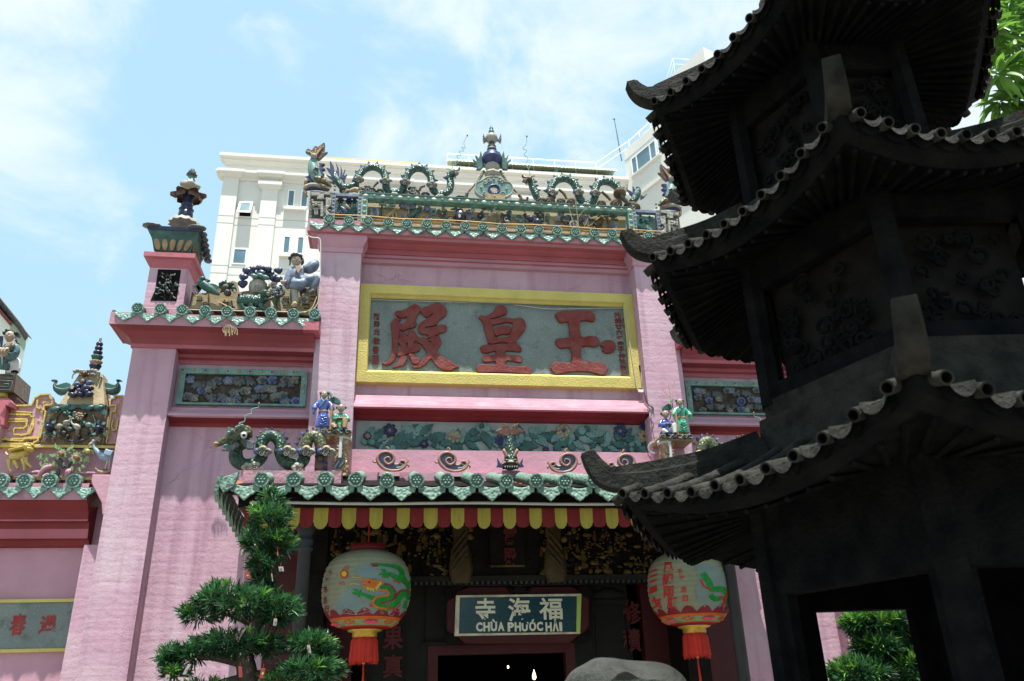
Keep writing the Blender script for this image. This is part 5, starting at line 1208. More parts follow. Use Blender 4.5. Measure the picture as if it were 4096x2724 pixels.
def part(name, f):
    q = MB(); q.piece(); f(q); return q.pieces(name, rid)
def pine(q, vw, u, v, pads, trunk):
    pxtube(q, vw, [(a, c, 11) for a, c in trunk], Yq, 'greydark', 7)
    for (a, c) in pads:
        for i in range(5): pxell(q, vw, a - 30 + 15 * i, c - 6 * math.sin(i), 16, 13, Yq - .02, .02, 'teal', 0, 7, 5)
part('pine_tree_relief', lambda q: pine(q, z3, 990, 1100, [(945, 1015), (1050, 1030), (1110, 1030), (1070, 1085), (1000, 1050), (1110, 1065)], [(985, 1200), (980, 1120), (995, 1060)]))
def rocks(q, vw, us, v0, v1, ms):
    rq = random.Random(int(us[0]))
    for u in us: pxtube(q, vw, [(u, v1, 14), (u + rq.uniform(-14, 14), (v0 + v1) / 2, 17), (u + rq.uniform(-10, 10), v0 + rq.uniform(0, 30), 10)], Yq, rq.choice(ms), 6, flat=.7)
part('rock_relief', lambda q: rocks(q, z3, (868, 885, 905, 925, 942), 1070, 1195, ('grey', 'cream', 'bluelite')))
def beast(q, vw, pts, legs, m, head):
    pxtube(q, vw, pts, Yq - .015, m, 9)
    for l in legs: pxtube(q, vw, l, Yq - .025, m, 7)
    u, v, r = head; pxell(q, vw, u, v, r, r * .85, Yq - .04, .03, m); pxell(q, vw, u + r * .8, v + r * .2, r * .5, r * .4, Yq - .05, .02, m); pxell(q, vw, u - r * .5, v - r * .8, r * .3, r * .35, Yq - .04, .012, m)
part('tiger_relief', lambda q: (beast(q, z3, [(1045, 1190, 16), (1080, 1165, 30), (1120, 1140, 30), (1150, 1110, 22)], [[(1115, 1160, 14), (1118, 1225, 10)], [(1150, 1140, 14), (1162, 1220, 10)], [(1060, 1190, 16), (1070, 1215, 10)]], 'ochre', (1155, 1100, 24)), pxtube(q, z3, [(1050, 1190, 6), (1025, 1150, 5), (1045, 1130, 4)], Yq - .03, 'ochre', 6)))
part('cloud_relief', lambda q: [cloudlet(q, z3, u, v, 40, Yq, 'bluelite', 'cream') for u, v in ((1225, 1065), (1290, 1080), (1350, 1075))])
part('toad_relief', lambda q: (beast(q, z3, [(1290, 1190, 22), (1340, 1165, 36), (1390, 1130, 34), (1420, 1095, 22)], [[(1310, 1200, 14), (1290, 1225, 9)], [(1390, 1160, 14), (1385, 1220, 9)], [(1420, 1130, 10), (1450, 1140, 7)]], 'scale', (1425, 1085, 26)), pxell(q, z3, 1225, 1175, 16, 30, Yq - .02, .02, 'bluelite')))
part('moon_relief', lambda q: (pxell(q, z3, 1507, 1095, 44, 40, Yq, .02, 'bluelite', 0, 16, 6), flower(q, z3, 1580, 1130, 46, Yq - .01, 'teal', 'blue', 6), cloudlet(q, z3, 1510, 1200, 42, Yq, 'bluelite', 'cream'), pxell(q, z3, 1560, 1225, 30, 18, Yq - .02, .02, 'teal')))
def bouquet(q, vw, fl, lv):
    for i, (u, v, r) in enumerate(lv): pxell(q, vw, u, v, r, r * .8, Yq, .012, 'teal' if i % 2 else 'tealdark', i * 40, 8, 4)
    for u, v, r, m, c in fl: q.piece(); flower(q, vw, u, v, r, Yq - .015, m, c, 8, .014, m)
part('peony_relief', lambda q: bouquet(q, z3, [(1680, 1155, 44, 'greydark', 'cream'), (1775, 1225, 34, 'tan', 'ochre')], [(1640, 1120, 26), (1690, 1095, 24), (1720, 1120, 22), (1640, 1220, 26), (1725, 1215, 26), (1690, 1080, 18), (2045, 1215, 32), (2030, 1110, 30), (1985, 1120, 22)]))
part('vase_relief', lambda q: (pxtube(q, z3, [(1875, 1118, 46), (1875, 1132, 40), (1880, 1150, 58), (1885, 1190, 72), (1885, 1225, 60), (1885, 1240, 44)], Yq - .02, 'navy', 14, 2), pxtube(q, z3, [(1775, 1105, 10), (1815, 1100, 14), (1845, 1085, 10)], Yq - .02, 'greydark', 7), pxtube(q, z3, [(1740, 1190, 10), (1820, 1195, 10)], Yq, 'brown', 6), pxtube(q, z3, [(1950, 1120, 12), (1985, 1140, 18), (2010, 1160, 12), (1990, 1210, 16), (1965, 1225, 8)], Yq - .02, 'bluelite', 8), cut(q, z3, [(1860, 1160), (1885, 1155), (1893, 1185), (1870, 1200)], Yq - .085, .01, 'cream')))
def crane(q, vw, u, v, s, sg=1):
    pxell(q, vw, u, v, 36 * s, 24 * s, Yq - .02, .03, 'cream', -30 * sg); pxtube(q, vw, [(u + sg * 20 * s, v - 10 * s, 11 * s), (u + sg * 42 * s, v - 30 * s, 7 * s), (u + sg * 46 * s, v - 55 * s, 5 * s), (u + sg * 36 * s, v - 68 * s, 8 * s), (u + sg * 22 * s, v - 64 * s, 2 * s)], Yq - .04, 'cream', 7)
    for d in (-6, 8): pxtube(q, vw, [(u + d * s, v + 20 * s, 4 * s), (u + d * s, v + 66 * s, 3 * s)], Yq - .02, 'tan', 5)
for q_, a in (((z4, 175, 1170, 1.0), 1), ((z4, 270, 1150, .95), -1), ((z4, 95, 1230, .8), 1), ((z4, 375, 1250, .8), -1)): part('crane_relief', lambda q: crane(q, q_[0], q_[1], q_[2], q_[3], a))
part('chrysanthemum_relief', lambda q: bouquet(q, z4, [(60, 1180, 40, 'navy', 'grey'), (360, 1200, 42, 'navy', 'grey')], [(100, 1105, 24), (150, 1105, 24), (80, 1140, 26), (190, 1120, 22), (390, 1140, 34), (420, 1180, 28), (310, 1160, 24), (230, 1230, 24), (255, 1260, 20), (410, 1215, 22), (325, 1250, 20)]))
def gourds(q):
    for u, v, r in ((635, 1215, 34), (712, 1255, 46), (570, 1170, 16)): pxell(q, z4, u, v, r, r, Yq - .03, .045, 'blue', 0, 14, 8)
    pxtube(q, z4, [(560, 1160, 16), (580, 1195, 16), (620, 1215, 20)], Yq - .03, 'navy', 8); bouquet(q, z4, [(740, 1170, 40, 'greydark', 'cream'), (795, 1285, 38, 'tan', 'brown')], [(500, 1190, 30), (520, 1230, 34), (560, 1250, 34), (600, 1285, 30), (690, 1150, 24), (830, 1170, 30), (820, 1215, 28), (760, 1215, 26), (830, 1260, 26), (480, 1215, 24), (545, 1280, 26)])
part('gourd_relief', gourds)
def coins(q):
    for i, (u, v) in enumerate(((945, 1210), (985, 1165), (1225, 1190), (1270, 1215), (1265, 1260), (930, 1290), (1060, 1235), (1180, 1230))): cloudlet(q, z4, u, v, 42, Yq, 'bluelite' if i % 2 else 'grey', 'cream')
    for t in np.linspace(0, 2 * math.pi, 17)[:-1]: pxell(q, z4, 1125 + 40 * math.cos(t), 1278 + 40 * math.sin(t), 14, 14, Yq - .04, .015, 'cream', 0, 6, 4)
    cut(q, z4, [(1125, 1250), (1150, 1278), (1125, 1306), (1100, 1278)], Yq - .04, .02, 'bluelite'); bat(q, z4, 1110, 1215, 110, Yq - .01, 'batgrey', 1)
part('coin_relief', coins)
part('ox_relief', lambda q: (beast(q, z4, [(1360, 1290, 28), (1400, 1265, 40), (1440, 1230, 30), (1460, 1215, 20)], [[(1365, 1300, 14), (1355, 1345, 10)], [(1400, 1290, 16), (1395, 1350, 10)], [(1450, 1260, 12), (1435, 1310, 8)]], 'goldleaf', (1435, 1200, 24)), pxtube(q, z4, [(1425, 1190, 5), (1390, 1220, 5), (1370, 1225, 3)], Yq - .07, 'ochre', 5)))
part('plum_tree_relief', lambda q: (pxtube(q, z4, [(1530, 1350, 14), (1522, 1270, 12), (1510, 1210, 14), (1470, 1190, 8), (1550, 1190, 8), (1590, 1200, 6)], Yq, 'brown', 7), [pxell(q, z4, u, v, 26, 14, Yq - .02, .02, 'tealdark', 0, 8, 4) for u, v in ((1330, 1175), (1370, 1165), (1420, 1185), (1490, 1160), (1560, 1170), (1600, 1185), (1330, 1225), (1610, 1225), (1570, 1215))], rocks(q, z4, (1572, 1590, 1610), 1255, 1355, ('bluelite', 'cream', 'grey'))))
b = MB(); zs = zr0 + .015
for dz, dy in ((0, 0), (.022, .01)): b.tube([(rl + .2 + (rr_ - rl - .4) * i / 10, YR - .065 - dy, zs + dz + .008 * math.sin(i * 2.2)) for i in range(11)], .0055, 'bamboo', 6)
b.build('bamboo_rods', None, 'two thin bamboo rods lying along the foot of the ridge frieze', 'rods')
# ---------------------------------------------------------------- dragons
YG = 6.93
def spikes(mb, vw, q, k, Y, mat, every=3, L=30, W=11, side=-1, skip=lambda u, v: False, knob=None):
    for j in range(2, len(q) - 2, every):
        p, d = q[j], q[j + 1] - q[j - 1]; d = d[:2] / (np.linalg.norm(d[:2]) + 1e-9); nn = np.array([d[1], -d[0]]) * (-side)
        if skip(p[0], p[1]): continue
        c = p[:2] + nn * p[2] * .9; tip = c + nn * L + d * L * .25
        cut(mb, vw, [c - d * W, c + nn * L * .5 - d * W * .55, tip, c + nn * L * .45 + d * W * .7, c + d * W], Y - .012, .024, mat, bev=.004)
        if knob: e = c + d * every * 2.4 + nn * 6; pxell(mb, vw, e[0], e[1], 11, 11, Y, .014, knob, 0, 8, 5)
def collar(mb, vw, u, v, Y, r=62):
    mb.piece()
    for du, dv, q, m in ((-.55, .05, .50, 'bluelite'), (.05, -.22, .52, 'tan'), (.6, .08, .48, 'grey'), (-.15, .28, .44, 'navy'), (.35, .35, .36, 'tan')):
        pxell(mb, vw, u + du * r, v + dv * r, q * r, q * r * .8, Y - .045 + .01 * abs(du), .035, m, 0, 10, 6); spiral(mb, vw, u + du * r, v + dv * r, q * r * .66, Y - .082 + .01 * abs(du), 'greydark' if m != 'navy' else 'grey', 1.5, q * r * .13, du * 3)
def dragon_head(mb, vw, u, v, s, sg, Y, body='scale', jaw='brown', horn='cream'):
    """sg +1 looks to the right of the picture; s = px size"""
    P = lambda pts: [(u + sg * a * s, v + c * s) for a, c in pts]
    pxell(mb, vw, u, v, .46 * s, .42 * s, Y - .02, .05, body, -15 * sg)
    pxtube(mb, vw, [(u, v - .1 * s, .34 * s), (u + sg * .45 * s, v - .28 * s, .24 * s), (u + sg * .85 * s, v - .42 * s, .20 * s), (u + sg * 1.0 * s, v - .5 * s, .13 * s)], Y - .02, body, 10, 3)
    pxtube(mb, vw, [(u + sg * .1 * s, v + .22 * s, .2 * s), (u + sg * .5 * s, v + .22 * s, .13 * s), (u + sg * .8 * s, v + .1 * s, .07 * s)], Y - .02, jaw, 8, 3)
    cut(mb, vw, P([(.2, .0), (.9, -.25), (.95, -.12), (.3, .2)]), Y - .05, .05, 'brown')
    for a in (.45, .65, .85): cut(mb, vw, P([(a, -.18 - a * .1), (a + .08, -.18 - a * .1), (a + .04, .0 - a * .1)]), Y - .07, .03, 'white')
    pxell(mb, vw, u + sg * .28 * s, v - .34 * s, .13 * s, .13 * s, Y - .06, .03, 'white', 0, 8, 6); pxell(mb, vw, u + sg * .31 * s, v - .34 * s, .06 * s, .06 * s, Y - .09, .012, 'black', 0, 6, 4)
    pxell(mb, vw, u + sg * .98 * s, v - .55 * s, .12 * s, .10 * s, Y - .03, .03, jaw)
    for dy, a in ((-.02, 0), (.03, .12)): pxtube(mb, vw, [(u - sg * .1 * s, v - .35 * s, .09 * s), (u - sg * .45 * s, v - .55 * s, .07 * s), (u - sg * (.75 + a) * s, v - (.5 + a) * s, .03 * s)], Y + dy, horn, 7, 3)
    for i in range(6):                       # mane behind the jaw
        a = 2.2 + i * .38; cut(mb, vw, P([(-.2 + .1 * math.cos(a), .0), (-.30, .25), (-.55 - .25 * math.sin(i * 1.7), -.35 + .24 * i), (-.35, .02)]), Y + .01 - .008 * i, .014, 'navy' if i % 2 else horn)
    for i in range(3): pxtube(mb, vw, [(u + sg * (.15 + .15 * i) * s, v + .3 * s, .07 * s), (u + sg * (.2 + .16 * i) * s, v + .6 * s, .05 * s), (u + sg * (.12 + .12 * i) * s, v + .85 * s, .015 * s)], Y - .03, jaw if i % 2 else 'tealdark', 6, 3)
zg = zr1 + .012
def ridge_dragon(side):
    if side == 0:
        vw = z3
        body = [(700, 880, 40), (690, 800, 46), (740, 705, 46), (800, 645, 46), (885, 620, 46), (965, 645, 46), (1020, 705, 46), (1035, 790, 46), (1045, 870, 46), (1110, 915, 44), (1215, 895, 44), (1255, 800, 46), (1290, 705, 46), (1340, 655, 46), (1410, 635, 46), (1485, 660, 46), (1545, 730, 46), (1560, 830, 46), (1590, 900, 46), (1670, 930, 44), (1755, 895, 44), (1775, 810, 46), (1765, 740, 42), (1780, 700, 36)]
        t = thing('ridge_dragon', vw.at(1200, 950, YG), 'green scaled ridge dragon with two full arches and a whole flame tail', 'dragon statue', 'ceramic dragons on the ridge')
    else:
        vw = z4
        body = [(640, 760, 34), (650, 830, 40), (680, 900, 44), (715, 970, 44), (800, 1010, 40), (880, 960, 44), (860, 890, 46), (895, 805, 46), (960, 760, 46), (1045, 755, 46), (1120, 800, 46), (1165, 880, 46), (1195, 980, 46), (1245, 1030, 44), (1330, 1030, 44), (1370, 960, 44), (1370, 890, 46), (1400, 815, 46), (1470, 785, 46), (1560, 805, 46), (1625, 860, 44), (1660, 910, 40)]
        t = thing('ridge_dragon', vw.at(1200, 1060, YG), 'green ridge dragon with a brown head and a broken stump of body', 'dragon statue', 'ceramic dragons on the ridge')
    b = MB(); q, k = pxtube(b, vw, body, YG, 'scale', 14, 5); b.build('body', t)
    b = MB(); vb_ = [(p[0], p[1], p[2]) for p in q]
    spikes(b, vw, q, k, YG, 'bluelite' if 0 else 'blue', 4, 36, 13, -1, lambda u, v: v > (780 if side == 0 else 900), 'cream'); b.build('back_spines', t)
    b = MB()
    for u, v in (((725, 760), (1025, 780), (1255, 790), (1560, 820)) if side == 0 else ((885, 910), (1178, 905), (1370, 915))): collar(b, vw, u, v, YG)
    b.pieces('cloud_collar', t)
    b = MB()
    if side == 0:
        dragon_head(b, vw, 1790, 690, 84, 1, YG, 'teal', 'greydark', 'tan')
        b.build('head', t); b = MB()
        pxtube(b, vw, [(450, 690, 18), (470, 745, 36), (510, 820, 42), (570, 855, 40), (640, 835, 36), (715, 800, 30)], YG - .03, 'scale', 12)
        for cs in ([(355, 625), (410, 640), (440, 690), (450, 800), (470, 830), (380, 780), (440, 785), (355, 705), (420, 730)], [(395, 540), (440, 610), (460, 690), (420, 700), (400, 620)], [(465, 565), (500, 640), (510, 740), (460, 690), (480, 640)], [(525, 605), (540, 680), (545, 760), (510, 740), (520, 680)], [(595, 700), (570, 760), (570, 830), (540, 770), (560, 720)], [(575, 645), (560, 700), (560, 760), (535, 740), (550, 690)]): cut(b, vw, cs, YG + .0, .02, 'bluelite' if 0 else 'blue', bev=.003)
        b.build('flame_tail', t); b = MB()
        pxtube(b, vw, [(720, 890, 34), (680, 880, 30), (620, 895, 20), (590, 880, 14)], YG - .06, 'tan', 8)
        for d in (-18, 0, 18): pxtube(b, vw, [(600, 885, 9), (575, 895 + d, 5)], YG - .08, 'tan', 6)
        b.build('claw', t)
    else:
        dragon_head(b, vw, 620, 770, 80, -1, YG, 'brown', 'rockbrown', 'rockbrown')
        b.build('head', t); b = MB()
        pxtube(b, vw, [(1790, 1020, 40), (1830, 970, 42), (1860, 905, 36), (1872, 875, 22)], YG - .02, 'scale', 12)
        for cs in ([(1730, 870), (1790, 900), (1830, 960), (1800, 970)], [(1800, 835), (1830, 880), (1845, 930), (1805, 930)], [(1840, 845), (1880, 845), (1870, 890), (1840, 890)], [(1965, 925), (1930, 970), (1890, 990), (1890, 940), (1925, 955)]): cut(b, vw, cs, YG + .01, .02, 'blue', bev=.003)
        b.build('flame_tail', t); b = MB()
        pxell(b, vw, 1650, 925, 72, 52, YG - .03, .09, 'rockbrown', 15); pxtube(b, vw, [(1660, 950, 30), (1720, 1010, 26), (1760, 1045, 18)], YG - .06, 'greydark', 8)
        b.build('broken_stump', t)
    b = MB()
    if side == 0: spots = [(830, 880, 60, 40), (780, 905, 50, 36), (880, 900, 50, 30), (970, 915, 50, 28), (1340, 890, 60, 40), (1290, 935, 46, 34), (1380, 920, 50, 30), (1490, 950, 60, 26), (1900, 990, 80, 26), (560, 900, 60, 26), (1130, 945, 60, 26), (1650, 965, 60, 26)]
    else: spots = [(760, 1020, 70, 40), (850, 1020, 70, 46), (980, 1025, 55, 40), (1100, 1030, 60, 52), (1440, 1050, 55, 36), (1610, 1040, 70, 52), (1270, 1065, 70, 30), (1790, 1075, 100, 50), (560, 1035, 90, 20)]
    for i, (u, v, a, c) in enumerate(spots):
        m = 'rockbrown' if side else 'greydark'
        b.piece()
        if i in (10, 11) and not side or (i == 6 and side): cloudlet(b, vw, u, v, 50, YG - .05, 'cream', 'bluelite'); continue
        pxell(b, vw, u, v, a, c, YG, .07, m, 8, 9, 6); spiral(b, vw, u, v, min(a, c) * .8, YG - .075, 'grey' if not side else 'greydark', 1.5, 5)
    for pts in ([[(870, 880, 12), (910, 830, 14), (945, 795, 16)], [(1420, 890, 12), (1440, 850, 16), (1480, 835, 14)], [(1960, 980, 12), (1960, 930, 20), (1985, 915, 6)]] if side == 0 else [[(955, 880, 14), (1010, 920, 18), (1045, 985, 14)], [(1445, 905, 14), (1500, 950, 18), (1545, 1000, 14)], [(500, 940, 16), (525, 985, 18), (470, 1030, 12)], [(600, 970, 14), (590, 1010, 12)]]): b.piece(); pxtube(b, vw, pts, YG, 'rockbrown' if side else 'greydark', 8)
    b.pieces('rock', t)
    b = MB()
    if side == 0: pxtube(b, z3, [(1790, 650, 4), (1800, 600, 4), (1835, 600, 3.5), (1815, 545, 3.5), (1865, 545, 3.5), (1845, 490, 3.5), (1895, 487, 3.5), (1870, 440, 3.5), (1925, 438, 3.5), (1900, 395, 3.5), (1945, 405, 3.5), (1925, 350, 3.5), (1962, 265, 3.5)], YG, 'wireteal', 6); pxell(b, z3, 1965, 262, 9, 15, YG, .008, 'wiredark')
    else: pxtube(b, z4, [(630, 715, 4), (615, 660, 4), (595, 610, 4), (630, 600, 4), (610, 640, 4), (585, 590, 4), (605, 525, 4), (560, 480, 4), (592, 435, 4), (545, 410, 4), (582, 360, 4), (590, 285, 4)], YG, 'wireteal', 6); pxell(b, z4, 591, 272, 9, 16, YG, .008, 'wiredark')
    b.build('spring_whisker', t)
ridge_dragon(0); ridge_dragon(1)
# ---------------------------------------------------------------- central finial with flaming pearl
fin = thing('ridge_finial', z4.at(220, 1030, 6.93), 'blue and white finial with flaming globe over a turquoise coin plaque at the ridge centre', 'finial')
b = MB(); b.box(z4.at(105, 1000, 6.93)[0], z4.at(330, 1000, 6.93)[0], 6.86, 7.0, zg - .01, z4.at(220, 975, 6.93)[2], 'ochre'); b.build('base_block', fin)
b = MB(); sh = [(0, 870), (20, 800), (80, 775), (130, 740), (210, 730), (300, 740), (330, 785), (400, 800), (430, 860), (430, 900), (390, 945), (300, 975), (220, 985), (130, 970), (50, 940), (10, 905)]
hole = [(215 + 60 * math.cos(t), 875 + 48 * math.sin(t)) for t in np.linspace(0, 2 * math.pi, 21)[:-1]]
cut(b, z4, [tuple(p) for p in smooth_pts(sh, 3, True)], 6.87, .05, 'laqua' if 0 else 'teal', [hole], bev=.008); pxtube(b, z4, [(p[0], p[1], 9) for p in smooth_pts(sh + [sh[0]], 3)], 6.87, 'cream', 7, 1)
for u, v, sg in ((115, 790, 1), (310, 790, -1), (110, 915, 1), (315, 925, -1), (160, 765, 1), (280, 765, -1)): spiral(b, z4, u, v, 28, 6.862, 'cream', 1.3, 6, 0, sg)
for u, v in ((72, 855), (360, 870), (215, 760), (225, 955)): pxell(b, z4, u, v, 13, 13, 6.865, .012, 'cream')
b.build('coin_plaque', fin)
b = MB(); pxtube(b, z4, [(215 + 64 * math.cos(t), 875 + 50 * math.sin(t), 11) for t in np.linspace(0, 2 * math.pi, 25)], 6.87, 'blue', 8, 1)
for a in (0, 90, 180, 270): pxtube(b, z4, [(215 + 60 * math.cos(R(a + t)) * .8, 875 + 47 * math.sin(R(a + t)) * .8, 7) for t in (0, 20, 45, 70, 90)], 6.88, 'blue', 6, 2)
b.build('coin', fin)
def pz(v): return z4.at(195, v, 6.93)
kk = z4.px(195, 500, 6.93)
b = MB(); P = lambda prof, m, seg=24, **k: b.lathe([(r * kk, pz(v)[2]) for r, v in prof], (pz(560)[0], 6.93, 0), m, seg, **k)
P([(60, 735), (88, 715), (80, 690), (40, 680), (66, 650), (84, 625), (70, 600), (40, 590)], 'cream', 24, lobes=8, amp=.06); b.build('lotus_base', fin)
b = MB(); P([(50, 600), (95, 575), (112, 545), (112, 520), (95, 485), (60, 455), (35, 445)], 'blue', 28)
for v, r in ((500, 104), (530, 113)): P([(r, v + 5), (r + 3, v), (r, v - 5)], 'bluelite', 28)
b.build('globe', fin)
b = MB(); P([(48, 445), (56, 430), (52, 412), (30, 405), (50, 390), (38, 375), (34, 340), (20, 335)], 'greydark', 20); P([(30, 345), (60, 325), (70, 300), (66, 275), (45, 255), (26, 245)], 'cream', 24, lobes=10, amp=.05); P([(30, 245), (34, 225), (26, 205), (18, 195), (24, 185), (14, 172), (8, 150), (1, 140)], 'tealdark', 16); b.build('gourd_spire', fin)
b = MB()
for sg in (-1, 1):
    for cs in ([(195 + sg * a, v) for a, v in ((88, 600), (130, 645), (180, 645), (165, 615), (215, 605), (170, 590), (220, 530), (165, 560), (190, 480), (150, 520), (130, 435), (108, 500), (82, 440), (70, 480), (112, 540))],): cut(b, z4, cs, 6.93, .03, 'tealdark', bev=.004)
b.build('flame_wings', fin)
b = MB(); rq = random.Random(3)
for sg in (-1, 1):
    for i in range(5): a = -1.1 + .52 * i; pxtube(b, z4, [(195 + sg * 55, 330 - 5 * i, 7), (195 + sg * (75 + 22 * math.cos(a)), 320 + 30 * math.sin(a), 7), (195 + sg * (95 + 10 * math.cos(a)), 300 + 62 * math.sin(a), 4)], 6.93, 'greydark', 6, 3)
    for i in range(7): pxell(b, z4, 195 + sg * (100 + 12 * i + 3 * (i % 2)), 680 + 22 * i, 22, 16, 6.95, .03, ('teal', 'cream', 'tan')[i % 3], 30 * sg)
    pxtube(b, z4, [(195 + sg * 150, 760, 10), (195 + sg * 240, 870, 10), (195 + sg * 280, 915, 8)], 6.95, 'brown', 6)
b.build('scroll_arms', fin)
# ---------------------------------------------------------------- fish dragons at the ridge ends
def fish_dragon(side):
    t = thing('fish_dragon', z3.at(250, 880, 6.88) if not side else np.array([2 * XC, 0, 0]) + z3.at(250, 880, 6.88) * np.array([-1, 1, 1]), 'upturned carp dragon with brown fan tail beside the whole ridge dragon' if not side else 'upturned carp dragon with brown fan tail beside the broken ridge dragon', 'fish statue', 'fish statues on the ridge ends')
    fx = (lambda q: mirror(q)) if side else (lambda q: q); Y = 6.88
    b = MB(); pxtube(b, z3, [(215, 520, 30), (205, 570, 52), (210, 640, 66), (225, 700, 72), (255, 760, 66), (300, 810, 56), (360, 850, 36)], Y, 'teal', 14); fx(b).build('body', t)
    b = MB(); tl = [(215, 500), (165, 470), (118, 440), (150, 405), (190, 425), (225, 375), (265, 385), (335, 335), (340, 400), (335, 450), (372, 445), (330, 480), (270, 535)]
    cut(b, z3, [tuple(p) for p in smooth_pts(tl, 2, True)], Y - .0, .035, 'brown', bev=.006)
    for u, v in ((150, 430), (195, 445), (235, 405), (285, 410), (325, 375)): pxtube(b, z3, [(225, 510, 12), ((225 + u) / 2, (510 + v) / 2, 9), (u, v, 3)], Y - .012, 'ochre', 6, 2)
    pxell(b, z3, 215, 500, 40, 30, Y - .03, .04, 'cream'); fx(b).build('tail_fan', t)
    b = MB()
    for cs in ([(275, 570), (340, 580), (300, 610), (345, 640), (300, 660), (335, 700), (280, 720)], [(115, 730), (200, 690), (215, 760), (190, 810), (150, 780), (115, 770)]): cut(b, z3, cs, Y - .02, .04, 'blue', bev=.006)
    fx(b).build('fins', t)
    b = MB(); pxtube(b, z3, [(225, 745, 22), (300, 770, 40), (370, 810, 30), (408, 850, 16)], Y - .06, 'olive', 10); pxtube(b, z3, [(245, 700, 10), (215, 670, 11), (235, 630, 12), (262, 645, 10), (255, 670, 6)], Y - .06, 'brown', 8); pxell(b, z3, 310, 735, 20, 20, Y - .08, .03, 'brown'); pxell(b, z3, 325, 775, 26, 16, Y - .09, .03, 'ochre'); cut(b, z3, [(280, 800), (400, 850), (390, 875), (300, 840)], Y - .11, .03, 'brown'); fx(b).build('head', t)
    b = MB(); pxtube(b, z3, [(115, 850, 26), (180, 825, 24), (260, 830, 26), (340, 860, 24), (390, 885, 14)], Y - .05, 'cream', 10); pxtube(b, z3, [(130, 870, 26), (250, 865, 24), (380, 890, 14)], Y - .02, 'blue', 10); pxell(b, z3, 125, 800, 26, 60, Y, .04, 'ochre'); pxtube(b, z3, [(110, 860, 18), (120, 930, 18), (140, 960, 12)], Y, 'ochre', 8); fx(b).build('wave_base', t)
fish_dragon(0); fish_dragon(1)
# dry weed growing from the frieze
b = MB(); Y = 6.73
for pts in ([(1190, 1370, 5), (1170, 1200, 5), (1150, 1050, 4), (1130, 930, 2)], [(1140, 1330, 5), (1090, 1150, 4), (1070, 1050, 2)], [(1180, 1200, 4), (1230, 1130, 3), (1280, 1080, 2)], [(1160, 1100, 3), (1050, 1080, 2)], [(1200, 1340, 4), (1320, 1280, 3), (1360, 1250, 2)], [(1180, 1300, 3), (1100, 1250, 2), (1000, 1230, 2)], [(1210, 1350, 4), (1260, 1280, 3), (1290, 1200, 2)]): pxtube(b, z4, pts, Y, 'tan', 5, 3)
b.build('dry_weed', None, 'dry leafless weed growing up across the coin relief of the ridge frieze', 'weed')
# ================================================================ CERAMIC PEOPLE
def remesh(o, vox, sm=2):
    m = o.modifiers.new('r', 'REMESH'); m.mode = 'VOXEL'; m.voxel_size = vox; m.use_smooth_shade = True
    if sm: s = o.modifiers.new('s', 'SMOOTH'); s.iterations = sm; s.factor = .5
def face(mb, c, r, m='skin', tilt=0.0, yaw=0.0):
    """head looking towards -y, tipped up by tilt"""
    ct, st, cyw, syw = math.cos(tilt), math.sin(tilt), math.cos(yaw), math.sin(yaw)
    def q(x, y, z):
        y, z = y * ct - z * st * -1 * -1, z * ct + y * -st * -1 * -1
        x, y = x * cyw - y * syw, x * syw + y * cyw
        return (c[0] + x * r, c[1] + y * r, c[2] + z * r)
    mb.ell(q(0, 0, 0), .80 * r, .86 * r, 1.02 * r, m, 16, 12); mb.ell(q(0, -.25, -.45), .58 * r, .55 * r, .50 * r, m, 12, 8)
    mb.tube([q(0, -.82, .12), q(0, -.98, -.18), q(0, -.90, -.24)], [.07 * r, .13 * r, .10 * r], m, 8)
    for s in (-1, 1):
        mb.ell(q(s * .40, -.62, -.28), .20 * r, .2 * r, .18 * r, m, 8, 6); mb.ell(q(s * .80, .05, -.08), .12 * r, .16 * r, .26 * r, m, 8, 6)
        mb.tube([q(s * .17, -.80, .06), q(s * .33, -.78, .03), q(s * .48, -.66, .08)], [.03 * r, .045 * r, .02 * r], 'hair', 6); mb.tube([q(s * .14, -.82, .26), q(s * .34, -.80, .32), q(s * .54, -.64, .26)], [.02 * r, .03 * r, .015 * r], 'hair', 6)
    mb.tube([q(-.20, -.80, -.50), q(0, -.88, -.54), q(.20, -.80, -.50)], [.03 * r, .05 * r, .03 * r], 'copper', 6)
    mb.lathe([(.34 * r, -1.25 * r), (.32 * r, -.6 * r)], q(0, .1, 0), m, 10)
    return q
def fingers(mb, p, s, m='skin', d=(0, -1, 0)):
    """a small closed hand at p: palm, four curled fingers and a thumb"""
    p = np.array(p); mb.ell(p, s * .5, s * .35, s * .45, m, 8, 6)
    for i in range(4):
        x = (i - 1.5) * .24 * s; mb.tube([p + np.array([x, -.25 * s, .3 * s]), p + np.array([x * 1.05, -.55 * s, .05 * s]), p + np.array([x, -.45 * s, -.28 * s])], [.13 * s, .12 * s, .09 * s], m, 6)
    mb.tube([p + np.array([.45 * s, -.1 * s, .1 * s]), p + np.array([.5 * s, -.4 * s, .3 * s])], [.14 * s, .1 * s], m, 6)
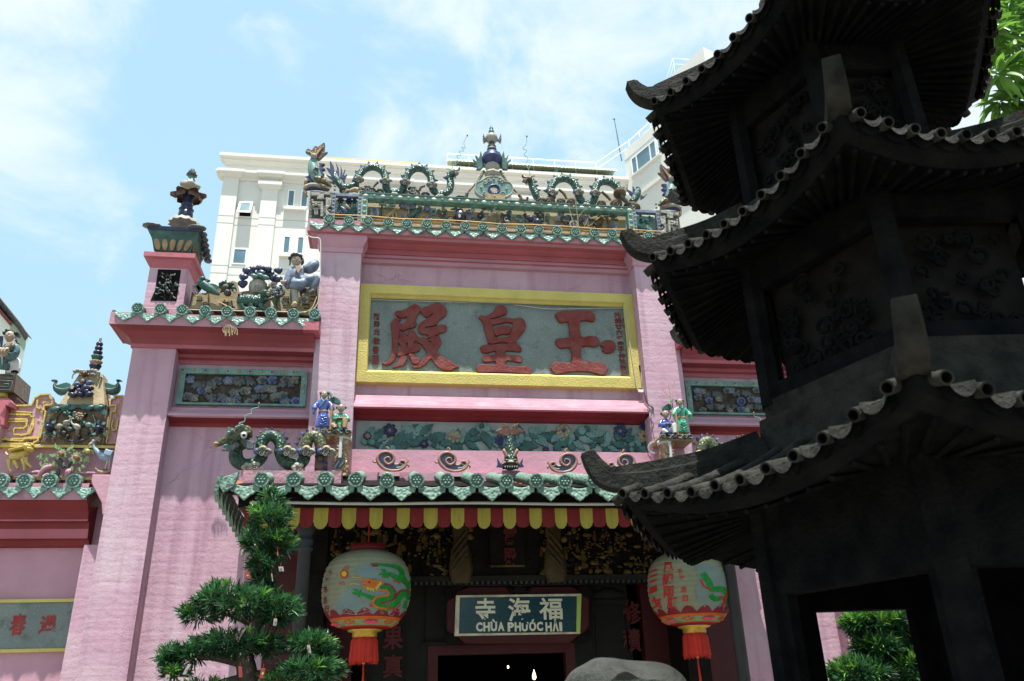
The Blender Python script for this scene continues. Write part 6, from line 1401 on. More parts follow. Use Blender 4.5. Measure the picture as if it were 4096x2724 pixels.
def person_standing(name, p, h, robe, label, trousers='cream', sash='ochre', yaw=0.0, staff=1, collar='teal', vox=.005):
    t = thing(name, p, label, 'statue'); p = np.array(p); H = lambda x, y, z: p + np.array([x, y, z]) * h
    b = MB(); b.lathe([(.135, .10), (.165, .115), (.155, .2), (.135, .34), (.108, .46), (.102, .52), (.125, .62), (.135, .70), (.115, .77), (.05, .81)], (0, 0, 0), robe, 28, sx=1.0, sy=.72, lobes=7, amp=.045)
    b.v = [tuple(p + np.array(q) * h) for q in b.v]
    for s in (-1, 1):                        # sleeves
        b.tube([H(s * .10, 0, .74), H(s * .19, -.03, .62), H(s * .20, -.10, .53)], [.052 * h, .062 * h, .066 * h], robe, 10); b.ell(H(s * .205, -.09, .47), .035 * h, .05 * h, .085 * h, robe, 8, 6)
    for i in range(4): b.tube([H(-.10, -.10 - .008 * i, .40 - .065 * i), H(0, -.125 - .006 * i, .34 - .065 * i), H(.10, -.10 - .008 * i, .40 - .065 * i)], .010 * h, robe, 6)
    o = b.build('robe', t); remesh(o, vox, 1)
    b = MB(); b.lathe([(.108, .475), (.115, .49), (.115, .51), (.108, .525)], (0, 0, 0), sash, 24, sx=1, sy=.74); b.v = [tuple(p + np.array(q) * h) for q in b.v]
    b.tube([H(.06, -.085, .79), H(0, -.112, .70), H(-.09, -.09, .58)], .012 * h, collar, 6); b.tube([H(-.06, -.085, .79), H(0, -.10, .71)], .012 * h, collar, 6); b.build('sash', t)
    b = MB(); q = face(b, H(0, -.02, .905), .088 * h, 'skin', 0, yaw); b.build('head', t)
    b = MB(); b.ell(H(0, .022, .93), .076 * h, .066 * h, .070 * h, 'hair', 12, 8)
    for s in (-1, 1): b.ell(H(s * .085, .0, .955), .032 * h, .03 * h, .038 * h, 'hair', 9, 7); b.tube([H(s * .085, -.01, .92), H(s * .088, -.02, .86), H(s * .082, -.03, .80)], [.014 * h, .012 * h, .006 * h], 'hair', 6)
    b.build('hair', t)
    b = MB()
    for s in (-1, 1): b.piece(); fingers(b, H(s * .19, -.15, .545), .045 * h)
    b.pieces('hand', t)
    b = MB()
    for s in (-1, 1): b.lathe([(.06, .02), (.07, .05), (.06, .13)], (s * .075, -.01, 0), trousers, 12); 
    b.v = [tuple(p + np.array(q) * h) for q in b.v]
    b.build('trousers', t); b = MB()
    for s in (-1, 1): b.piece(); b.ell(H(s * .08, -.07, .022), .05 * h, .085 * h, .030 * h, 'brown', 10, 6)
    b.pieces('shoe', t)
    if staff: b = MB(); b.tube([H(staff * .20, -.17, .60), H(staff * .20, -.17, .3), H(staff * .20, -.16, .0)], [.03 * h, .032 * h, .028 * h], 'ochre', 10); b.build('staff', t)
    return t
def person_sitting(name, p, h, robe, label, trousers='ochre', yaw=0.0, hold='brown', vox=.005):
    """h is the seated height"""
    t = thing(name, p, label, 'statue'); p = np.array(p); H = lambda x, y, z: p + np.array([x, y, z]) * h
    b = MB(); b.lathe([(.27, .02), (.27, .08), (.22, .2), (.165, .34), (.17, .5), (.165, .58), (.10, .66), (.06, .69)], (0, .03, 0), robe, 24, sx=1, sy=.75, lobes=6, amp=.05); b.v = [tuple(p + np.array(q) * h) for q in b.v]
    for s in (-1, 1): b.tube([H(s * .14, 0, .60), H(s * .25, -.06, .42), H(s * .08, -.22, .40)], [.075 * h, .085 * h, .065 * h], robe, 10)
    o = b.build('robe', t); remesh(o, vox, 1)
    b = MB()
    b.tube([H(.10, -.10, .20), H(.17, -.30, .36), H(.16, -.30, .06)], [.09 * h, .10 * h, .07 * h], trousers, 10); b.tube([H(-.10, -.10, .16), H(-.22, -.28, .16), H(-.10, -.33, .06)], [.09 * h, .09 * h, .06 * h], trousers, 10); o = b.build('trousers', t); remesh(o, vox, 1)
    b = MB()
    for s in (-1, 1): b.piece(); b.ell(H(s * .15, -.38, .04), .07 * h, .12 * h, .05 * h, 'brown', 10, 6)
    b.pieces('shoe', t)
    b = MB(); face(b, H(0, -.03, .83), .135 * h, 'skin', 0, yaw); b.build('head', t)
    b = MB(); b.ell(H(0, .045, .86), .115 * h, .095 * h, .10 * h, 'hair', 12, 8)
    for s in (-1, 1): b.ell(H(s * .135, .02, .87), .04 * h, .04 * h, .05 * h, 'hair', 8, 6)
    b.build('hair', t)
    b = MB()
    for s in (-1, 1): fingers(b, H(s * .06, -.26, .42), .075 * h)
    b.ell(H(0, -.26, .40), .10 * h, .06 * h, .06 * h, hold, 10, 7); b.build('hands', t)
    return t
def waves(mb, x0, x1, y0, y1, z0, z1, ms=('blue', 'teal', 'brown', 'cream')):
    mb.box(x0, x1, y0 + .02, y1, z0, z1 - .012, 'ochre'); n = 6; k = random.Random(int(x0 * 100))
    for i in range(n):
        x = x0 + (x1 - x0) * (i + .5) / n; r = (x1 - x0) / n * .58; zc = (z0 + z1) / 2 + .004
        for j in range(10):
            a = 5.2 * j / 9; q = r * (1 - .075 * j); mb.ell((x + q * math.cos(a), y0 + .015 - .001 * j, zc + q * math.sin(a) * .8), r * .28, .016, r * .26, ms[(i + (j > 5)) % len(ms)], 7, 5)
        mb.ell((x, y0 + .03, zc), r * .9, .012, r * .7, ms[(i + 1) % len(ms)], 8, 5)
vq = View(1180, 1520, 3.92)
# ---------------------------------------------------------------- drum with two ceramic boys, left and right of the middle bay
YP = 6.62
def drum(side):
    fx = (lambda q: mirror(q)) if side else (lambda q: q)
    c0 = vq.at(690, 1440, YP); c1 = vq.at(665, 850, YP); xx = (vq.at(570, 1150, YP)[0] + vq.at(815, 1150, YP)[0]) / 2 + .02; rad = (vq.at(815, 1150, YP)[0] - vq.at(560, 1150, YP)[0]) / 2
    base = np.array([xx if not side else 2 * XC - xx, YP + rad, c0[2]])
    t = thing('ceramic_drum', base, 'ceramic drum with moulded dragon under the standing boy in blue' if not side else 'ceramic drum with moulded dragon under the standing boy in green', 'drum', 'ceramic drums beside the middle bay')
    z0, z1 = c0[2] - .03, c1[2] - .025; hh = z1 - z0
    b = MB(); b.lathe([(rad * .94, 0), (rad * 1.02, hh * .15), (rad * 1.08, hh * .5), (rad * 1.02, hh * .85), (rad * .96, hh)], (xx, YP + rad, z0), 'drum', 28); fx(b).build('body', t)
    b = MB(); b.lathe([(rad * 1.04, -.012), (rad * 1.12, -.008), (rad * 1.12, .022), (rad * .9, .03), (.01, .03)], (xx, YP + rad, z1), 'white', 28)
    for q in (.9, -.9): b.tube([np.array([xx + rad * 1.10 * math.sin(q - 1.05), YP + rad - rad * 1.10 * math.cos(q - 1.05), z0 + hh * k]) for k in np.linspace(.45, 1, 6)], .016, 'white', 8) if q > 0 else None
    fx(b).build('white_rim', t)
    b = MB()                                 # raised dragon and pearl on the front
    def dp(u, v): a = (vq.at(u, v, YP)[0] - xx) / (rad * 1.07); a = max(-.98, min(.98, a)); return np.array([xx + rad * 1.08 * a, YP + rad - rad * 1.085 * math.sqrt(1 - a * a), vq.at(u, v, YP)[2]])
    for pts, r, m in (([(640, 940), (700, 960), (760, 1010), (770, 1080), (720, 1110), (660, 1080)], .012, 'copper'), ([(610, 1000), (660, 1030), (700, 1060)], .010, 'copper'), ([(600, 1260), (660, 1210), (700, 1150)], .014, 'ochre'), ([(640, 1380), (690, 1290), (720, 1220), (740, 1160)], .012, 'bluelite'), ([(600, 1330), (630, 1280), (660, 1240)], .012, 'copper'), ([(700, 1380), (760, 1300), (770, 1220)], .010, 'tealdark'), ([(590, 920), (640, 900), (700, 910)], .008, 'lorange')): b.tube([dp(*a) for a in [tuple(k) for k in smooth_pts(pts, 3)]], r, m, 7)
    fx(b).build('dragon_relief', t)
    b = MB(); wx0, wx1 = vq.at(330, 820, YP - .06)[0] if 0 else vq.at(300, 820, YP - .03)[0], vq.at(875, 820, YP - .03)[0]
    wz0, wz1 = vq.at(600, 862, YP - .03)[2], vq.at(600, 772, YP - .03)[2]
    q = MB(); waves(q, wx0, wx1, YP - .03, YP + .24, wz0, wz1); w_ = fx(q).build('wave_slab', t)
    return wx0, wx1, wz1
wz = [drum(0), drum(1)][0][2]
def mx_(p): return np.array([2 * XC - p[0], p[1], p[2]])
p = vq.at(425, 775, YP + .06); p[2] = wz; hst = vq.at(425, 180, YP + .06)[2] - wz
person_standing('standing_boy', p, hst, 'robeblue', 'standing ceramic boy in blue robe leaning on a yellow staff', 'cream', yaw=.1)
pr_ = mx_(p); person_standing('standing_boy', pr_ + np.array([.055, 0, 0]) * 0, hst, 'robegreen', 'standing ceramic boy in green robe leaning on a yellow staff', 'ochre', collar='blue', staff=-1)
p = vq.at(705, 775, YP + .07); p[2] = wz; hse = vq.at(705, 365, YP + .06)[2] - wz
person_sitting('seated_boy', p, hse, 'robegreen', 'seated ceramic boy in green robe with yellow trousers', 'ochre')
person_sitting('seated_boy', mx_(p), hse, 'robeblue', 'seated ceramic boy in blue robe with white trousers', 'white', yaw=.3)
for side in (0, 1):
    b = MB(); Y = YP + .16
    cut(b, vq, [tuple(k) for k in smooth_pts([(520, 310), (560, 270), (610, 255), (680, 290), (715, 340), (700, 380), (640, 370), (590, 355), (550, 350)], 2, True)], Y, .02, 'tealdark', bev=.005); cut(b, vq, [(495, 180), (540, 170), (570, 200), (600, 250), (560, 260), (520, 220)], Y, .02, 'teal', bev=.005)
    for i in range(5): leaf(b, vq, 580, 235, 42, 8, -80 + 40 * i, Y - .015, 'white')
    pxtube(b, vq, [(520, 250, 8), (540, 330, 8), (600, 390, 8), (560, 420, 8), (600, 560, 8)], Y + .02, 'brown', 7)
    (mirror(b) if side else b).build('lotus_leaf', None, 'green ceramic lotus leaf and bloom beside the boy in blue standing robe' if not side else 'green ceramic lotus leaf and bloom beside the boy in green standing robe', 'lotus leaf')
# ---------------------------------------------------------------- porch dragons
def porch_dragon(side):
    fx = (lambda q: mirror(q)) if side else (lambda q: q); Y = 6.22
    bp = v6.at(640, 860, Y)
    t = thing('porch_dragon', bp if not side else mx_(bp), 'dark green ceramic dragon with bulging eye and two coils on the porch roof' if not side else 'ceramic porch dragon mostly hidden behind the lowest pagoda eave', 'dragon statue')
    b = MB(); body = [(330, 650, 55), (320, 700, 62), (330, 760, 66), (380, 800, 60), (450, 800, 54), (520, 770, 56), (560, 710, 56), (550, 640, 54), (570, 580, 54), (620, 545, 54), (680, 560, 54), (720, 620, 54), (720, 690, 56), (750, 760, 60), (810, 800, 62), (880, 800, 60), (930, 760, 56), (945, 690, 52)]
    pxtube(b, v6, body, Y, 'scaleold', 16); fx(b).build('body', t)
    b = MB(); body2 = [(930, 730, 52), (950, 640, 54), (975, 570, 54), (1015, 545, 54), (1060, 570, 54), (1085, 640, 54)]; pxtube(b, v6, body2, Y + .0, 'olive', 16)
    pxtube(b, v6, [(1085, 640, 54), (1090, 720, 56), (1085, 800, 58), (1085, 850, 60)], Y, 'brown', 16); 
    for v in (660, 720, 780, 835): pxtube(b, v6, [(1088, v, 59), (1088, v + 22, 60)], Y, 'navy', 16, 1)
    fx(b).build('tail_coil', t)
    b = MB()
    for c0, c1, (uc, vc), rr0 in ((195, 350, (640, 640), 140), (170, 330, (1015, 640), 140)):
        for i in range(9):
            a = R(c0 + (c1 - c0) * i / 8); u, v = uc + rr0 * math.cos(a), vc + rr0 * math.sin(a); cut(b, v6, [(u - 16 * math.sin(a), v + 16 * math.cos(a)), (u + 30 * math.cos(a) - 6 * math.sin(a), v + 30 * math.sin(a)), (u + 34 * math.cos(a) + 10 * math.sin(a), v + 34 * math.sin(a) - 4), (u + 16 * math.sin(a), v - 16 * math.cos(a))], Y - .015, .03, ('bluelite', 'navy', 'brown')[i % 3], bev=.004)
    fx(b).build('back_spines', t)
    b = MB()
    for u, v in ((560, 680), (780, 680), (950, 680), (1130, 680)): collar(b, v6, u, v, Y - .03, 80)
    for u, v in ((490, 820), (880, 830), (430, 830)): b.piece(); cloudlet(b, v6, u, v, 58, Y - .08, 'cream', 'brown')
    b.pieces('cloud_collar', t, fx)
    b = MB()
    pxell(b, v6, 350, 590, 100, 85, Y, .13, 'scaleold'); pxtube(b, v6, [(330, 560, 72), (250, 580, 52), (200, 600, 34), (150, 625, 22)], Y, 'olive', 12); pxtube(b, v6, [(330, 640, 50), (270, 640, 34), (215, 640, 22)], Y - .02, 'tealdark', 10)
    cut(b, v6, [(480, 600), (440, 580), (370, 560), (360, 600), (420, 660), (480, 660)], Y - .12, .03, 'batgrey', bev=.005); cut(b, v6, [(330, 600), (250, 640), (190, 670), (290, 680), (360, 620)], Y - .12, .03, 'batgrey', bev=.005)
    hat = [(455, 480), (440, 455), (390, 450), (300, 500), (235, 540), (240, 570), (330, 560), (400, 525), (450, 530)]; cut(b, v6, [tuple(k) for k in smooth_pts(hat, 2, True)], Y - .13, .1, 'olive', bev=.01)
    pxell(b, v6, 393, 540, 30, 30, Y - .14, .04, 'white', 0, 12, 8); pxell(b, v6, 393, 540, 14, 14, Y - .18, .01, 'black', 0, 8, 4); pxell(b, v6, 145, 622, 26, 22, Y - .02, .04, 'ochre')
    for u, v in ((260, 520), (290, 500), (330, 475), (350, 465), (380, 458)): pxell(b, v6, u, v, 18, 18, Y - .14, .03, 'teal')
    cut(b, v6, [(240, 520), (230, 480), (260, 460), (290, 470), (300, 500)], Y - .05, .03, 'batgrey'); fx(b).build('head', t)
    b = MB(); pxtube(b, v6, [(370, 445, 4), (350, 430, 4), (400, 415, 4), (405, 370, 4), (440, 350, 4), (462, 345, 4), (465, 305, 4), (520, 290, 4), (528, 265, 4)], Y - .05, 'wireteal', 6); pxell(b, v6, 529, 258, 7, 16, Y - .05, .01, 'copper'); fx(b).build('spring_whisker', t)
    pl_ = MB(); x0, x1 = v6.at(365, 860, 6.12)[0], v6.at(1270, 860, 6.12)[0]; za, zb2 = v6.at(800, 985, 6.12)[2], v6.at(800, 862, 6.12)[2]
    pl_.box(x0, x1, 6.10, 6.6, za - .1, zb2, 'pinkstain'); pl_.box(x0 - .02, x1, 6.3, 6.6, za, zb2 - .02, 'pinkstain'); fx(pl_).build('plinth', t)
porch_dragon(0); porch_dragon(1)
b = MB(); hY = 6.5                            # raised claw by the right dragon
pxtube(b, vr, [(1270, 1120, 34), (1262, 1060, 30), (1250, 1000, 34)], hY, 'brown', 9)
for u, v in ((1180, 970), (1228, 895), (1283, 890), (1330, 925)): pxtube(b, vr, [(1258, 1020, 18), ((1258 + u) / 2, (1010 + v) / 2 + 10, 17), (u, v, 9)], hY, 'goldleaf', 8)
pxtube(b, vr, [(1290, 1060, 16), (1340, 1050, 15), (1360, 1090, 8)], hY, 'brown', 8); b.build('dragon_claw', None, 'gilded dragon claw held up behind the pagoda eave', 'dragon claw')
# ---------------------------------------------------------------- cloud scrolls and fish on the porch ridge
YO = 6.66
def scroll(flip):
    b = MB(); vwp = View(800, 1500, 2.24)
    def fu(u): return u if not flip else 2 * 1715 - u
    out = [(1655, 845), (1610, 800), (1590, 750), (1605, 710), (1650, 690), (1700, 690), (1735, 715), (1748, 755), (1740, 800), (1775, 790), (1800, 765), (1830, 765), (1848, 790), (1840, 820), (1800, 850), (1730, 862)]
    cut(b, vwp, [(fu(u), v) for u, v in (tuple(k) for k in smooth_pts(out, 2, True))], YO + .02, .03, 'bluelite')
    T = lambda pts, m='copper': pxtube(b, vwp, [(fu(p[0]), p[1], p[2]) for p in pts], YO + .01, m, 8)
    T([(1720, 858, 12), (1650, 840, 15), (1600, 790, 16), (1590, 740, 15), (1620, 700, 14), (1680, 690, 14), (1730, 720, 14), (1735, 770, 13), (1690, 800, 12), (1655, 775, 10), (1660, 745, 9), (1695, 738, 8), (1705, 765, 6)])
    T([(1720, 858, 12), (1790, 850, 13), (1840, 815, 13), (1835, 775, 11), (1800, 770, 10), (1795, 795, 8), (1815, 800, 5)]); T([(1680, 690, 8), (1690, 660, 8), (1675, 645, 6), (1665, 655, 4)]); T([(1595, 775, 9), (1560, 780, 9), (1550, 765, 6)]); T([(1845, 790, 9), (1865, 770, 8), (1855, 755, 5)]); T([(1855, 800, 8), (1872, 815, 8), (1862, 828, 5)])
    T([(1745, 800, 8), (1770, 800, 8), (1800, 780, 7)], 'cream'); T([(1760, 830, 7), (1800, 825, 7), (1830, 800, 6)], 'cream')
    cut(b, vwp, [(1610, 868), (1785, 868), (1790, 905), (1600, 905)], YO - .02, .2, 'pinksmooth')
    return b
sc0 = scroll(False).build('cloud_scroll', None, 'blue and terracotta cloud scroll nearest the boy in blue', 'ornament', 'cloud scrolls along the porch ridge')
xs0 = v6.at(1715, 800, YO)[0]; x1s = v7.at(455, 740, YO)[0]
c = copy_tree(sc0); c.location.x += x1s - xs0; c['label'] = 'blue and terracotta cloud scroll between another scroll and the leaping fish'
sc1 = scroll(True).build('cloud_scroll', None, 'blue and terracotta cloud scroll between the leaping fish and the pagoda tip', 'ornament', 'cloud scrolls along the porch ridge'); sc1.location.x += v7.at(1405, 750, YO)[0] - xs0
c = copy_tree(sc1); c.location.x += x1s - xs0; c['label'] = 'cloud scroll half hidden behind the lowest pagoda eave'
ft = thing('leaping_fish', v7.at(950, 815, YO), 'head down ceramic fish with brown forked tail at the middle of the porch ridge', 'fish statue')
b = MB(); pxtube(b, v7, [(950, 770, 66), (950, 720, 58), (945, 650, 46), (940, 580, 38), (940, 520, 28)], YO, 'scaleold', 14); b.build('body', ft)
b = MB()
b.piece()
for cs in ([(930, 520), (890, 520), (810, 480), (870, 455), (885, 415), (930, 430), (950, 480)], [(950, 520), (1000, 510), (1070, 480), (1010, 450), (1020, 415), (970, 430), (945, 480)]): cut(b, v7, [tuple(k) for k in smooth_pts(cs, 2, True)], YO - .02, .03, 'brown', bev=.005)
for sg in (-1, 1): b.piece(); cut(b, v7, [(945 + sg * 30, 600), (945 + sg * 40, 510), (945 + sg * 55, 540), (945 + sg * 60, 600)], YO - .01, .03, 'blue', bev=.004); cut(b, v7, [(945 + sg * 60, 790), (945 + sg * 110, 710), (945 + sg * 105, 760), (945 + sg * 118, 785)], YO, .03, 'blue', bev=.004)
b.pieces('fin', ft)
b = MB(); pxell(b, v7, 947, 770, 84, 44, YO - .05, .08, 'tealdark'); pxtube(b, v7, [(870, 770, 12), (905, 752, 14), (950, 750, 14), (995, 752, 14), (1030, 775, 12)], YO - .12, 'brown', 8); pxtube(b, v7, [(880, 800, 12), (950, 775, 16), (1015, 800, 12)], YO - .12, 'black', 8)
for sg in (-1, 1): pxtube(b, v7, [(947 + sg * 30, 700, 14), (947 + sg * 55, 650, 15), (947 + sg * 45, 640, 8)], YO - .05, 'copper', 8); pxell(b, v7, 947 + sg * 36, 738, 20, 16, YO - .10, .04, 'olive')
for i in range(6): cut(b, v7, [(895 + 20 * i, 778), (911 + 20 * i, 778), (903 + 20 * i, 795)], YO - .14, .02, 'cream')
b.build('head', ft)
b = MB(); cut(b, v7, [(870, 815), (1045, 818), (1050, 890), (845, 890)], YO - .06, .25, 'pinkstain', bev=.006); b.build('plinth', ft)
# coil of cable hanging by the right drum
b = MB()
for r_, du in ((48, 0), (40, 5), (44, -4)): pxtube(b, vr, [(280 + du + 2.1 * r_ * math.cos(t), 1030 + 2.2 * r_ * math.sin(t), 5) for t in np.linspace(0, 2 * math.pi, 22)], 6.80, 'wire', 6, 1)
pxtube(b, vr, [(110, 70, 6), (150, 250, 6), (230, 330, 6), (265, 400, 6), (230, 500, 6), (250, 700, 6), (280, 850, 6), (300, 1000, 6)], 6.82, 'wiredark', 6); pxtube(b, vr, [(360, 930, 5), (480, 1000, 5), (400, 1060, 5)], 6.8, 'wiredark', 6)
b.build('cable_coil', None, 'loose coil of grey cable hanging on the pilaster beside a ceramic drum', 'cable')
b = MB()
for pts in ([(580, 330, 5), (570, 160, 5), (545, 0, 4), (530, -60, 3)], [(575, 180, 4), (510, 120, 4), (425, 30, 3)], [(590, 250, 4), (600, 120, 4), (625, 0, 3), (640, -160, 2)], [(575, 260, 4), (540, 180, 3)]): pxtube(b, vr, pts, 6.7, 'wire' if 0 else 'tan', 5, 3)
b.build('dry_stalk', None, 'thin dry stalk rising above the standing boy in green', 'weed')
# ================================================================ LEFT WING ROOF
v2 = View(400, 600, 1.96); YL = 6.80
urn = thing('roof_urn', v2.at(500, 1240, YL), 'pink pedestal carrying a green lotus planter and a tall petalled finial', 'urn')
px0_, px1_ = v2.at(345, 1190, YL)[0], v2.at(655, 1190, YL)[0]; pw_ = px1_ - px0_; zb0 = v2.at(500, 1250, YL)[2] - .05; zb1 = v2.at(540, 905, YL)[2]
b = MB(); b.box(px0_, px1_, YL, YL + pw_, zb0, zb1, 'pink'); b.box(px0_ - .02, px1_ + .02, YL - .02, YL + pw_ + .02, zb0, v2.at(500, 1222, YL)[2], 'pinksmooth')
zc1_ = v2.at(540, 800, YL - .06)[2]
def sq(e, z): return [(px0_ - e, YL - e, z), (px1_ + e, YL - e, z), (px1_ + e, YL + pw_ + e, z), (px0_ - e, YL + pw_ + e, z)]
b.build('pedestal', urn)
b = MB(); b.loft([sq(.0, zb1 - .03), sq(.015, zb1), sq(.03, zb1 + .05), sq(.055, zc1_ - .045), sq(.055, zc1_)], 'rose', smooth=False); b.build('cap', urn)
b = MB(); cut(b, v2, [(455, 935), (635, 940), (600, 1185), (395, 1180), (430, 1100), (440, 1040)], YL - .004, .01, 'black')
rq = random.Random(12)
for i in range(40): u, v, a = rq.uniform(455, 600), rq.uniform(965, 1160), rq.uniform(0, 6.3); pxtube(b, v2, [(u, v, 3), (u + 16 * math.cos(a), v + 14 * math.sin(a), 8), (u + 30 * math.cos(a + .6), v + 26 * math.sin(a + .6), 3)], YL - .008 - .012 * rq.random(), rq.choice(('tealdark', 'greydark', 'batgrey', 'woodblack')), 6, 3)
b.build('dark_relief', urn)
b = MB(); zp0, zp1 = zc1_, v2.at(590, 600, YL - .05)[2]; hp = zp1 - zp0
b.loft([sq(-.02, zp0), sq(-.02, zp0 + .04), sq(-.005, zp0 + .05), sq(.015, zp0 + hp * .5), sq(.045, zp1 - .05), sq(.06, zp1 - .04)], 'tealdark', smooth=False)
b.loft([sq(.06, zp1 - .045), sq(.065, zp1 - .01), sq(.05, zp1)], 'navy', smooth=False)
for i in range(5):
    x = px0_ + .03 + i * (pw_ - .06) / 4
    for L in (0, 1):
        if L == 0: b.ell((x, YL - .012, zp0 + hp * .42), .028, .012, .075, 'ochre', 8, 6, (i - 2) * -.16)
        b.ell((px1_ + .012, YL + .03 + i * (pw_ - .06) / 4, zp0 + hp * .42), .012, .028, .075, 'tan', 8, 6)
for i in range(4): b.ell((px0_ + .06 + i * (pw_ - .12) / 3, YL + .018, zp0 + .02), .012, .006, .012, 'black', 8, 5)
for s, yy in ((-1, YL - .06), (1, YL - .06)): b.ell((((px0_ + px1_) / 2 + s * (pw_ / 2 + .03)), YL - .04, zp1), .09, .06, .018, 'batgrey', 10, 5)
for i in range(6): b.ell((px1_ + .07, YL + .05 + .06 * i, zp1 - .01 - .022 * i), .04, .05, .02, 'batgrey', 8, 5)
b.build('planter', urn)
ax_, ay_ = (px0_ + px1_) / 2 + .02, YL + pw_ / 2; zv = lambda v: v2.at(665, v, ay_)[2]; kq = v2.px(660, 500, ay_)
b = MB(); L = lambda prof, m, **k: b.lathe([(r * kq, zv(v)) for r, v in prof], (ax_, ay_, 0), m, 24, **k)
L([(118, 590), (112, 570), (90, 556), (50, 552)], 'cream', lobes=12, amp=.08); L([(48, 552), (58, 520), (56, 492), (44, 480), (60, 470), (46, 455), (38, 445)], 'navy'); L([(40, 447), (48, 440), (40, 425), (36, 380), (50, 352), (30, 340)], 'navy'); L([(46, 330), (50, 318), (30, 310)], 'tan'); L([(20, 318), (70, 300), (76, 280), (50, 258), (30, 245)], 'cream', lobes=5, amp=.16); L([(40, 255), (24, 220), (20, 205), (14, 190)], 'teal', lobes=6, amp=.1); L([(18, 205), (44, 195), (24, 180), (32, 172), (14, 160), (18, 152), (2, 142)], 'greydark', lobes=8, amp=.1)
b.build('finial', urn)
b = MB()                                      # broad upturned petals of the finial
for a in (-.15, 1.1, 2.3, 3.3, 4.3, 5.3):
    d = np.array([math.cos(a), math.sin(a) * .9]); tip = 145 * kq
    P0_ = np.array([ax_, ay_, zv(352)]); s_ = np.array([-d[1], d[0], 0])
    D3 = np.array([d[0], d[1], 0]); rows = []
    for t, wv, dz in ((.15, 24, 4), (.45, 46, 10), (.75, 44, 4), (1.0, 20, 10)): rows.append([P0_ + D3 * tip * t + s_ * wv * kq * q + np.array([0, 0, (dz - abs(q) * 14 * t) * kq]) for q in (-1, -.4, .4, 1)])
    b.loft(rows, 'tan' if a < 4 else 'brown', closed=False, cap=False); b.loft([[q - np.array([0, 0, .012]) for q in r] for r in rows], 'brown', closed=False, cap=False)
    b.loft([[q + D3 * 0 - np.array([0, 0, .008]) for q in rows[2]], [q - np.array([0, 0, 46 * kq]) - D3 * .012 for q in rows[2]]], 'brown', closed=False, cap=False)
b.build('petals', urn)
# ridge carving: crow, fruit, vase, toad, immortal
rv = thing('wing_ridge_wall', v2.at(900, 1250, 6.86), 'low tan ridge wall with dark fret trim behind the ceramic toad', 'ridge wall'); rv['kind'] = 'thing'
b = MB(); Y = 6.86
cut(b, v2, [(692, 1245), (725, 1115), (850, 1112), (930, 1060), (1040, 1018), (1070, 1030), (1085, 1110), (1160, 1100), (1330, 1060), (1420, 1070), (1520, 1060), (1715, 1000), (1715, 1310), (1390, 1265), (1060, 1255)], Y, .14, 'tan', bev=.008)
for pts in ([(725, 1118), (700, 1240)], [(760, 1150), (800, 1150), (800, 1180), (755, 1180)], [(850, 1115), (855, 1190), (810, 1195), (815, 1250)], [(835, 1230), (850, 1230), (850, 1205), (825, 1205)], [(960, 1195), (1000, 1195), (1000, 1220)], [(960, 1195), (965, 1235)], [(1030, 1180), (1040, 1235), (1000, 1235)], [(1430, 1150), (1480, 1150), (1480, 1200), (1440, 1200), (1440, 1170)], [(1650, 1150), (1690, 1150), (1690, 1180), (1650, 1180)], [(1590, 1210), (1640, 1210), (1640, 1240), (1600, 1240)], [(1500, 1235), (1540, 1240)], [(1700, 1000), (1700, 1240)]): pxtube(b, v2, [(p[0], p[1], 5) for p in pts], Y - .01, 'greydark', 6, 1)
b.build('fret_wall', rv)
b = MB(); Y = 6.78
pxtube(b, v2, [(805, 1010, 24), (800, 1040, 36), (830, 1070, 38), (880, 1100, 30), (935, 1135, 10)], Y, 'tealdark', 12); pxell(b, v2, 805, 1015, 28, 26, Y - .01, .04, 'tealdark'); cut(b, v2, [(825, 1005), (862, 1020), (825, 1030)], Y - .02, .03, 'greydark'); 
for i in range(6): leaf(b, v2, 850, 1050, 90 - 4 * i, 12, 14 + 9 * i, Y + .03 - .008 * i, 'tealdark', .1)
for i in range(5): leaf(b, v2, 800, 1060, 80, 11, 120 + 14 * i, Y + .03, 'greydark', .1)
pxtube(b, v2, [(850, 1100, 8), (830, 1130, 6), (800, 1125, 4)], Y, 'greydark', 6); b.build('perched_crow', None, 'dark ceramic crow perched on the wing ridge wall beside the pedestal', 'bird statue')
b = MB()
for u, v, r in ((985, 1085, 40), (1030, 1060, 26), (970, 1050, 20), (1000, 1120, 30), (1050, 1090, 22), (950, 1060, 20)): pxell(b, v2, u, v, r, r * .9, Y, .05, 'greydark' if r > 25 else 'tealdark', 0, 10, 7)
for a in range(0, 360, 45): leaf(b, v2, 985, 1075, 62, 13, a, Y + .03, 'tealdark')
pxtube(b, v2, [(1045, 1095, 8), (1060, 1110, 7), (1030, 1120, 5)], Y - .03, 'grey', 6); b.build('fruit_cluster', None, 'dark ceramic fruit cluster between the crow and the vase', 'ornament')
vs_ = thing('flower_vase', v2.at(1240, 1250, 6.8), 'cream vase filled with dark blue ceramic peonies on the wing ridge', 'vase')
b = MB(); yv = 6.84; kv = v2.px(1240, 1080, yv); zvv = lambda v: v2.at(1240, v, yv)[2]; xv = v2.at(1240, 1070, yv)[0]
b.lathe([(r * kv, zvv(v)) for r, v in ((50, 1135), (66, 1115), (74, 1080), (70, 1050), (52, 1030), (46, 1015), (56, 1003))], (xv, yv, 0), 'cream', 24); spiral(b, v2, 1235, 1075, 30, yv - .15, 'greydark', 1.6, 4); b.build('body', vs_)
b = MB()
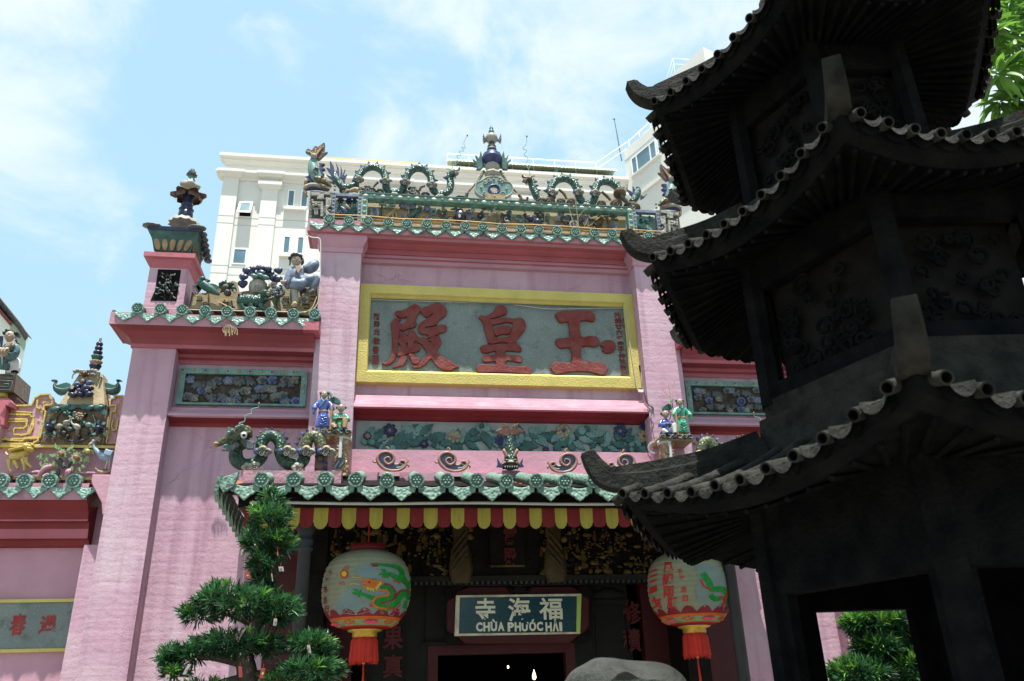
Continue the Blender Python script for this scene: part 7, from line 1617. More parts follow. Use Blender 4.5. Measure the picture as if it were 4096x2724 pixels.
for u, v, r in ((1140, 945, 34), (1115, 995, 34), (1190, 930, 26), (1245, 925, 34), (1310, 935, 28), (1390, 945, 32), (1375, 1010, 44), (1320, 970, 34), (1180, 965, 34), (1110, 1050, 38), (1250, 965, 40), (1340, 1000, 30), (1290, 930, 24)): [pxell(b, v2, u + 9 * q, v + 5 * (q % 2), r * .95, r * .72, 6.82 - .018 * q - .01 * (u % 3), .016, ('blue' if r == 34 else 'navy', 'bluelite' if r >= 34 else 'navy', 'navy')[q], (u * 7 + 50 * q) % 180, 12, 6) for q in range(3)]
for u, v in ((1260, 985), (1300, 1000), (1210, 990)): pxell(b, v2, u, v, 34, 18, 6.76, .03, 'teal', 20)
b.build('peonies', vs_)
b = MB(); Y = 6.72
pxtube(b, v2, [(1080, 1180, 28), (1110, 1180, 48), (1170, 1178, 54), (1230, 1185, 50), (1275, 1165, 44), (1310, 1140, 26)], Y, 'scale', 14); pxell(b, v2, 1300, 1140, 44, 36, Y - .02, .09, 'tealdark'); pxell(b, v2, 1318, 1130, 14, 14, Y - .1, .03, 'ochre'); pxtube(b, v2, [(1290, 1165, 12), (1335, 1165, 12), (1365, 1150, 8)], Y - .06, 'olive', 8)
for u in (1110, 1180, 1260): pxtube(b, v2, [(u, 1210, 22), (u + 10, 1235, 18), (u + 40, 1245, 12)], Y - .03, 'tealdark', 8)
pxtube(b, v2, [(1330, 1180, 12), (1350, 1230, 14), (1330, 1250, 10)], Y, 'cream', 8)
for i in range(5): pxell(b, v2, 1090 + 30 * i, 1140 - 6 * (i % 2), 10, 12, Y - .02, .03, 'navy')
b.build('crouching_toad', None, 'green warty ceramic toad crouching in front of the cream vase', 'toad statue')
b = MB()
for u, v, r in ((1360, 1060, 30), (1350, 1110, 34), (1380, 1130, 26), (1600, 1105, 26), (1600, 1170, 34), (1400, 1090, 20)): cloudlet(b, v2, u, v, r * 1.2, 6.78, 'cream' if r > 28 else 'bluelite', 'greydark')
for pts in ([(1410, 1060, 10), (1440, 1120, 12), (1400, 1160, 10), (1380, 1200, 10), (1400, 1240, 8)], [(1430, 1180, 10), (1440, 1220, 8)], [(1560, 1060, 8), (1580, 1160, 8), (1570, 1200, 6)]): pxtube(b, v2, pts, 6.8, 'tealdark', 8)
b.build('drifting_clouds', rv)
im = thing('ceramic_immortal', v2.at(1530, 1230, 6.74), 'ceramic immortal in blue grey robe with one sleeve raised against the tall bay', 'statue')
b = MB(); Y = 6.74
pxtube(b, v2, [(1545, 925, 40), (1540, 960, 62), (1535, 1000, 70), (1530, 1040, 60), (1525, 1060, 40)], Y, 'robegrey', 16); pxtube(b, v2, [(1500, 940, 26), (1480, 1000, 34), (1470, 1050, 34), (1480, 1085, 18)], Y - .03, 'robegrey', 12)
pxtube(b, v2, [(1590, 935, 28), (1640, 930, 44), (1680, 900, 44), (1700, 870, 20)], Y + .03, 'robegrey', 12); pxtube(b, v2, [(1500, 1050, 50), (1560, 1055, 54), (1610, 1030, 30)], Y - .06, 'robegrey', 12)
pxtube(b, v2, [(1580, 1040, 46), (1640, 1020, 52), (1690, 1010, 36), (1680, 1060, 34), (1660, 1090, 24)], Y - .03, 'robegrey', 12); o = b.build('robe', im); remesh(o, .007, 1)
b = MB(); pxtube(b, v2, [(1530, 1060, 36), (1525, 1120, 30), (1530, 1180, 28), (1525, 1200, 20)], Y - .04, 'cream', 12); pxtube(b, v2, [(1500, 1100, 10), (1495, 1180, 8)], Y - .05, 'tealdark', 6); b.build('skirt', im)
b = MB(); b.piece(); pxtube(b, v2, [(1520, 1195, 18), (1525, 1212, 22), (1505, 1222, 14)], Y - .08, 'tan', 8); b.piece(); pxtube(b, v2, [(1660, 1095, 16), (1665, 1112, 20), (1640, 1115, 12)], Y - .08, 'greydark', 8); b.pieces('shoe', im)
b = MB(); hc = v2.at(1538, 868, Y - .04); face(b, hc, 46 * v2.px(1538, 868, Y), 'skin', 0, .2); cut(b, v2, [(1530, 905), (1565, 905), (1580, 925), (1555, 965), (1535, 935)], Y - .12, .04, 'skin', bev=.004); b.build('head', im)
b = MB(); pxell(b, v2, 1535, 842, 46, 24, Y - .02, .08, 'hair'); pxell(b, v2, 1490, 850, 16, 16, Y, .03, 'hair'); pxell(b, v2, 1572, 835, 16, 20, Y, .03, 'hair'); pxtube(b, v2, [(1490, 860, 7), (1490, 890, 7), (1485, 905, 4)], Y - .02, 'hair', 6); pxtube(b, v2, [(1585, 850, 12), (1590, 880, 12), (1580, 900, 8)], Y, 'hair', 6); b.build('hair', im)
b = MB(); fingers(b, v2.at(1438, 1040, Y - .08), .05); b.build('hand', im)
b = MB()
pxtube(b, v2, [(350, 1236, 4), (600, 1246, 4), (900, 1258, 4), (1200, 1262, 4), (1450, 1268, 4), (1580, 1272, 4), (1680, 1240, 4), (1720, 1150, 4), (1725, 1060, 4)], 6.66, 'wire', 5); pxtube(b, v2, [(930, 1190, 5), (980, 1215, 5), (1060, 1255, 4)], 6.68, 'bamboo', 5); pxtube(b, v2, [(1700, 1150, 4), (1660, 1240, 4), (1600, 1275, 4)], 6.66, 'bamboo', 5)
pxtube(b, v2, [(1618, 605, 5), (1620, 660, 5), (1660, 685, 5), (1720, 695, 5), (1730, 760, 5), (1728, 900, 5), (1730, 1040, 5)], 6.70, 'wire', 6)
b.build('wing_cable', None, 'pale cable running below the ceramic toad and up the tall bay', 'cable')
b = MB(); rq = random.Random(2)
for i in range(9): u = 965 + 13 * i; pxtube(b, v2, [(1005 + rq.uniform(-20, 20), 1370, 3), (u, 1400, 3), (u + rq.uniform(-8, 8), 1430 + rq.uniform(0, 40), 6)], 6.63, 'tan', 5)
b.build('withered_tuft', None, 'tuft of withered grass hanging from the eave under the ceramic toad', 'weed')
# ================================================================ FIGURES AND RELIEFS ON THE LEFT HALL
YH = 7.0
py_ = thing('pyramid_finial', vg.at(1200, 1760, YH), 'tan pyramid ornament with blue peony, side fins and ringed spire on the side hall', 'finial')
b = MB(); 
def fru(u0, u1, v, Y, d): A = vg.at(u0, v, Y); B = vg.at(u1, v, Y); return [A, B, B + np.array([0, d, 0]), A + np.array([0, d, 0])]
A = fru(855, 1590, 1260, YH, .28); B_ = fru(1095, 1490, 790, YH + .06, .16); B_ = [np.array([p[0], p[1], B_[0][2]]) for p in B_]
zA = A[0][2]; A = [np.array([p[0], p[1], zA]) for p in A]
xm = (A[0][0] + A[1][0]) / 2; w0 = (A[1][0] - A[0][0]) / 2 * .93; xm2 = xm; 
A = [np.array([xm + s * w0, y, zA]) for s, y in ((-1, YH), (1, YH), (1, YH + .28), (-1, YH + .28))]; B_ = [np.array([xm + s * w0 * .52, y, B_[0][2]]) for s, y in ((-1, YH + .07), (1, YH + .07), (1, YH + .2), (-1, YH + .2))]
b.loft([A, B_], 'tan', smooth=False); b.box(A[0][0] - .01, A[1][0] + .01, YH - .01, YH + .3, zA - .03, zA, 'greydark'); b.build('pyramid', py_)
b = MB()
for u, v, r, m in ((1240, 910, 60, 'navy'), (1150, 960, 60, 'bluelite'), (1340, 940, 60, 'bluelite'), (1210, 960, 50, 'bluelite'), (1280, 1000, 50, 'bluelite'), (1160, 1010, 60, 'navy'), (1350, 1020, 60, 'navy'), (1070, 1050, 60, 'navy'), (1190, 1050, 50, 'bluelite'), (1300, 1070, 60, 'navy'), (1080, 1120, 74, 'navy'), (1200, 1110, 66, 'navy'), (1330, 1110, 74, 'navy')): pxell(b, vg, u, v, r, r * .6, YH + .0 - .02, .035, m, random.Random(u).uniform(-30, 30), 9, 6)
pxell(b, vg, 1235, 910, 34, 20, YH - .05, .02, 'ochre'); b.build('blue_peony', py_)
b = MB()
for sg in (-1, 1):
    b.piece(); uc = 1285; q = lambda a, v: (uc + sg * a, v)
    cut(b, vg, [tuple(k) for k in smooth_pts([q(250, 940), q(330, 930), q(420, 960), q(460, 930), q(440, 890), q(480, 880), q(530, 900), q(470, 905), q(500, 960), q(490, 1050), q(400, 1110), q(300, 1080), q(240, 1090)], 2, True)], YH + .1, .04, 'tealdark', bev=.008); pxtube(b, vg, [(*q(250, 1010), 6), (*q(360, 1030), 8), (*q(460, 1000), 8), (*q(480, 930), 6)], YH + .09, 'grey', 6)
b.pieces('side_fin', py_)
b = MB(); kz = vg.px(1340, 600, YH + .13); zz3 = lambda v: vg.at(1340, v, YH + .13)[2]; xs_ = vg.at(1340, 600, YH + .13)[0]; xs_ = xm
for r, v, m, lb in ((86, 700, 'navy', 14), (90, 640, 'tan', 14), (84, 560, 'tealdark', 14)): b.lathe([(r * .72 * kz, zz3(v + 40)), (r * .9 * kz, zz3(v)), (r * 1.05 * kz, zz3(v - 22)), (r * .8 * kz, zz3(v - 26))], (xs_, YH + .13, 0), m, 28, lobes=lb, amp=.07)
for r, v in ((72, 485), (62, 420), (54, 358)): b.lathe([(r * .45 * kz, zz3(v + 34)), (r * .9 * kz, zz3(v + 18)), (r * kz, zz3(v)), (r * .9 * kz, zz3(v - 18)), (r * .4 * kz, zz3(v - 32))], (xs_, YH + .13, 0), 'navy', 20)
b.lathe([(20 * kz, zz3(330)), (20 * kz, zz3(268)), (.001, zz3(262))], (xs_, YH + .13, 0), 'brown', 12); b.build('ringed_spire', py_)
b = MB(); rq = random.Random(3)
for u, v, r in ((1120, 760, 34), (1165, 745, 34), (1215, 755, 38), (1240, 760, 44), (1330, 755, 40), (1380, 745, 34), (1430, 755, 34), (1470, 780, 30), (1510, 850, 20)): pxell(b, vg, u, v + 10, r, r * .8, YH + .04, .03, 'cream', 0, 8, 6)
for sg in (-1, 1): pxtube(b, vg, [(1270 + sg * 60, 800, 12), (1270 + sg * 120, 785, 11), (1270 + sg * 180, 820, 11), (1270 + sg * 190, 875, 10)], YH + .03, 'cream', 7)
pxell(b, vg, 1265, 810, 50, 46, YH + .02, .04, 'brown'); b.build('shell_crest', py_)
md = thing('medallion_panel', v9.at(1230, 380, YH), 'square ceramic panel with round medallion of herons below the pyramid ornament', 'relief panel')
b = MB(); cut(b, vg, [(770, 1262), (1585, 1262), (1590, 1300), (1565, 1640), (1560, 1920), (600, 1900), (650, 1600)], YH + .015, .1, 'rockbrown'); b.build('panel', md)
b = MB(); ring = [(1240 + 330 * math.cos(t), 60 + 290 * math.sin(t), 16) for t in np.linspace(0, 2 * math.pi, 41)]
pxtube(b, v9, ring, YH, 'greydark', 8, 1); pxell(b, v9, 1240, 60, 310, 275, YH + .04, .03, 'greydark', 0, 24, 8); b.build('medallion', md)
b = MB(); b.piece()
crq = random.Random(8)
for i in range(30): pxell(b, v9, 1240 + crq.uniform(-220, 220), 60 + crq.uniform(-190, 230), crq.uniform(24, 60), crq.uniform(18, 46), YH - .0, .03, crq.choice(('greydark', 'tealdark', 'navy', 'tealdark', 'batgrey')), crq.uniform(0, 180), 9, 6)
b.piece(); crane(b, v9, 1270, 110, 2.0, -1); b.piece(); crane(b, v9, 1090, 40, 1.5, 1); b.piece(); flower(b, v9, 1310, -60, 70, YH - .04, 'tan', 'copper', 7, .02); pxell(b, v9, 1460, 80, 55, 45, YH - .03, .02, 'teal'); pxell(b, v9, 980, 100, 50, 45, YH - .03, .02, 'tan'); b.pieces('heron', md)
b = MB()
for u, v in ((810, 130), (1640, 150)):
    pxell(b, v9, u, v, 66, 62, YH - .03, .06, 'navy', 0, 12, 8); pxtube(b, v9, [(u, v - 60, 20), (u - 8, v - 90, 26)], YH - .02, 'navy', 8)
    for i in range(7): a = 200 + 48 * i; leaf(b, v9, u + 90 * math.cos(R(a)), v + 90 * math.sin(R(a)), 80, 22, a + 40, YH - .01, 'tealdark' if i % 2 else 'teal')
for u, v, a in ((820, 1330, 160), (900, 1290, 20), (1000, 1290, 10), (1310, 1300, 190), (1450, 1300, -10), (1500, 1330, 40)): leaf(b, vg, u, v, 130, 44, a, YH - .01, 'tealdark'); 
for u, v in ((825, 1330), (990, 1290), (1340, 1310), (1480, 1310)): pxell(b, vg, u, v, 80, 44, YH - .01, .02, 'tealdark', -15)
for u, v in ((750, 280), (1625, 310)): flower(b, v9, u, v, 44, YH - .03, 'cream', 'ochre', 5)
for pts in ([(820, 200, 10), (880, 270, 9), (960, 290, 6)], [(740, 330, 8), (850, 310, 8), (960, 280, 5)], [(1640, 210, 10), (1560, 280, 9), (1460, 310, 6)]): pxtube(b, v9, pts, YH - .01, 'greydark', 6)
b.build('fruit_and_leaves', md)
# gold lion-goat, rocks with peonies, blue crane
b = MB(); Y = 6.98
pxtube(b, v9, [(170, 600, 60), (230, 600, 84), (320, 590, 84), (400, 560, 78), (450, 520, 60)], Y, 'gold', 14); pxell(b, v9, 470, 460, 70, 60, Y - .04, .09, 'gold'); pxell(b, v9, 500, 490, 44, 36, Y - .09, .06, 'gold')
for pts in ([(150, 660, 40), (150, 740, 30), (170, 820, 24), (200, 845, 22)], [(230, 670, 34), (270, 740, 26), (295, 795, 24)], [(370, 650, 36), (395, 740, 26), (400, 840, 20)], [(430, 620, 40), (440, 700, 30), (490, 750, 24), (520, 775, 20)]): pxtube(b, v9, pts, Y - .02, 'gold', 10)
pxtube(b, v9, [(130, 580, 18), (100, 550, 18), (105, 525, 10)], Y, 'gold', 8); pxell(b, v9, 440, 440, 14, 14, Y - .12, .02, 'white'); pxell(b, v9, 440, 440, 7, 7, Y - .14, .01, 'black')
for i in range(9): pxell(b, v9, 180 + 26 * i, 510 - 6 * i, 22, 18, Y - .03, .05, 'gold', 20)
for u, v in ((210, 605), (375, 625)): spiral(b, v9, u, v, 34, Y - .13, 'ochre', 1.4, 6)
for i in range(8): a = R(150 + 26 * i); pxell(b, v9, 480 + 70 * math.cos(a), 450 + 60 * math.sin(a), 18, 16, Y - .03, .04, 'gold', 0, 7, 5)
o = b.build('golden_beast', None, 'gilded lion like beast looking back, standing on the side hall parapet', 'animal statue')
b = MB()
for pts in ([(-20, 910, 30), (200, 905, 26), (480, 880, 30), (620, 860, 34), (700, 900, 30)], [(1180, 830, 24), (1320, 870, 26), (1600, 880, 28), (1800, 880, 30)]): pxtube(b, v9, pts, 6.99, 'pinkstain', 8)
for pts in ([(620, 940, 20), (690, 850, 40), (760, 790, 50), (860, 760, 30)], [(930, 940, 30), (960, 860, 40), (970, 800, 14)], [(1080, 940, 20), (1130, 860, 60), (1180, 840, 40)], [(940, 640, 44), (1000, 700, 50), (1060, 780, 40)], [(1130, 640, 36), (1150, 700, 40), (1110, 780, 30)], [(720, 940, 40), (790, 900, 30), (840, 930, 20)]): pxtube(b, v9, pts, 6.98, 'greydark' if pts[0][0] in (930, 940, 1130) else 'pinkstain', 8)
b.build('relief_rocks', None, 'black streaked pink plaster rocks along the side hall parapet', 'rocks')
b = MB(); Y = 6.97; rq = random.Random(31)
for u, v, r in ((1010, 560, 100), (1265, 625, 110)):
    for i in range(12): a = i * 30; leaf(b, v9, u + .3 * r * math.cos(R(a)), v + .3 * r * math.sin(R(a)), r * .75, r * .2, a, Y + .01, 'flowergreen', .2)
    pxell(b, v9, u, v, r * .46, r * .42, Y - .02, .05, 'copper', 0, 12, 8); pxell(b, v9, u, v - 8, 14, 14, Y - .07, .012, 'gold')
pxell(b, v9, 1455, 520, 42, 40, Y, .04, 'gold')
for i in range(46): u, v = rq.uniform(640, 940), rq.uniform(560, 780); leaf(b, v9, u, v, 60, 16, rq.uniform(0, 360), Y + .01, 'flowergreen', .3) if (u - 640) + (v - 560) * -.3 > -40 else None
for u, v, a in ((1100, 500, -30), (1160, 480, -50), (1360, 520, -20), (1390, 500, 10), (1440, 590, 80), (1380, 650, 20), (1200, 760, 90), (1280, 770, 60), (1340, 740, 30), (900, 600, 200), (940, 480, 250), (1380, 480, 0), (1500, 480, 60), (830, 860, 0), (880, 870, 100)): leaf(b, v9, u, v, 100, 28, a, Y, 'flowergreen', .3); leaf(b, v9, u + 10, v + 10, 70, 22, a + 60, Y + .005, 'flowergreen', .3)
pxtube(b, v9, [(1290, 510, 5), (1380, 540, 5), (1440, 580, 5)], Y, 'greydark', 5); b.build('peony_plant', None, 'pale green ceramic peony plant with pink blooms between the beast and crane', 'plant statue')
b = MB(); Y = 6.96
pxtube(b, v9, [(1640, 540, 30), (1680, 590, 66), (1750, 610, 70), (1830, 600, 50), (1900, 570, 26), (1935, 555, 10)], Y, 'craneblue', 12); pxtube(b, v9, [(1650, 560, 44), (1590, 500, 36), (1560, 440, 28), (1540, 390, 24), (1520, 375, 22)], Y, 'craneblue', 10); pxtube(b, v9, [(1540, 365, 26), (1500, 385, 18), (1460, 405, 5)], Y, 'white', 8); pxell(b, v9, 1545, 350, 26, 22, Y, .03, 'white')
cut(b, v9, [(1700, 560), (1740, 465), (1800, 490), (1875, 505), (1830, 590), (1740, 580)], Y - .07, .04, 'craneblue', bev=.008)
for u, u2 in ((1770, 1730), (1810, 1800)): pxtube(b, v9, [(u, 640, 16), (u - 4, 700, 9), (u2, 810, 8)], Y, 'white', 7)
pxtube(b, v9, [(1690, 825, 8), (1740, 812, 8), (1780, 822, 6)], Y - .02, 'greydark', 6); pxtube(b, v9, [(1570, 790, 10), (1640, 850, 24), (1740, 860, 30), (1860, 820, 12)], Y, 'tan', 8); b.build('blue_crane', None, 'pale blue crane statue beside the tall wing on the side hall parapet', 'bird statue')
# seated statue at the frame's left edge
vs2 = View(0, 1100, 2.615); Y = 7.0
st = thing('seated_statue', vs2.at(60, 1300, Y), 'large ceramic maiden in teal robe seated on a brown fret block', 'statue')
b = MB(); cut(b, vs2, [(-120, 1028), (170, 1030), (140, 1220), (-150, 1210)], Y - .06, .32, 'brown', bev=.008); b.v = b.v
for pts in ([(0, 1040), (150, 1045), (140, 1085), (60, 1080)], [(-20, 1110), (130, 1110), (122, 1205), (-40, 1200)], [(40, 1140), (95, 1140), (92, 1170), (0, 1168)]): pxtube(b, vs2, [(p[0], p[1], 7) for p in pts], Y - .065, 'tealdark', 7, 1)
cut(b, vs2, [(-150, 1215), (138, 1215), (195, 1300), (60, 1290)], Y + .02, .3, 'brown'); b.build('fret_block', st)
b = MB(); pxtube(b, vs2, [(110, 715, 24), (100, 745, 62), (90, 800, 92), (85, 870, 98), (70, 930, 100)], Y, 'robeteal', 16); pxtube(b, vs2, [(160, 740, 34), (180, 790, 34), (140, 850, 40), (60, 860, 40)], Y - .08, 'robeteal', 12)
pxtube(b, vs2, [(-30, 900, 80), (30, 950, 50), (100, 960, 40)], Y - .06, 'robeteal', 12)
for i in range(5): pxtube(b, vs2, [(60 + 8 * i, 800 + 16 * i, 6), (120, 815 + 14 * i, 8), (190, 780 + 18 * i, 5)], Y - .17 + .006 * i, 'robeteal', 7)
o = b.build('robe', st); remesh(o, .010, 1)
b = MB(); pxtube(b, vs2, [(60, 970, 50), (120, 940, 60), (170, 900, 44), (180, 960, 40), (160, 1005, 40), (60, 1010, 36)], Y - .02, 'white', 12); o = b.build('skirt', st); remesh(o, .010, 1)
b = MB(); pxtube(b, vs2, [(120, 1012, 14), (160, 1008, 18), (188, 1022, 12)], Y - .12, 'black', 8); b.build('shoe', st)
b = MB(); face(b, vs2.at(102, 642, Y - .06), 62 * vs2.px(100, 645, Y), 'skin', 0, -.25); cut(b, vs2, [(60, 700), (130, 700), (110, 740), (60, 760), (40, 750)], Y - .13, .08, 'skin', bev=.01); b.build('head', st)
b = MB(); pxell(b, vs2, 116, 618, 50, 36, Y + .06, .10, 'hair'); pxell(b, vs2, 52, 618, 16, 22, Y - .02, .05, 'hair'); pxell(b, vs2, 182, 625, 26, 30, Y - .02, .06, 'hair'); pxtube(b, vs2, [(165, 680, 10), (180, 705, 12), (215, 730, 4)], Y - .03, 'hair', 8); pxtube(b, vs2, [(158, 665, 6), (148, 700, 6), (135, 735, 14), (125, 742, 6)], Y - .12, 'cream', 8); b.build('hair', st)
b = MB(); fingers(b, vs2.at(30, 810, Y - .2), .09); pxtube(b, vs2, [(42, 830, 12), (40, 900, 12), (35, 960, 10)], Y - .18, 'brown', 8); pxtube(b, vs2, [(5, 650, 30), (15, 720, 14), (0, 800, 10)], Y - .15, 'navy', 9); b.build('hand_and_flute', st)
pk_ = thing('corner_pier', vs2.at(20, 1400, Y), 'red capped corner pier of the side hall under the seated statue', 'pier')
b = MB(); cut(b, vs2, [(-200, 1285), (95, 1285), (140, 1340), (135, 1385), (60, 1360), (40, 1568), (-200, 1568)], Y - .05, .3, 'rose', bev=.006); b.build('cap', pk_); b = MB(); cut(b, vs2, [(-200, 1212), (70, 1215), (65, 1275), (-200, 1280)], Y - .02, .2, 'gold', bev=.02); b.build('gold_band', pk_); b = MB(); b.box(vs2.at(-300, 1400, Y)[0], vs2.at(38, 1560, Y)[0], Y - .03, 7.3, zt(20, 1030, Y), vs2.at(0, 1420, Y)[2], 'pinksmooth'); b.build('shaft', pk_)
# ================================================================ LANTERNS
LS_ = .94
LR = [(-.315, .125), (-.30, .175), (-.27, .235), (-.235, .272), (-.18, .315), (-.10, .345), (0, .352), (.10, .346), (.18, .325), (.24, .290), (.285, .235), (.31, .17), (.325, .12)]
LR = [(a, r * LS_) for a, r in LR]
def lrad(h): return float(np.interp(h, [a for a, _ in LR], [r for _, r in LR]))
def lantern(cu, cvv, YLn, label, art):
    zc = zt(cu, cvv, YLn); xc = xt(cu, cvv, YLn); C0 = np.array([xc, YLn, zc])
    t = thing('paper_lantern', C0, label, 'lantern', 'big paper lanterns hung under the porch')
    b = MB(); n = 60; prof = []
    for i in range(n + 1): h = -.315 + .64 * i / n; prof.append((lrad(h) * (1 - (.020 if i % 4 == 0 else 0)), h))
    b.lathe(prof, C0, 'paper', 48); b.build('shade', t)
    b = MB(); b.lathe([(.001, .325), (.125, .325), (.128, .335), (.125, .375), (.09, .38), (.001, .38)], C0, 'lmaroon', 24); b.build('top_cap', t)
    b = MB(); b.tube([C0 + np.array([0, 0, .37]), C0 + np.array([0, 0, .62])], .008, 'lred', 6); b.build('cord', t)
    b = MB(); b.lathe([(.085, -.372), (.088, -.368), (.088, -.335), (.12, -.325), (.125, -.315)], C0, 'ringgold', 28, lobes=14, amp=.03); b.build('gold_ring', t)
    b = MB(); b.lathe([(.080, -.37), (.095, -.40), (.098, -.46), (.102, -.52), (.104, -.555), (.09, -.56), (.001, -.55)], C0, 'tassel', 48, lobes=24, amp=.035)
    rq = random.Random(3)
    for i in range(60): a = rq.uniform(0, 6.28); r = .10; b.tube([C0 + np.array([.088 * math.cos(a), .088 * math.sin(a), -.39]), C0 + np.array([r * math.cos(a), r * math.sin(a), -.57 - rq.uniform(0, .012)])], .003, 'tassel', 4)
    b.build('fringe', t)
    b = MB(); b.lathe([(.009, 0), (.013, .01), (.007, .02)], C0 + np.array([0, 0, -.575]), 'gold', 10); b.tube([C0 + np.array([0, 0, -.575]), C0 + np.array([.004, 0, -.8]), C0 + np.array([0, 0, -1.0])], [.006, .011, .009], 'tassel', 7); b.build('tassel_cord', t)
    def surf(a, h, off=.004): r = lrad(h) + off; return C0 + np.array([r * math.cos(a), r * math.sin(a), h])
    def hit(u, v, off=.004):                 # where the line of sight meets the lantern's round side
        d = ray(u, v); t_ = (YLn - .5)
        for _ in range(80):
            p = CAM + d * t_; h = p[2] - zc; rr = math.hypot(p[0] - xc, p[1] - YLn)
            g_ = rr - lrad(max(-.315, min(.325, h)))
            if g_ < .0008: break
            t_ += max(g_ * .6, .0006) / np.linalg.norm(d)
            if t_ > YLn + .3: break
        p = CAM + d * t_; a = math.atan2(p[1] - YLn, p[0] - xc); return surf(a, max(-.315, min(.325, p[2] - zc)), off)
    def patch(mb, tris, mat, off):           # tris in picture pixels, split until small, wrapped on the lantern
        st_ = list(tris)
        while st_:
            T = st_.pop(); L = [np.hypot(*(np.array(T[i]) - np.array(T[(i + 1) % 3]))) for i in range(3)]
            k = int(np.argmax(L))
            if L[k] > 7: m_ = tuple((np.array(T[k]) + np.array(T[(k + 1) % 3])) / 2); st_ += [(T[k], m_, T[(k + 2) % 3]), (m_, T[(k + 1) % 3], T[(k + 2) % 3])]
            else: mb.add([hit(p[0], p[1], off) for p in T], [(0, 1, 2)], mat, True)
    def polyp(mb, vw, pts, mat, off=.004):
        P2 = [vw.p(*p) for p in pts]; tr = tessellate_polygon([[Vector((p[0], p[1], 0)) for p in P2]]); patch(mb, [tuple(P2[i] for i in t_) for t_ in tr], mat, off)
    def strip(mb, vw, pts, wid, mat, off=.005, taper=None, n=5):
        P2 = [np.array(p[:2]) for p in smooth_pts(pts, n)]; L_, R_ = [], []
        for i, p in enumerate(P2):
            d = P2[min(i + 1, len(P2) - 1)] - P2[max(i - 1, 0)]; d = d / (np.linalg.norm(d) + 1e-9); q = np.array([-d[1], d[0]]); wv = wid if taper is None else wid * np.interp(i / (len(P2) - 1), [k for k, _ in taper], [x for _, x in taper])
            L_.append(hit(*vw.p(*(p + q * wv / 2)), off)); M_ = hit(*vw.p(*p), off + .001); R_.append(hit(*vw.p(*(p - q * wv / 2)), off)); L_[-1] = (L_[-1], M_)
        rows = [[a[0], a[1], r] for a, r in zip(L_, R_)]; mb.loft(rows, mat, closed=False, cap=False)
    # red petals, orange band and fruit round the foot, all the way round
    b = MB()
    for k in range(14):
        a0 = k * 2 * math.pi / 14; rows = []
        for j in range(7): s = j / 6; hh = -.222 + .05 * math.sin(math.pi * s); rows.append([surf(a0 + s * 2 * math.pi / 14, -.232, .004), surf(a0 + s * 2 * math.pi / 14, (-.232 + hh) / 2, .005), surf(a0 + s * 2 * math.pi / 14, hh, .004)])
        b.loft(rows, 'lmaroon', closed=False, cap=False)
    for h0, h1, m in ((-.252, -.230, 'lorange'), (-.292, -.252, 'flowergreen'), (-.302, -.292, 'lred'), (-.315, -.302, 'lmaroon')): b.loft([[surf(2 * math.pi * k / 48, h, .004) for h in (h0, (h0 + h1) / 2, h1)] for k in range(49)], m, closed=False, cap=False)
    for k in range(9):
        a0 = k * 2 * math.pi / 9
        if k % 2: 
            for da in (-.06, .10): p = surf(a0 + da, -.272, .004); b.ell(p, .034, .034, .014, 'lpink', 8, 5)
        else:
            for da in np.linspace(-.16, .16, 6): b.ell(surf(a0 + da, -.27 + .01 * math.sin(da * 40), .004), .014, .014, .008, 'lorange', 6, 4)
    b.build('painted_foot', t)
    art(t, polyp, strip, surf, hit); t.scale = (.985, .985, .88)
    return t
vL = View(1250, 2150, 3.824); vR = View(2300, 1700, 1.531)
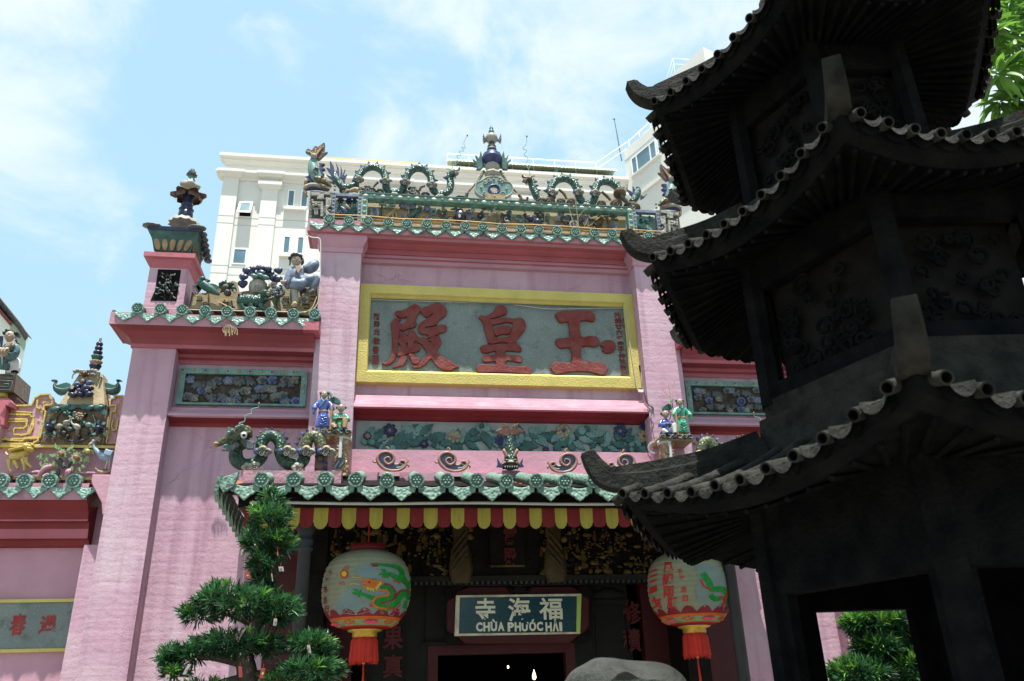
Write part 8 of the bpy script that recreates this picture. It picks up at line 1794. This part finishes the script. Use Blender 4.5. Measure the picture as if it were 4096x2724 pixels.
def art_dragon(t, polyp, strip, surf, hit):
    b = MB()
    sky_ = [(690, 420), (620, 470), (700, 560), (760, 600), (640, 760), (520, 820), (460, 900), (400, 980), (350, 1060), (340, 1150), (390, 1230), (560, 1250), (800, 1240), (1100, 1260), (1300, 1280), (1400, 1200), (1470, 1050), (1500, 850), (1480, 620), (1400, 450), (1250, 360), (1000, 330), (800, 350)]
    polyp(b, vL, sky_, 'laqua', .003)
    rq = random.Random(4)
    for u, v in ((390, 1100), (400, 1170), (480, 980), (560, 850), (600, 1010), (640, 1080), (540, 1100), (700, 1150), (820, 1170), (900, 1190), (560, 1190), (1000, 880), (1080, 870), (880, 860), (1060, 1200), (1200, 1220), (1300, 1150), (1380, 1080), (800, 520), (880, 470), (720, 480), (960, 560), (1250, 560), (700, 1000), (760, 1060), (460, 1180)):
        n = 9; r = rq.uniform(26, 46); strip(b, vL, [(u + r * (1 - .09 * i) * math.cos(i * .8), v + r * (1 - .09 * i) * math.sin(i * .8)) for i in range(n)], 5, 'lblue', .0045, n=3)
    for pts in ([(350, 1150), (345, 1060), (410, 980), (450, 920), (480, 860), (560, 790), (660, 770), (720, 800)], [(490, 1110), (560, 1050), (680, 1060), (640, 1110), (520, 1130)], [(390, 1230), (520, 1220), (640, 1240), (800, 1210)]): strip(b, vL, pts, 6, 'lblue', .0045)
    b.build('painted_clouds', t)
    b = MB()
    strip(b, vL, [(1040, 780), (1120, 770), (1190, 820), (1205, 900), (1150, 960), (1050, 990), (990, 1040), (1030, 1100), (1130, 1120), (1230, 1070), (1300, 1000), (1340, 920), (1400, 880), (1470, 900), (1490, 980)], 100, 'lgreen', .006, [(0, .8), (.3, 1), (.6, 1.1), (1, 1.0)])
    strip(b, vL, [(900, 355), (1050, 375), (1200, 390), (1300, 420), (1360, 470), (1370, 560), (1400, 640), (1470, 720), (1500, 800)], 80, 'lgreen', .006, [(0, .4), (.4, 1), (1, 1.3)])
    strip(b, vL, [(960, 960), (880, 940), (800, 900), (730, 880)], 64, 'lgreen', .0065, [(0, 1.3), (1, .7)]); strip(b, vL, [(1420, 640), (1330, 620), (1230, 560), (1150, 520)], 80, 'lgreen', .0065, [(0, 1.3), (1, .8)]); strip(b, vL, [(1430, 1000), (1420, 1060), (1400, 1130)], 60, 'lgreen', .0065)
    for c, tips in (((715, 880), [(620, 800), (660, 790), (610, 860), (610, 880), (700, 940), (740, 810)]), ((1120, 510), [(1040, 450), (1010, 550), (1060, 590), (1100, 610), (1150, 610), (1090, 450)])):
        for tp in tips: strip(b, vL, [c, ((c[0] + tp[0]) / 2 + 6, (c[1] + tp[1]) / 2), tp], 34, 'lgreen', .007, [(0, 1.2), (.6, 1), (1, .4)])
    b.build('painted_dragon', t)
    b = MB()
    strip(b, vL, [(1010, 820), (1120, 820), (1165, 870), (1130, 910), (1000, 930), (935, 990), (930, 1060), (1000, 1120), (1130, 1145)], 30, 'lorange', .0072)
    for pts in ([(900, 1050), (880, 1080), (900, 1105), (930, 1090)], [(1170, 1060), (1150, 1110), (1180, 1150), (1230, 1140)], [(1350, 1060), (1300, 1120), (1240, 1150), (1250, 1190), (1320, 1140)], [(1230, 650), (1290, 670), (1330, 690), (1340, 640)]): strip(b, vL, pts, 24, 'lred', .0072, [(0, .6), (.5, 1), (1, .4)])
    for cpts in ([(1090, 720), (1180, 740), (1240, 820), (1255, 900), (1220, 970), (1120, 1010), (1050, 1030)], [(1280, 970), (1310, 890), (1370, 840), (1440, 840), (1500, 870)]):
        S = [tuple(k) for k in smooth_pts(cpts, 4)]
        for i in range(0, len(S) - 1): p, q = np.array(S[i]), np.array(S[i + 1]); d = (q - p) / np.linalg.norm(q - p); nn = np.array([d[1], -d[0]]); polyp(b, vL, [tuple(p - d * 6), tuple(p + nn * 42 + d * 16), tuple(p + d * 26)], 'lmaroon', .0068)
    for i in range(5): polyp(b, vL, [(1000 - 22 * i, 345), (870 + 12 * i, 355 + 14 * i), (1010, 375 + 8 * i)], 'lmaroon', .0066)
    b.build('painted_fins', t)
    b = MB()
    polyp(b, vL, [(730, 640), (760, 610), (800, 600), (850, 620), (900, 610), (960, 640), (1100, 640), (1050, 680), (1080, 700), (1000, 740), (960, 790), (880, 800), (800, 790), (750, 760), (720, 730), (760, 740), (820, 700), (780, 690), (740, 670)], 'lorange', .0085)
    for pts, m in (([(740, 650), (800, 625), (870, 650)], 'paper'), ([(740, 720), (790, 700), (830, 720)], 'paper'), ([(960, 650), (1020, 655), (1060, 650)], 'paper'), ([(880, 640), (930, 625), (980, 645)], 'lgreen'), ([(760, 760), (820, 765), (870, 750)], 'paper'), ([(950, 740), (985, 715)], 'lpink')): strip(b, vL, pts, 20, m, .0098, [(0, .5), (.5, 1), (1, .4)])
    for tp in ((850, 840), (890, 850), (930, 860), (980, 830), (1010, 790), (1040, 750)): polyp(b, vL, [(tp[0] - 30, tp[1] - 70), tp, (tp[0] + 20, tp[1] - 75)], 'lyellow', .0092)
    for pts in ([(740, 590), (690, 600), (640, 590), (600, 600)], [(720, 720), (670, 710), (620, 705), (580, 720)]): strip(b, vL, pts, 11, 'lyellow', .0085)
    polyp(b, vL, [(865 + 16 * math.cos(a), 680 + 14 * math.sin(a)) for a in np.linspace(0, 6.0, 8)], 'black', .0105)
    polyp(b, vL, [(487 + 62 * math.cos(a), 532 + 76 * math.sin(a)) for a in np.linspace(0, 6.1, 18)], 'lred', .006); polyp(b, vL, [(485 + 40 * math.cos(a), 532 + 50 * math.sin(a)) for a in np.linspace(0, 6.1, 16)], 'lyellow', .0075)
    for u, v, s in ((490, 440, 1), (520, 430, 1), (550, 430, 1), (420, 680, -1), (450, 680, -1), (485, 680, -1), (380, 560, .0)): strip(b, vL, [(u - 14, v + 20 * s), (u - 4, v - 10 * s), (u + 8, v - 50 * s)], 10, 'lred', .006)
    b.build('painted_head', t)
    b = MB()
    for ch, u, v, ww, hh in (('千', 268, 510, 50, 90), ('年', 215, 640, 50, 110), ('辛', 190, 800, 60, 130), ('吉', 185, 985, 60, 130), ('日', 212, 1140, 62, 120)):
        g_, fs, _ = glyph(ch, .02); tris = []
        for f in fs:
            for i in range(1, len(f) - 1): tris.append(tuple((lambda p: vL.p(u - ww / 2 + p[0] * ww, v + hh / 2 - p[1] * hh))(g_[f[k]]) for k in (0, i, i + 1)))
        for T in tris: b.add([hit(*p, .005) for p in T], [(0, 1, 2)], 'lmaroon', True)
    b.build('painted_characters', t)
def art_text(t, polyp, strip, surf, hit):
    b = MB()
    def chars(items, m='lred'):
        for ch, u, v, ww, hh in items:
            g_, fs, _ = glyph(ch, .025)
            for f in fs:
                for i in range(1, len(f) - 1): b.add([hit(*vR.p(u - ww / 2 + g_[f[k]][0] * ww, v + hh / 2 - g_[f[k]][1] * hh), .005) for k in (0, i, i + 1)], [(0, 1, 2)], m, True)
    chars([('風', 568, 855, 62, 70), ('調', 566, 938, 66, 86), ('雨', 572, 1028, 68, 84), ('順', 596, 1106, 66, 80), ('千', 640, 890, 34, 50), ('年', 655, 940, 36, 50), ('吉', 665, 1010, 36, 46), ('日', 676, 1072, 34, 44)])
    for v in (870, 905, 940, 985, 1000, 1015): strip(b, vR, [(455, v + 18), (478, v + 8), (500, v)], 12, 'lred', .005)
    for pts in ([(470, 1090), (510, 1085), (520, 1110)], [(480, 1060), (500, 1110), (535, 1140)], [(520, 1070), (500, 1120), (480, 1140)]): strip(b, vR, pts, 12, 'lred', .005)
    b.build('painted_characters', t)
    b = MB(); polyp(b, vR, [(735, 850), (760, 940), (740, 1010), (755, 1100), (790, 1160), (860, 1160), (920, 1130), (950, 1050), (945, 960), (900, 880), (820, 830)], 'laqua', .003); b.build('painted_clouds', t)
    b = MB(); strip(b, vR, [(780, 900), (820, 960), (840, 1010), (900, 1010), (930, 1040), (930, 1100)], 40, 'lgreen', .006); strip(b, vR, [(830, 1050), (860, 1080), (890, 1070)], 34, 'lgreen', .006); strip(b, vR, [(890, 1060), (920, 1090), (900, 1130)], 14, 'lred', .008); strip(b, vR, [(940, 1000), (920, 1080)], 12, 'lred', .008); strip(b, vR, [(770, 940), (790, 990), (830, 1010)], 12, 'lred', .0075); b.build('painted_dragon', t)
lantern(844, 1360, 6.35, 'paper lantern painted with a large green dragon and a flaming sun', art_dragon)
lantern(1588, 1356, 6.35, 'paper lantern with red characters down its front, partly behind the pagoda', art_text)
# ================================================================ TREES
def needle_pad(mb, vw, u, v, ru, rv, Y, ry, n, rng, L=.056, up=.5, nw=.13):
    k = vw.px(u, v, Y); c = vw.at(u, v, Y); rx, rz = ru * k, rv * k
    for _ in range(int(n * 1.7)):
        while True:
            q = np.array([rng.uniform(-1, 1) for _ in range(3)]); l = np.linalg.norm(q)
            if .35 < l < 1: break
        q *= (1 if rng.random() < .25 else (.80 + .2 * rng.random()) / l)
        p = c + q * np.array([rx, ry, rz]); d0 = q * np.array([1, 1, 1.0]) + np.array([0, -.15, up]); d0 /= np.linalg.norm(d0)
        new = rng.random() < nw and q[2] > -.1
        m = 'leafnew' if new and rng.random() < .6 else ('leafmid' if q[2] > .1 or rng.random() < .3 else 'leafdark')  # darker leaf colour on the pad's lower side stands in for shade
        e1 = np.cross(d0, [.3, .2, .9]); e1 /= np.linalg.norm(e1); e2 = np.cross(d0, e1)
        for i in range(13):
            a = i * 2.4 + rng.random(); sp_ = rng.uniform(.25, 1.05); d = d0 * (1 - .25 * sp_) + (e1 * math.cos(a) + e2 * math.sin(a)) * sp_; d /= np.linalg.norm(d)
            ll = L * rng.uniform(.7, 1.15); w_ = np.cross(d, d0 + np.array([.01, .02, 0])); w_ = w_ / (np.linalg.norm(w_) + 1e-9) * ll * .066; b0 = p + d0 * rng.uniform(-.4, .3) * L
            mid = b0 + d * ll * .55 + d0 * ll * .04; tip = b0 + d * ll - np.array([0, 0, ll * .05])
            mb.add([b0 - w_ * .5, b0 + w_ * .5, mid + w_, tip, mid - w_], [(0, 1, 2, 3, 4)], m)
def limb(mb, pts, rad): mb.tube([np.array(q) for q in smooth_pts(pts, 4)], list(np.interp(np.linspace(0, 1, (len(pts) - 1) * 4 + 1), np.linspace(0, 1, len(rad)), rad)), 'bark', 8)
rng = random.Random(17); YT = 4.6
tr = thing('trained_pine', (xt(575, 1568, YT), YT, 0), 'cloud pruned evergreen in layered pads beside the porch, hung with charms', 'tree')
b = MB(); a_ = lambda u, v, dy=0: V0.at(u, v, YT) + np.array([0, dy, 0])
tb = a_(575, 1568)
limb(b, [(tb[0] + .06, YT, 0), (tb[0] + .10, YT, .8), (tb[0] + .02, YT, 1.4), a_(570, 1565), a_(562, 1500), a_(590, 1440), a_(612, 1360), a_(600, 1310), a_(622, 1230), a_(622, 1160)], [.085, .07, .055, .045, .04, .03, .02, .01])
for pts in ([a_(565, 1530), a_(500, 1515), a_(430, 1510), a_(395, 1535)], [a_(575, 1490), a_(640, 1500), a_(710, 1495)], [a_(590, 1440), a_(520, 1410), a_(450, 1405)], [a_(600, 1420), a_(660, 1400)], [a_(572, 1550), a_(650, 1560), a_(720, 1560)], [a_(565, 1560), a_(500, 1575), a_(470, 1590)]): limb(b, pts, [.024, .016, .008])
b.build('trunk', tr)
b = MB()
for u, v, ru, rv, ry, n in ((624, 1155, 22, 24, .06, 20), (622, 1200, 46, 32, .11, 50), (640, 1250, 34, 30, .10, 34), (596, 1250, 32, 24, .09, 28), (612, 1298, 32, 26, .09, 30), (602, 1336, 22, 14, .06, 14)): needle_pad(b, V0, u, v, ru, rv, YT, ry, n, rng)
b.build('crown', tr)
for pads in (((560, 1388, 108, 26, .24, 130), (460, 1416, 40, 14, .12, 30), (640, 1405, 46, 24, .15, 50), (520, 1366, 50, 16, .15, 30)), ((545, 1482, 96, 18, .22, 100), (440, 1508, 44, 12, .13, 36), (615, 1492, 30, 16, .10, 24)), ((393, 1512, 20, 16, .08, 22), (402, 1552, 20, 10, .08, 18)), ((712, 1482, 42, 16, .13, 46), (752, 1500, 16, 10, .08, 16)), ((715, 1546, 72, 18, .18, 80), (650, 1572, 40, 14, .14, 30)), ((470, 1590, 50, 12, .15, 34),)):
    b = MB()
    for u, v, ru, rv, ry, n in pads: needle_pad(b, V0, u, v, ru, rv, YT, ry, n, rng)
    b.build('crown', tr)
YT2 = 5.5
tr2 = thing('trained_pine', (xt(1960, 1500, YT2) + .5, YT2, 0), 'bright cloud pruned evergreen seen through the opening of the dark pagoda', 'tree')
vo = View(3000, 2200, 2.1515); b = MB(); a2 = lambda u, v: vo.at(u, v, YT2)
limb(b, [(a2(1500, 1100)[0] + .2, YT2, 0), (a2(1500, 1100)[0] + .1, YT2, 1.2), a2(1560, 900), a2(1500, 680), a2(1420, 640), a2(1350, 660), a2(1290, 760), a2(1200, 700), a2(1100, 690)], [.07, .06, .045, .035, .028, .02, .012]); limb(b, [a2(1290, 760), a2(1250, 740), a2(1120, 830)], [.02, .012]); b.build('trunk', tr2)
for pads in (((1090, 640, 200, 75, .2, 150), (930, 630, 80, 40, .12, 40), (1250, 620, 80, 60, .14, 50)), ((1080, 840, 130, 80, .16, 100),), ((950, 1060, 200, 80, .2, 120),), ((1360, 1010, 190, 130, .24, 170), (1430, 800, 90, 80, .16, 60), (1600, 1050, 200, 120, .2, 90))):
    b = MB()
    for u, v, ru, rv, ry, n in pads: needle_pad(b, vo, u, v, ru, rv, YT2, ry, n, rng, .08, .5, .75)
    b.build('crown', tr2)
# broad leaved tree at the upper right
vm = View(3200, 0, 2.24); YM = 4.6
bt = thing('broadleaf_tree', (vm.at(2500, 700, YM)[0], YM, 0), 'sunlit broadleaf tree with long glossy leaves beside the top pagoda roof', 'tree')
b = MB(); m0_ = vm.at(2500, 700, YM); limb(b, [(m0_[0], YM, 0), (m0_[0] + .1, YM + .1, 2), m0_ + np.array([0, 0, -.6]), m0_, m0_ + np.array([.1, 0, 1.2])], [.12, .1, .08, .06, .04])
tw = [(1900, 130), (1850, 330), (1880, 560), (1960, 720), (1960, 900), (1980, 1080), (2030, 250), (2050, 480), (2080, 60), (2150, 700), (2150, 1000), (1990, -60), (1840, -90), (2200, 300)]
for u, v in tw: limb(b, [m0_, vm.at((u + 2500) / 2, v + 60, YM + .05), vm.at(u, v, YM)], [.03, .014, .006])
b.build('trunk', bt)
b = MB(); rb_ = random.Random(23)
for u, v in tw + [(1720, 200), (1690, 480), (1760, 660), (1800, 900), (1740, 330), (1700, 30)] + [(2450 + 260 * math.cos(a), 150 + 420 * math.sin(a)) for a in (0, .7, 1.4, 2.1, 2.8, 3.5, 4.2, 4.9, 5.6)] + [(2300, 700), (2560, -100), (2480, 200), (2650, 350), (2400, -250), (2600, -420), (2750, -150)]:
    for dd in range(2):
        p = vm.at(u + rb_.uniform(-30, 30), v + rb_.uniform(-30, 30), YM + rb_.uniform(-.15, .2))
        for i in range(13):
            a = rb_.uniform(0, 6.28); el = rb_.uniform(-1.0, .7); d = np.array([math.cos(a) * math.cos(el), math.sin(a) * math.cos(el), math.sin(el) - .15]); d /= np.linalg.norm(d); L = rb_.uniform(.16, .27); W = L * rb_.uniform(.09, .13)
            s_ = np.cross(d, [rb_.uniform(-.5, .5), rb_.uniform(-.5, .5), 1]); s_ /= np.linalg.norm(s_); up_ = np.cross(s_, d); rows = []
            for j in range(7):
                t = j / 6; ww = W * math.sin(math.pi * (.06 + .94 * t) ** .85) if j < 6 else .0005; c_ = p + d * (L * t + .02) - np.array([0, 0, 1]) * L * .32 * t * t
                rows.append([c_ - s_ * ww + up_ * ww * .35, c_, c_ + s_ * ww + up_ * ww * .35])
            b.loft(rows, 'leafbig', closed=False, cap=False)
b.build('crown', bt)
# paper charms hung in the pine
vt8 = View(600, 1900, 1.9027)
def charm(u, v, w_, h_, m, lab, rot=0.0, txt=False):
    b = MB(); w_ *= .8; h_ *= .8; Yc = YT - .28
    cut(b, vt8, [(u - w_ / 2, v - h_ / 2), (u + w_ / 2, v - h_ / 2), (u + w_ / 2 + rot, v + h_ / 2), (u - w_ / 2 + rot, v + h_ / 2)], Yc, .006, m, bev=.0015); pxtube(b, vt8, [(u, v - h_ / 2, 1.5), (u + 3, v - h_ / 2 - 34, 1.5)], Yc, 'lred', 5, 1)
    cut(b, vt8, [(u - w_ * .2, v - h_ * .1), (u + w_ * .2, v - h_ * .1), (u + w_ * .2 + rot * .5, v + h_ * .1), (u - w_ * .2 + rot * .5, v + h_ * .1)], Yc - .002, .002, 'tagred' if m == 'tag' else 'gold')
    b.build('paper_charm', None, lab, 'charm', 'charms hung in the trained pine')
charm(1205, 1325, 30, 76, 'tag', 'silvery charm on the pine pad nearest the dragon lantern', 10)
charm(300, 1480, 34, 96, 'tag', 'pale strongly slanting charm under a low pad of the pine', -40)
charm(135, 1545, 40, 60, 'tag', 'white charm at the lowest outer tip of the pine', -8)
charm(685, 1500, 36, 100, 'tagred', 'red slip charm hanging beside the trunk of the pine', 4)
charm(862, 1510, 40, 96, 'tagred', 'dark red leaning charm between the pine trunk and the lantern', -14)
charm(955, 1120, 32, 66, 'tag', 'white charm under the end of the widest pine pad by the porch post', -6)
charm(432, 1190, 40, 44, 'tag', 'grey faded squarish charm between two pine pads over the pink wall', 8)
charm(705, 590, 20, 54, 'tag', 'small white charm low on the wall side of the top pine tuft', -8)
charm(740, 765, 44, 60, 'tagred', 'red and white charm at the foot of the top pine tuft', 10)
charm(995, 715, 46, 44, 'tag', 'crumpled wide white charm at the foot of the top pine tuft', 6)
charm(925, 780, 10, 70, 'tag', 'very thin strip charm hanging below the top pine tuft', 8)
charm(970, 600, 14, 40, 'tagred', 'tiny red charm inside the top pine tuft', 2)
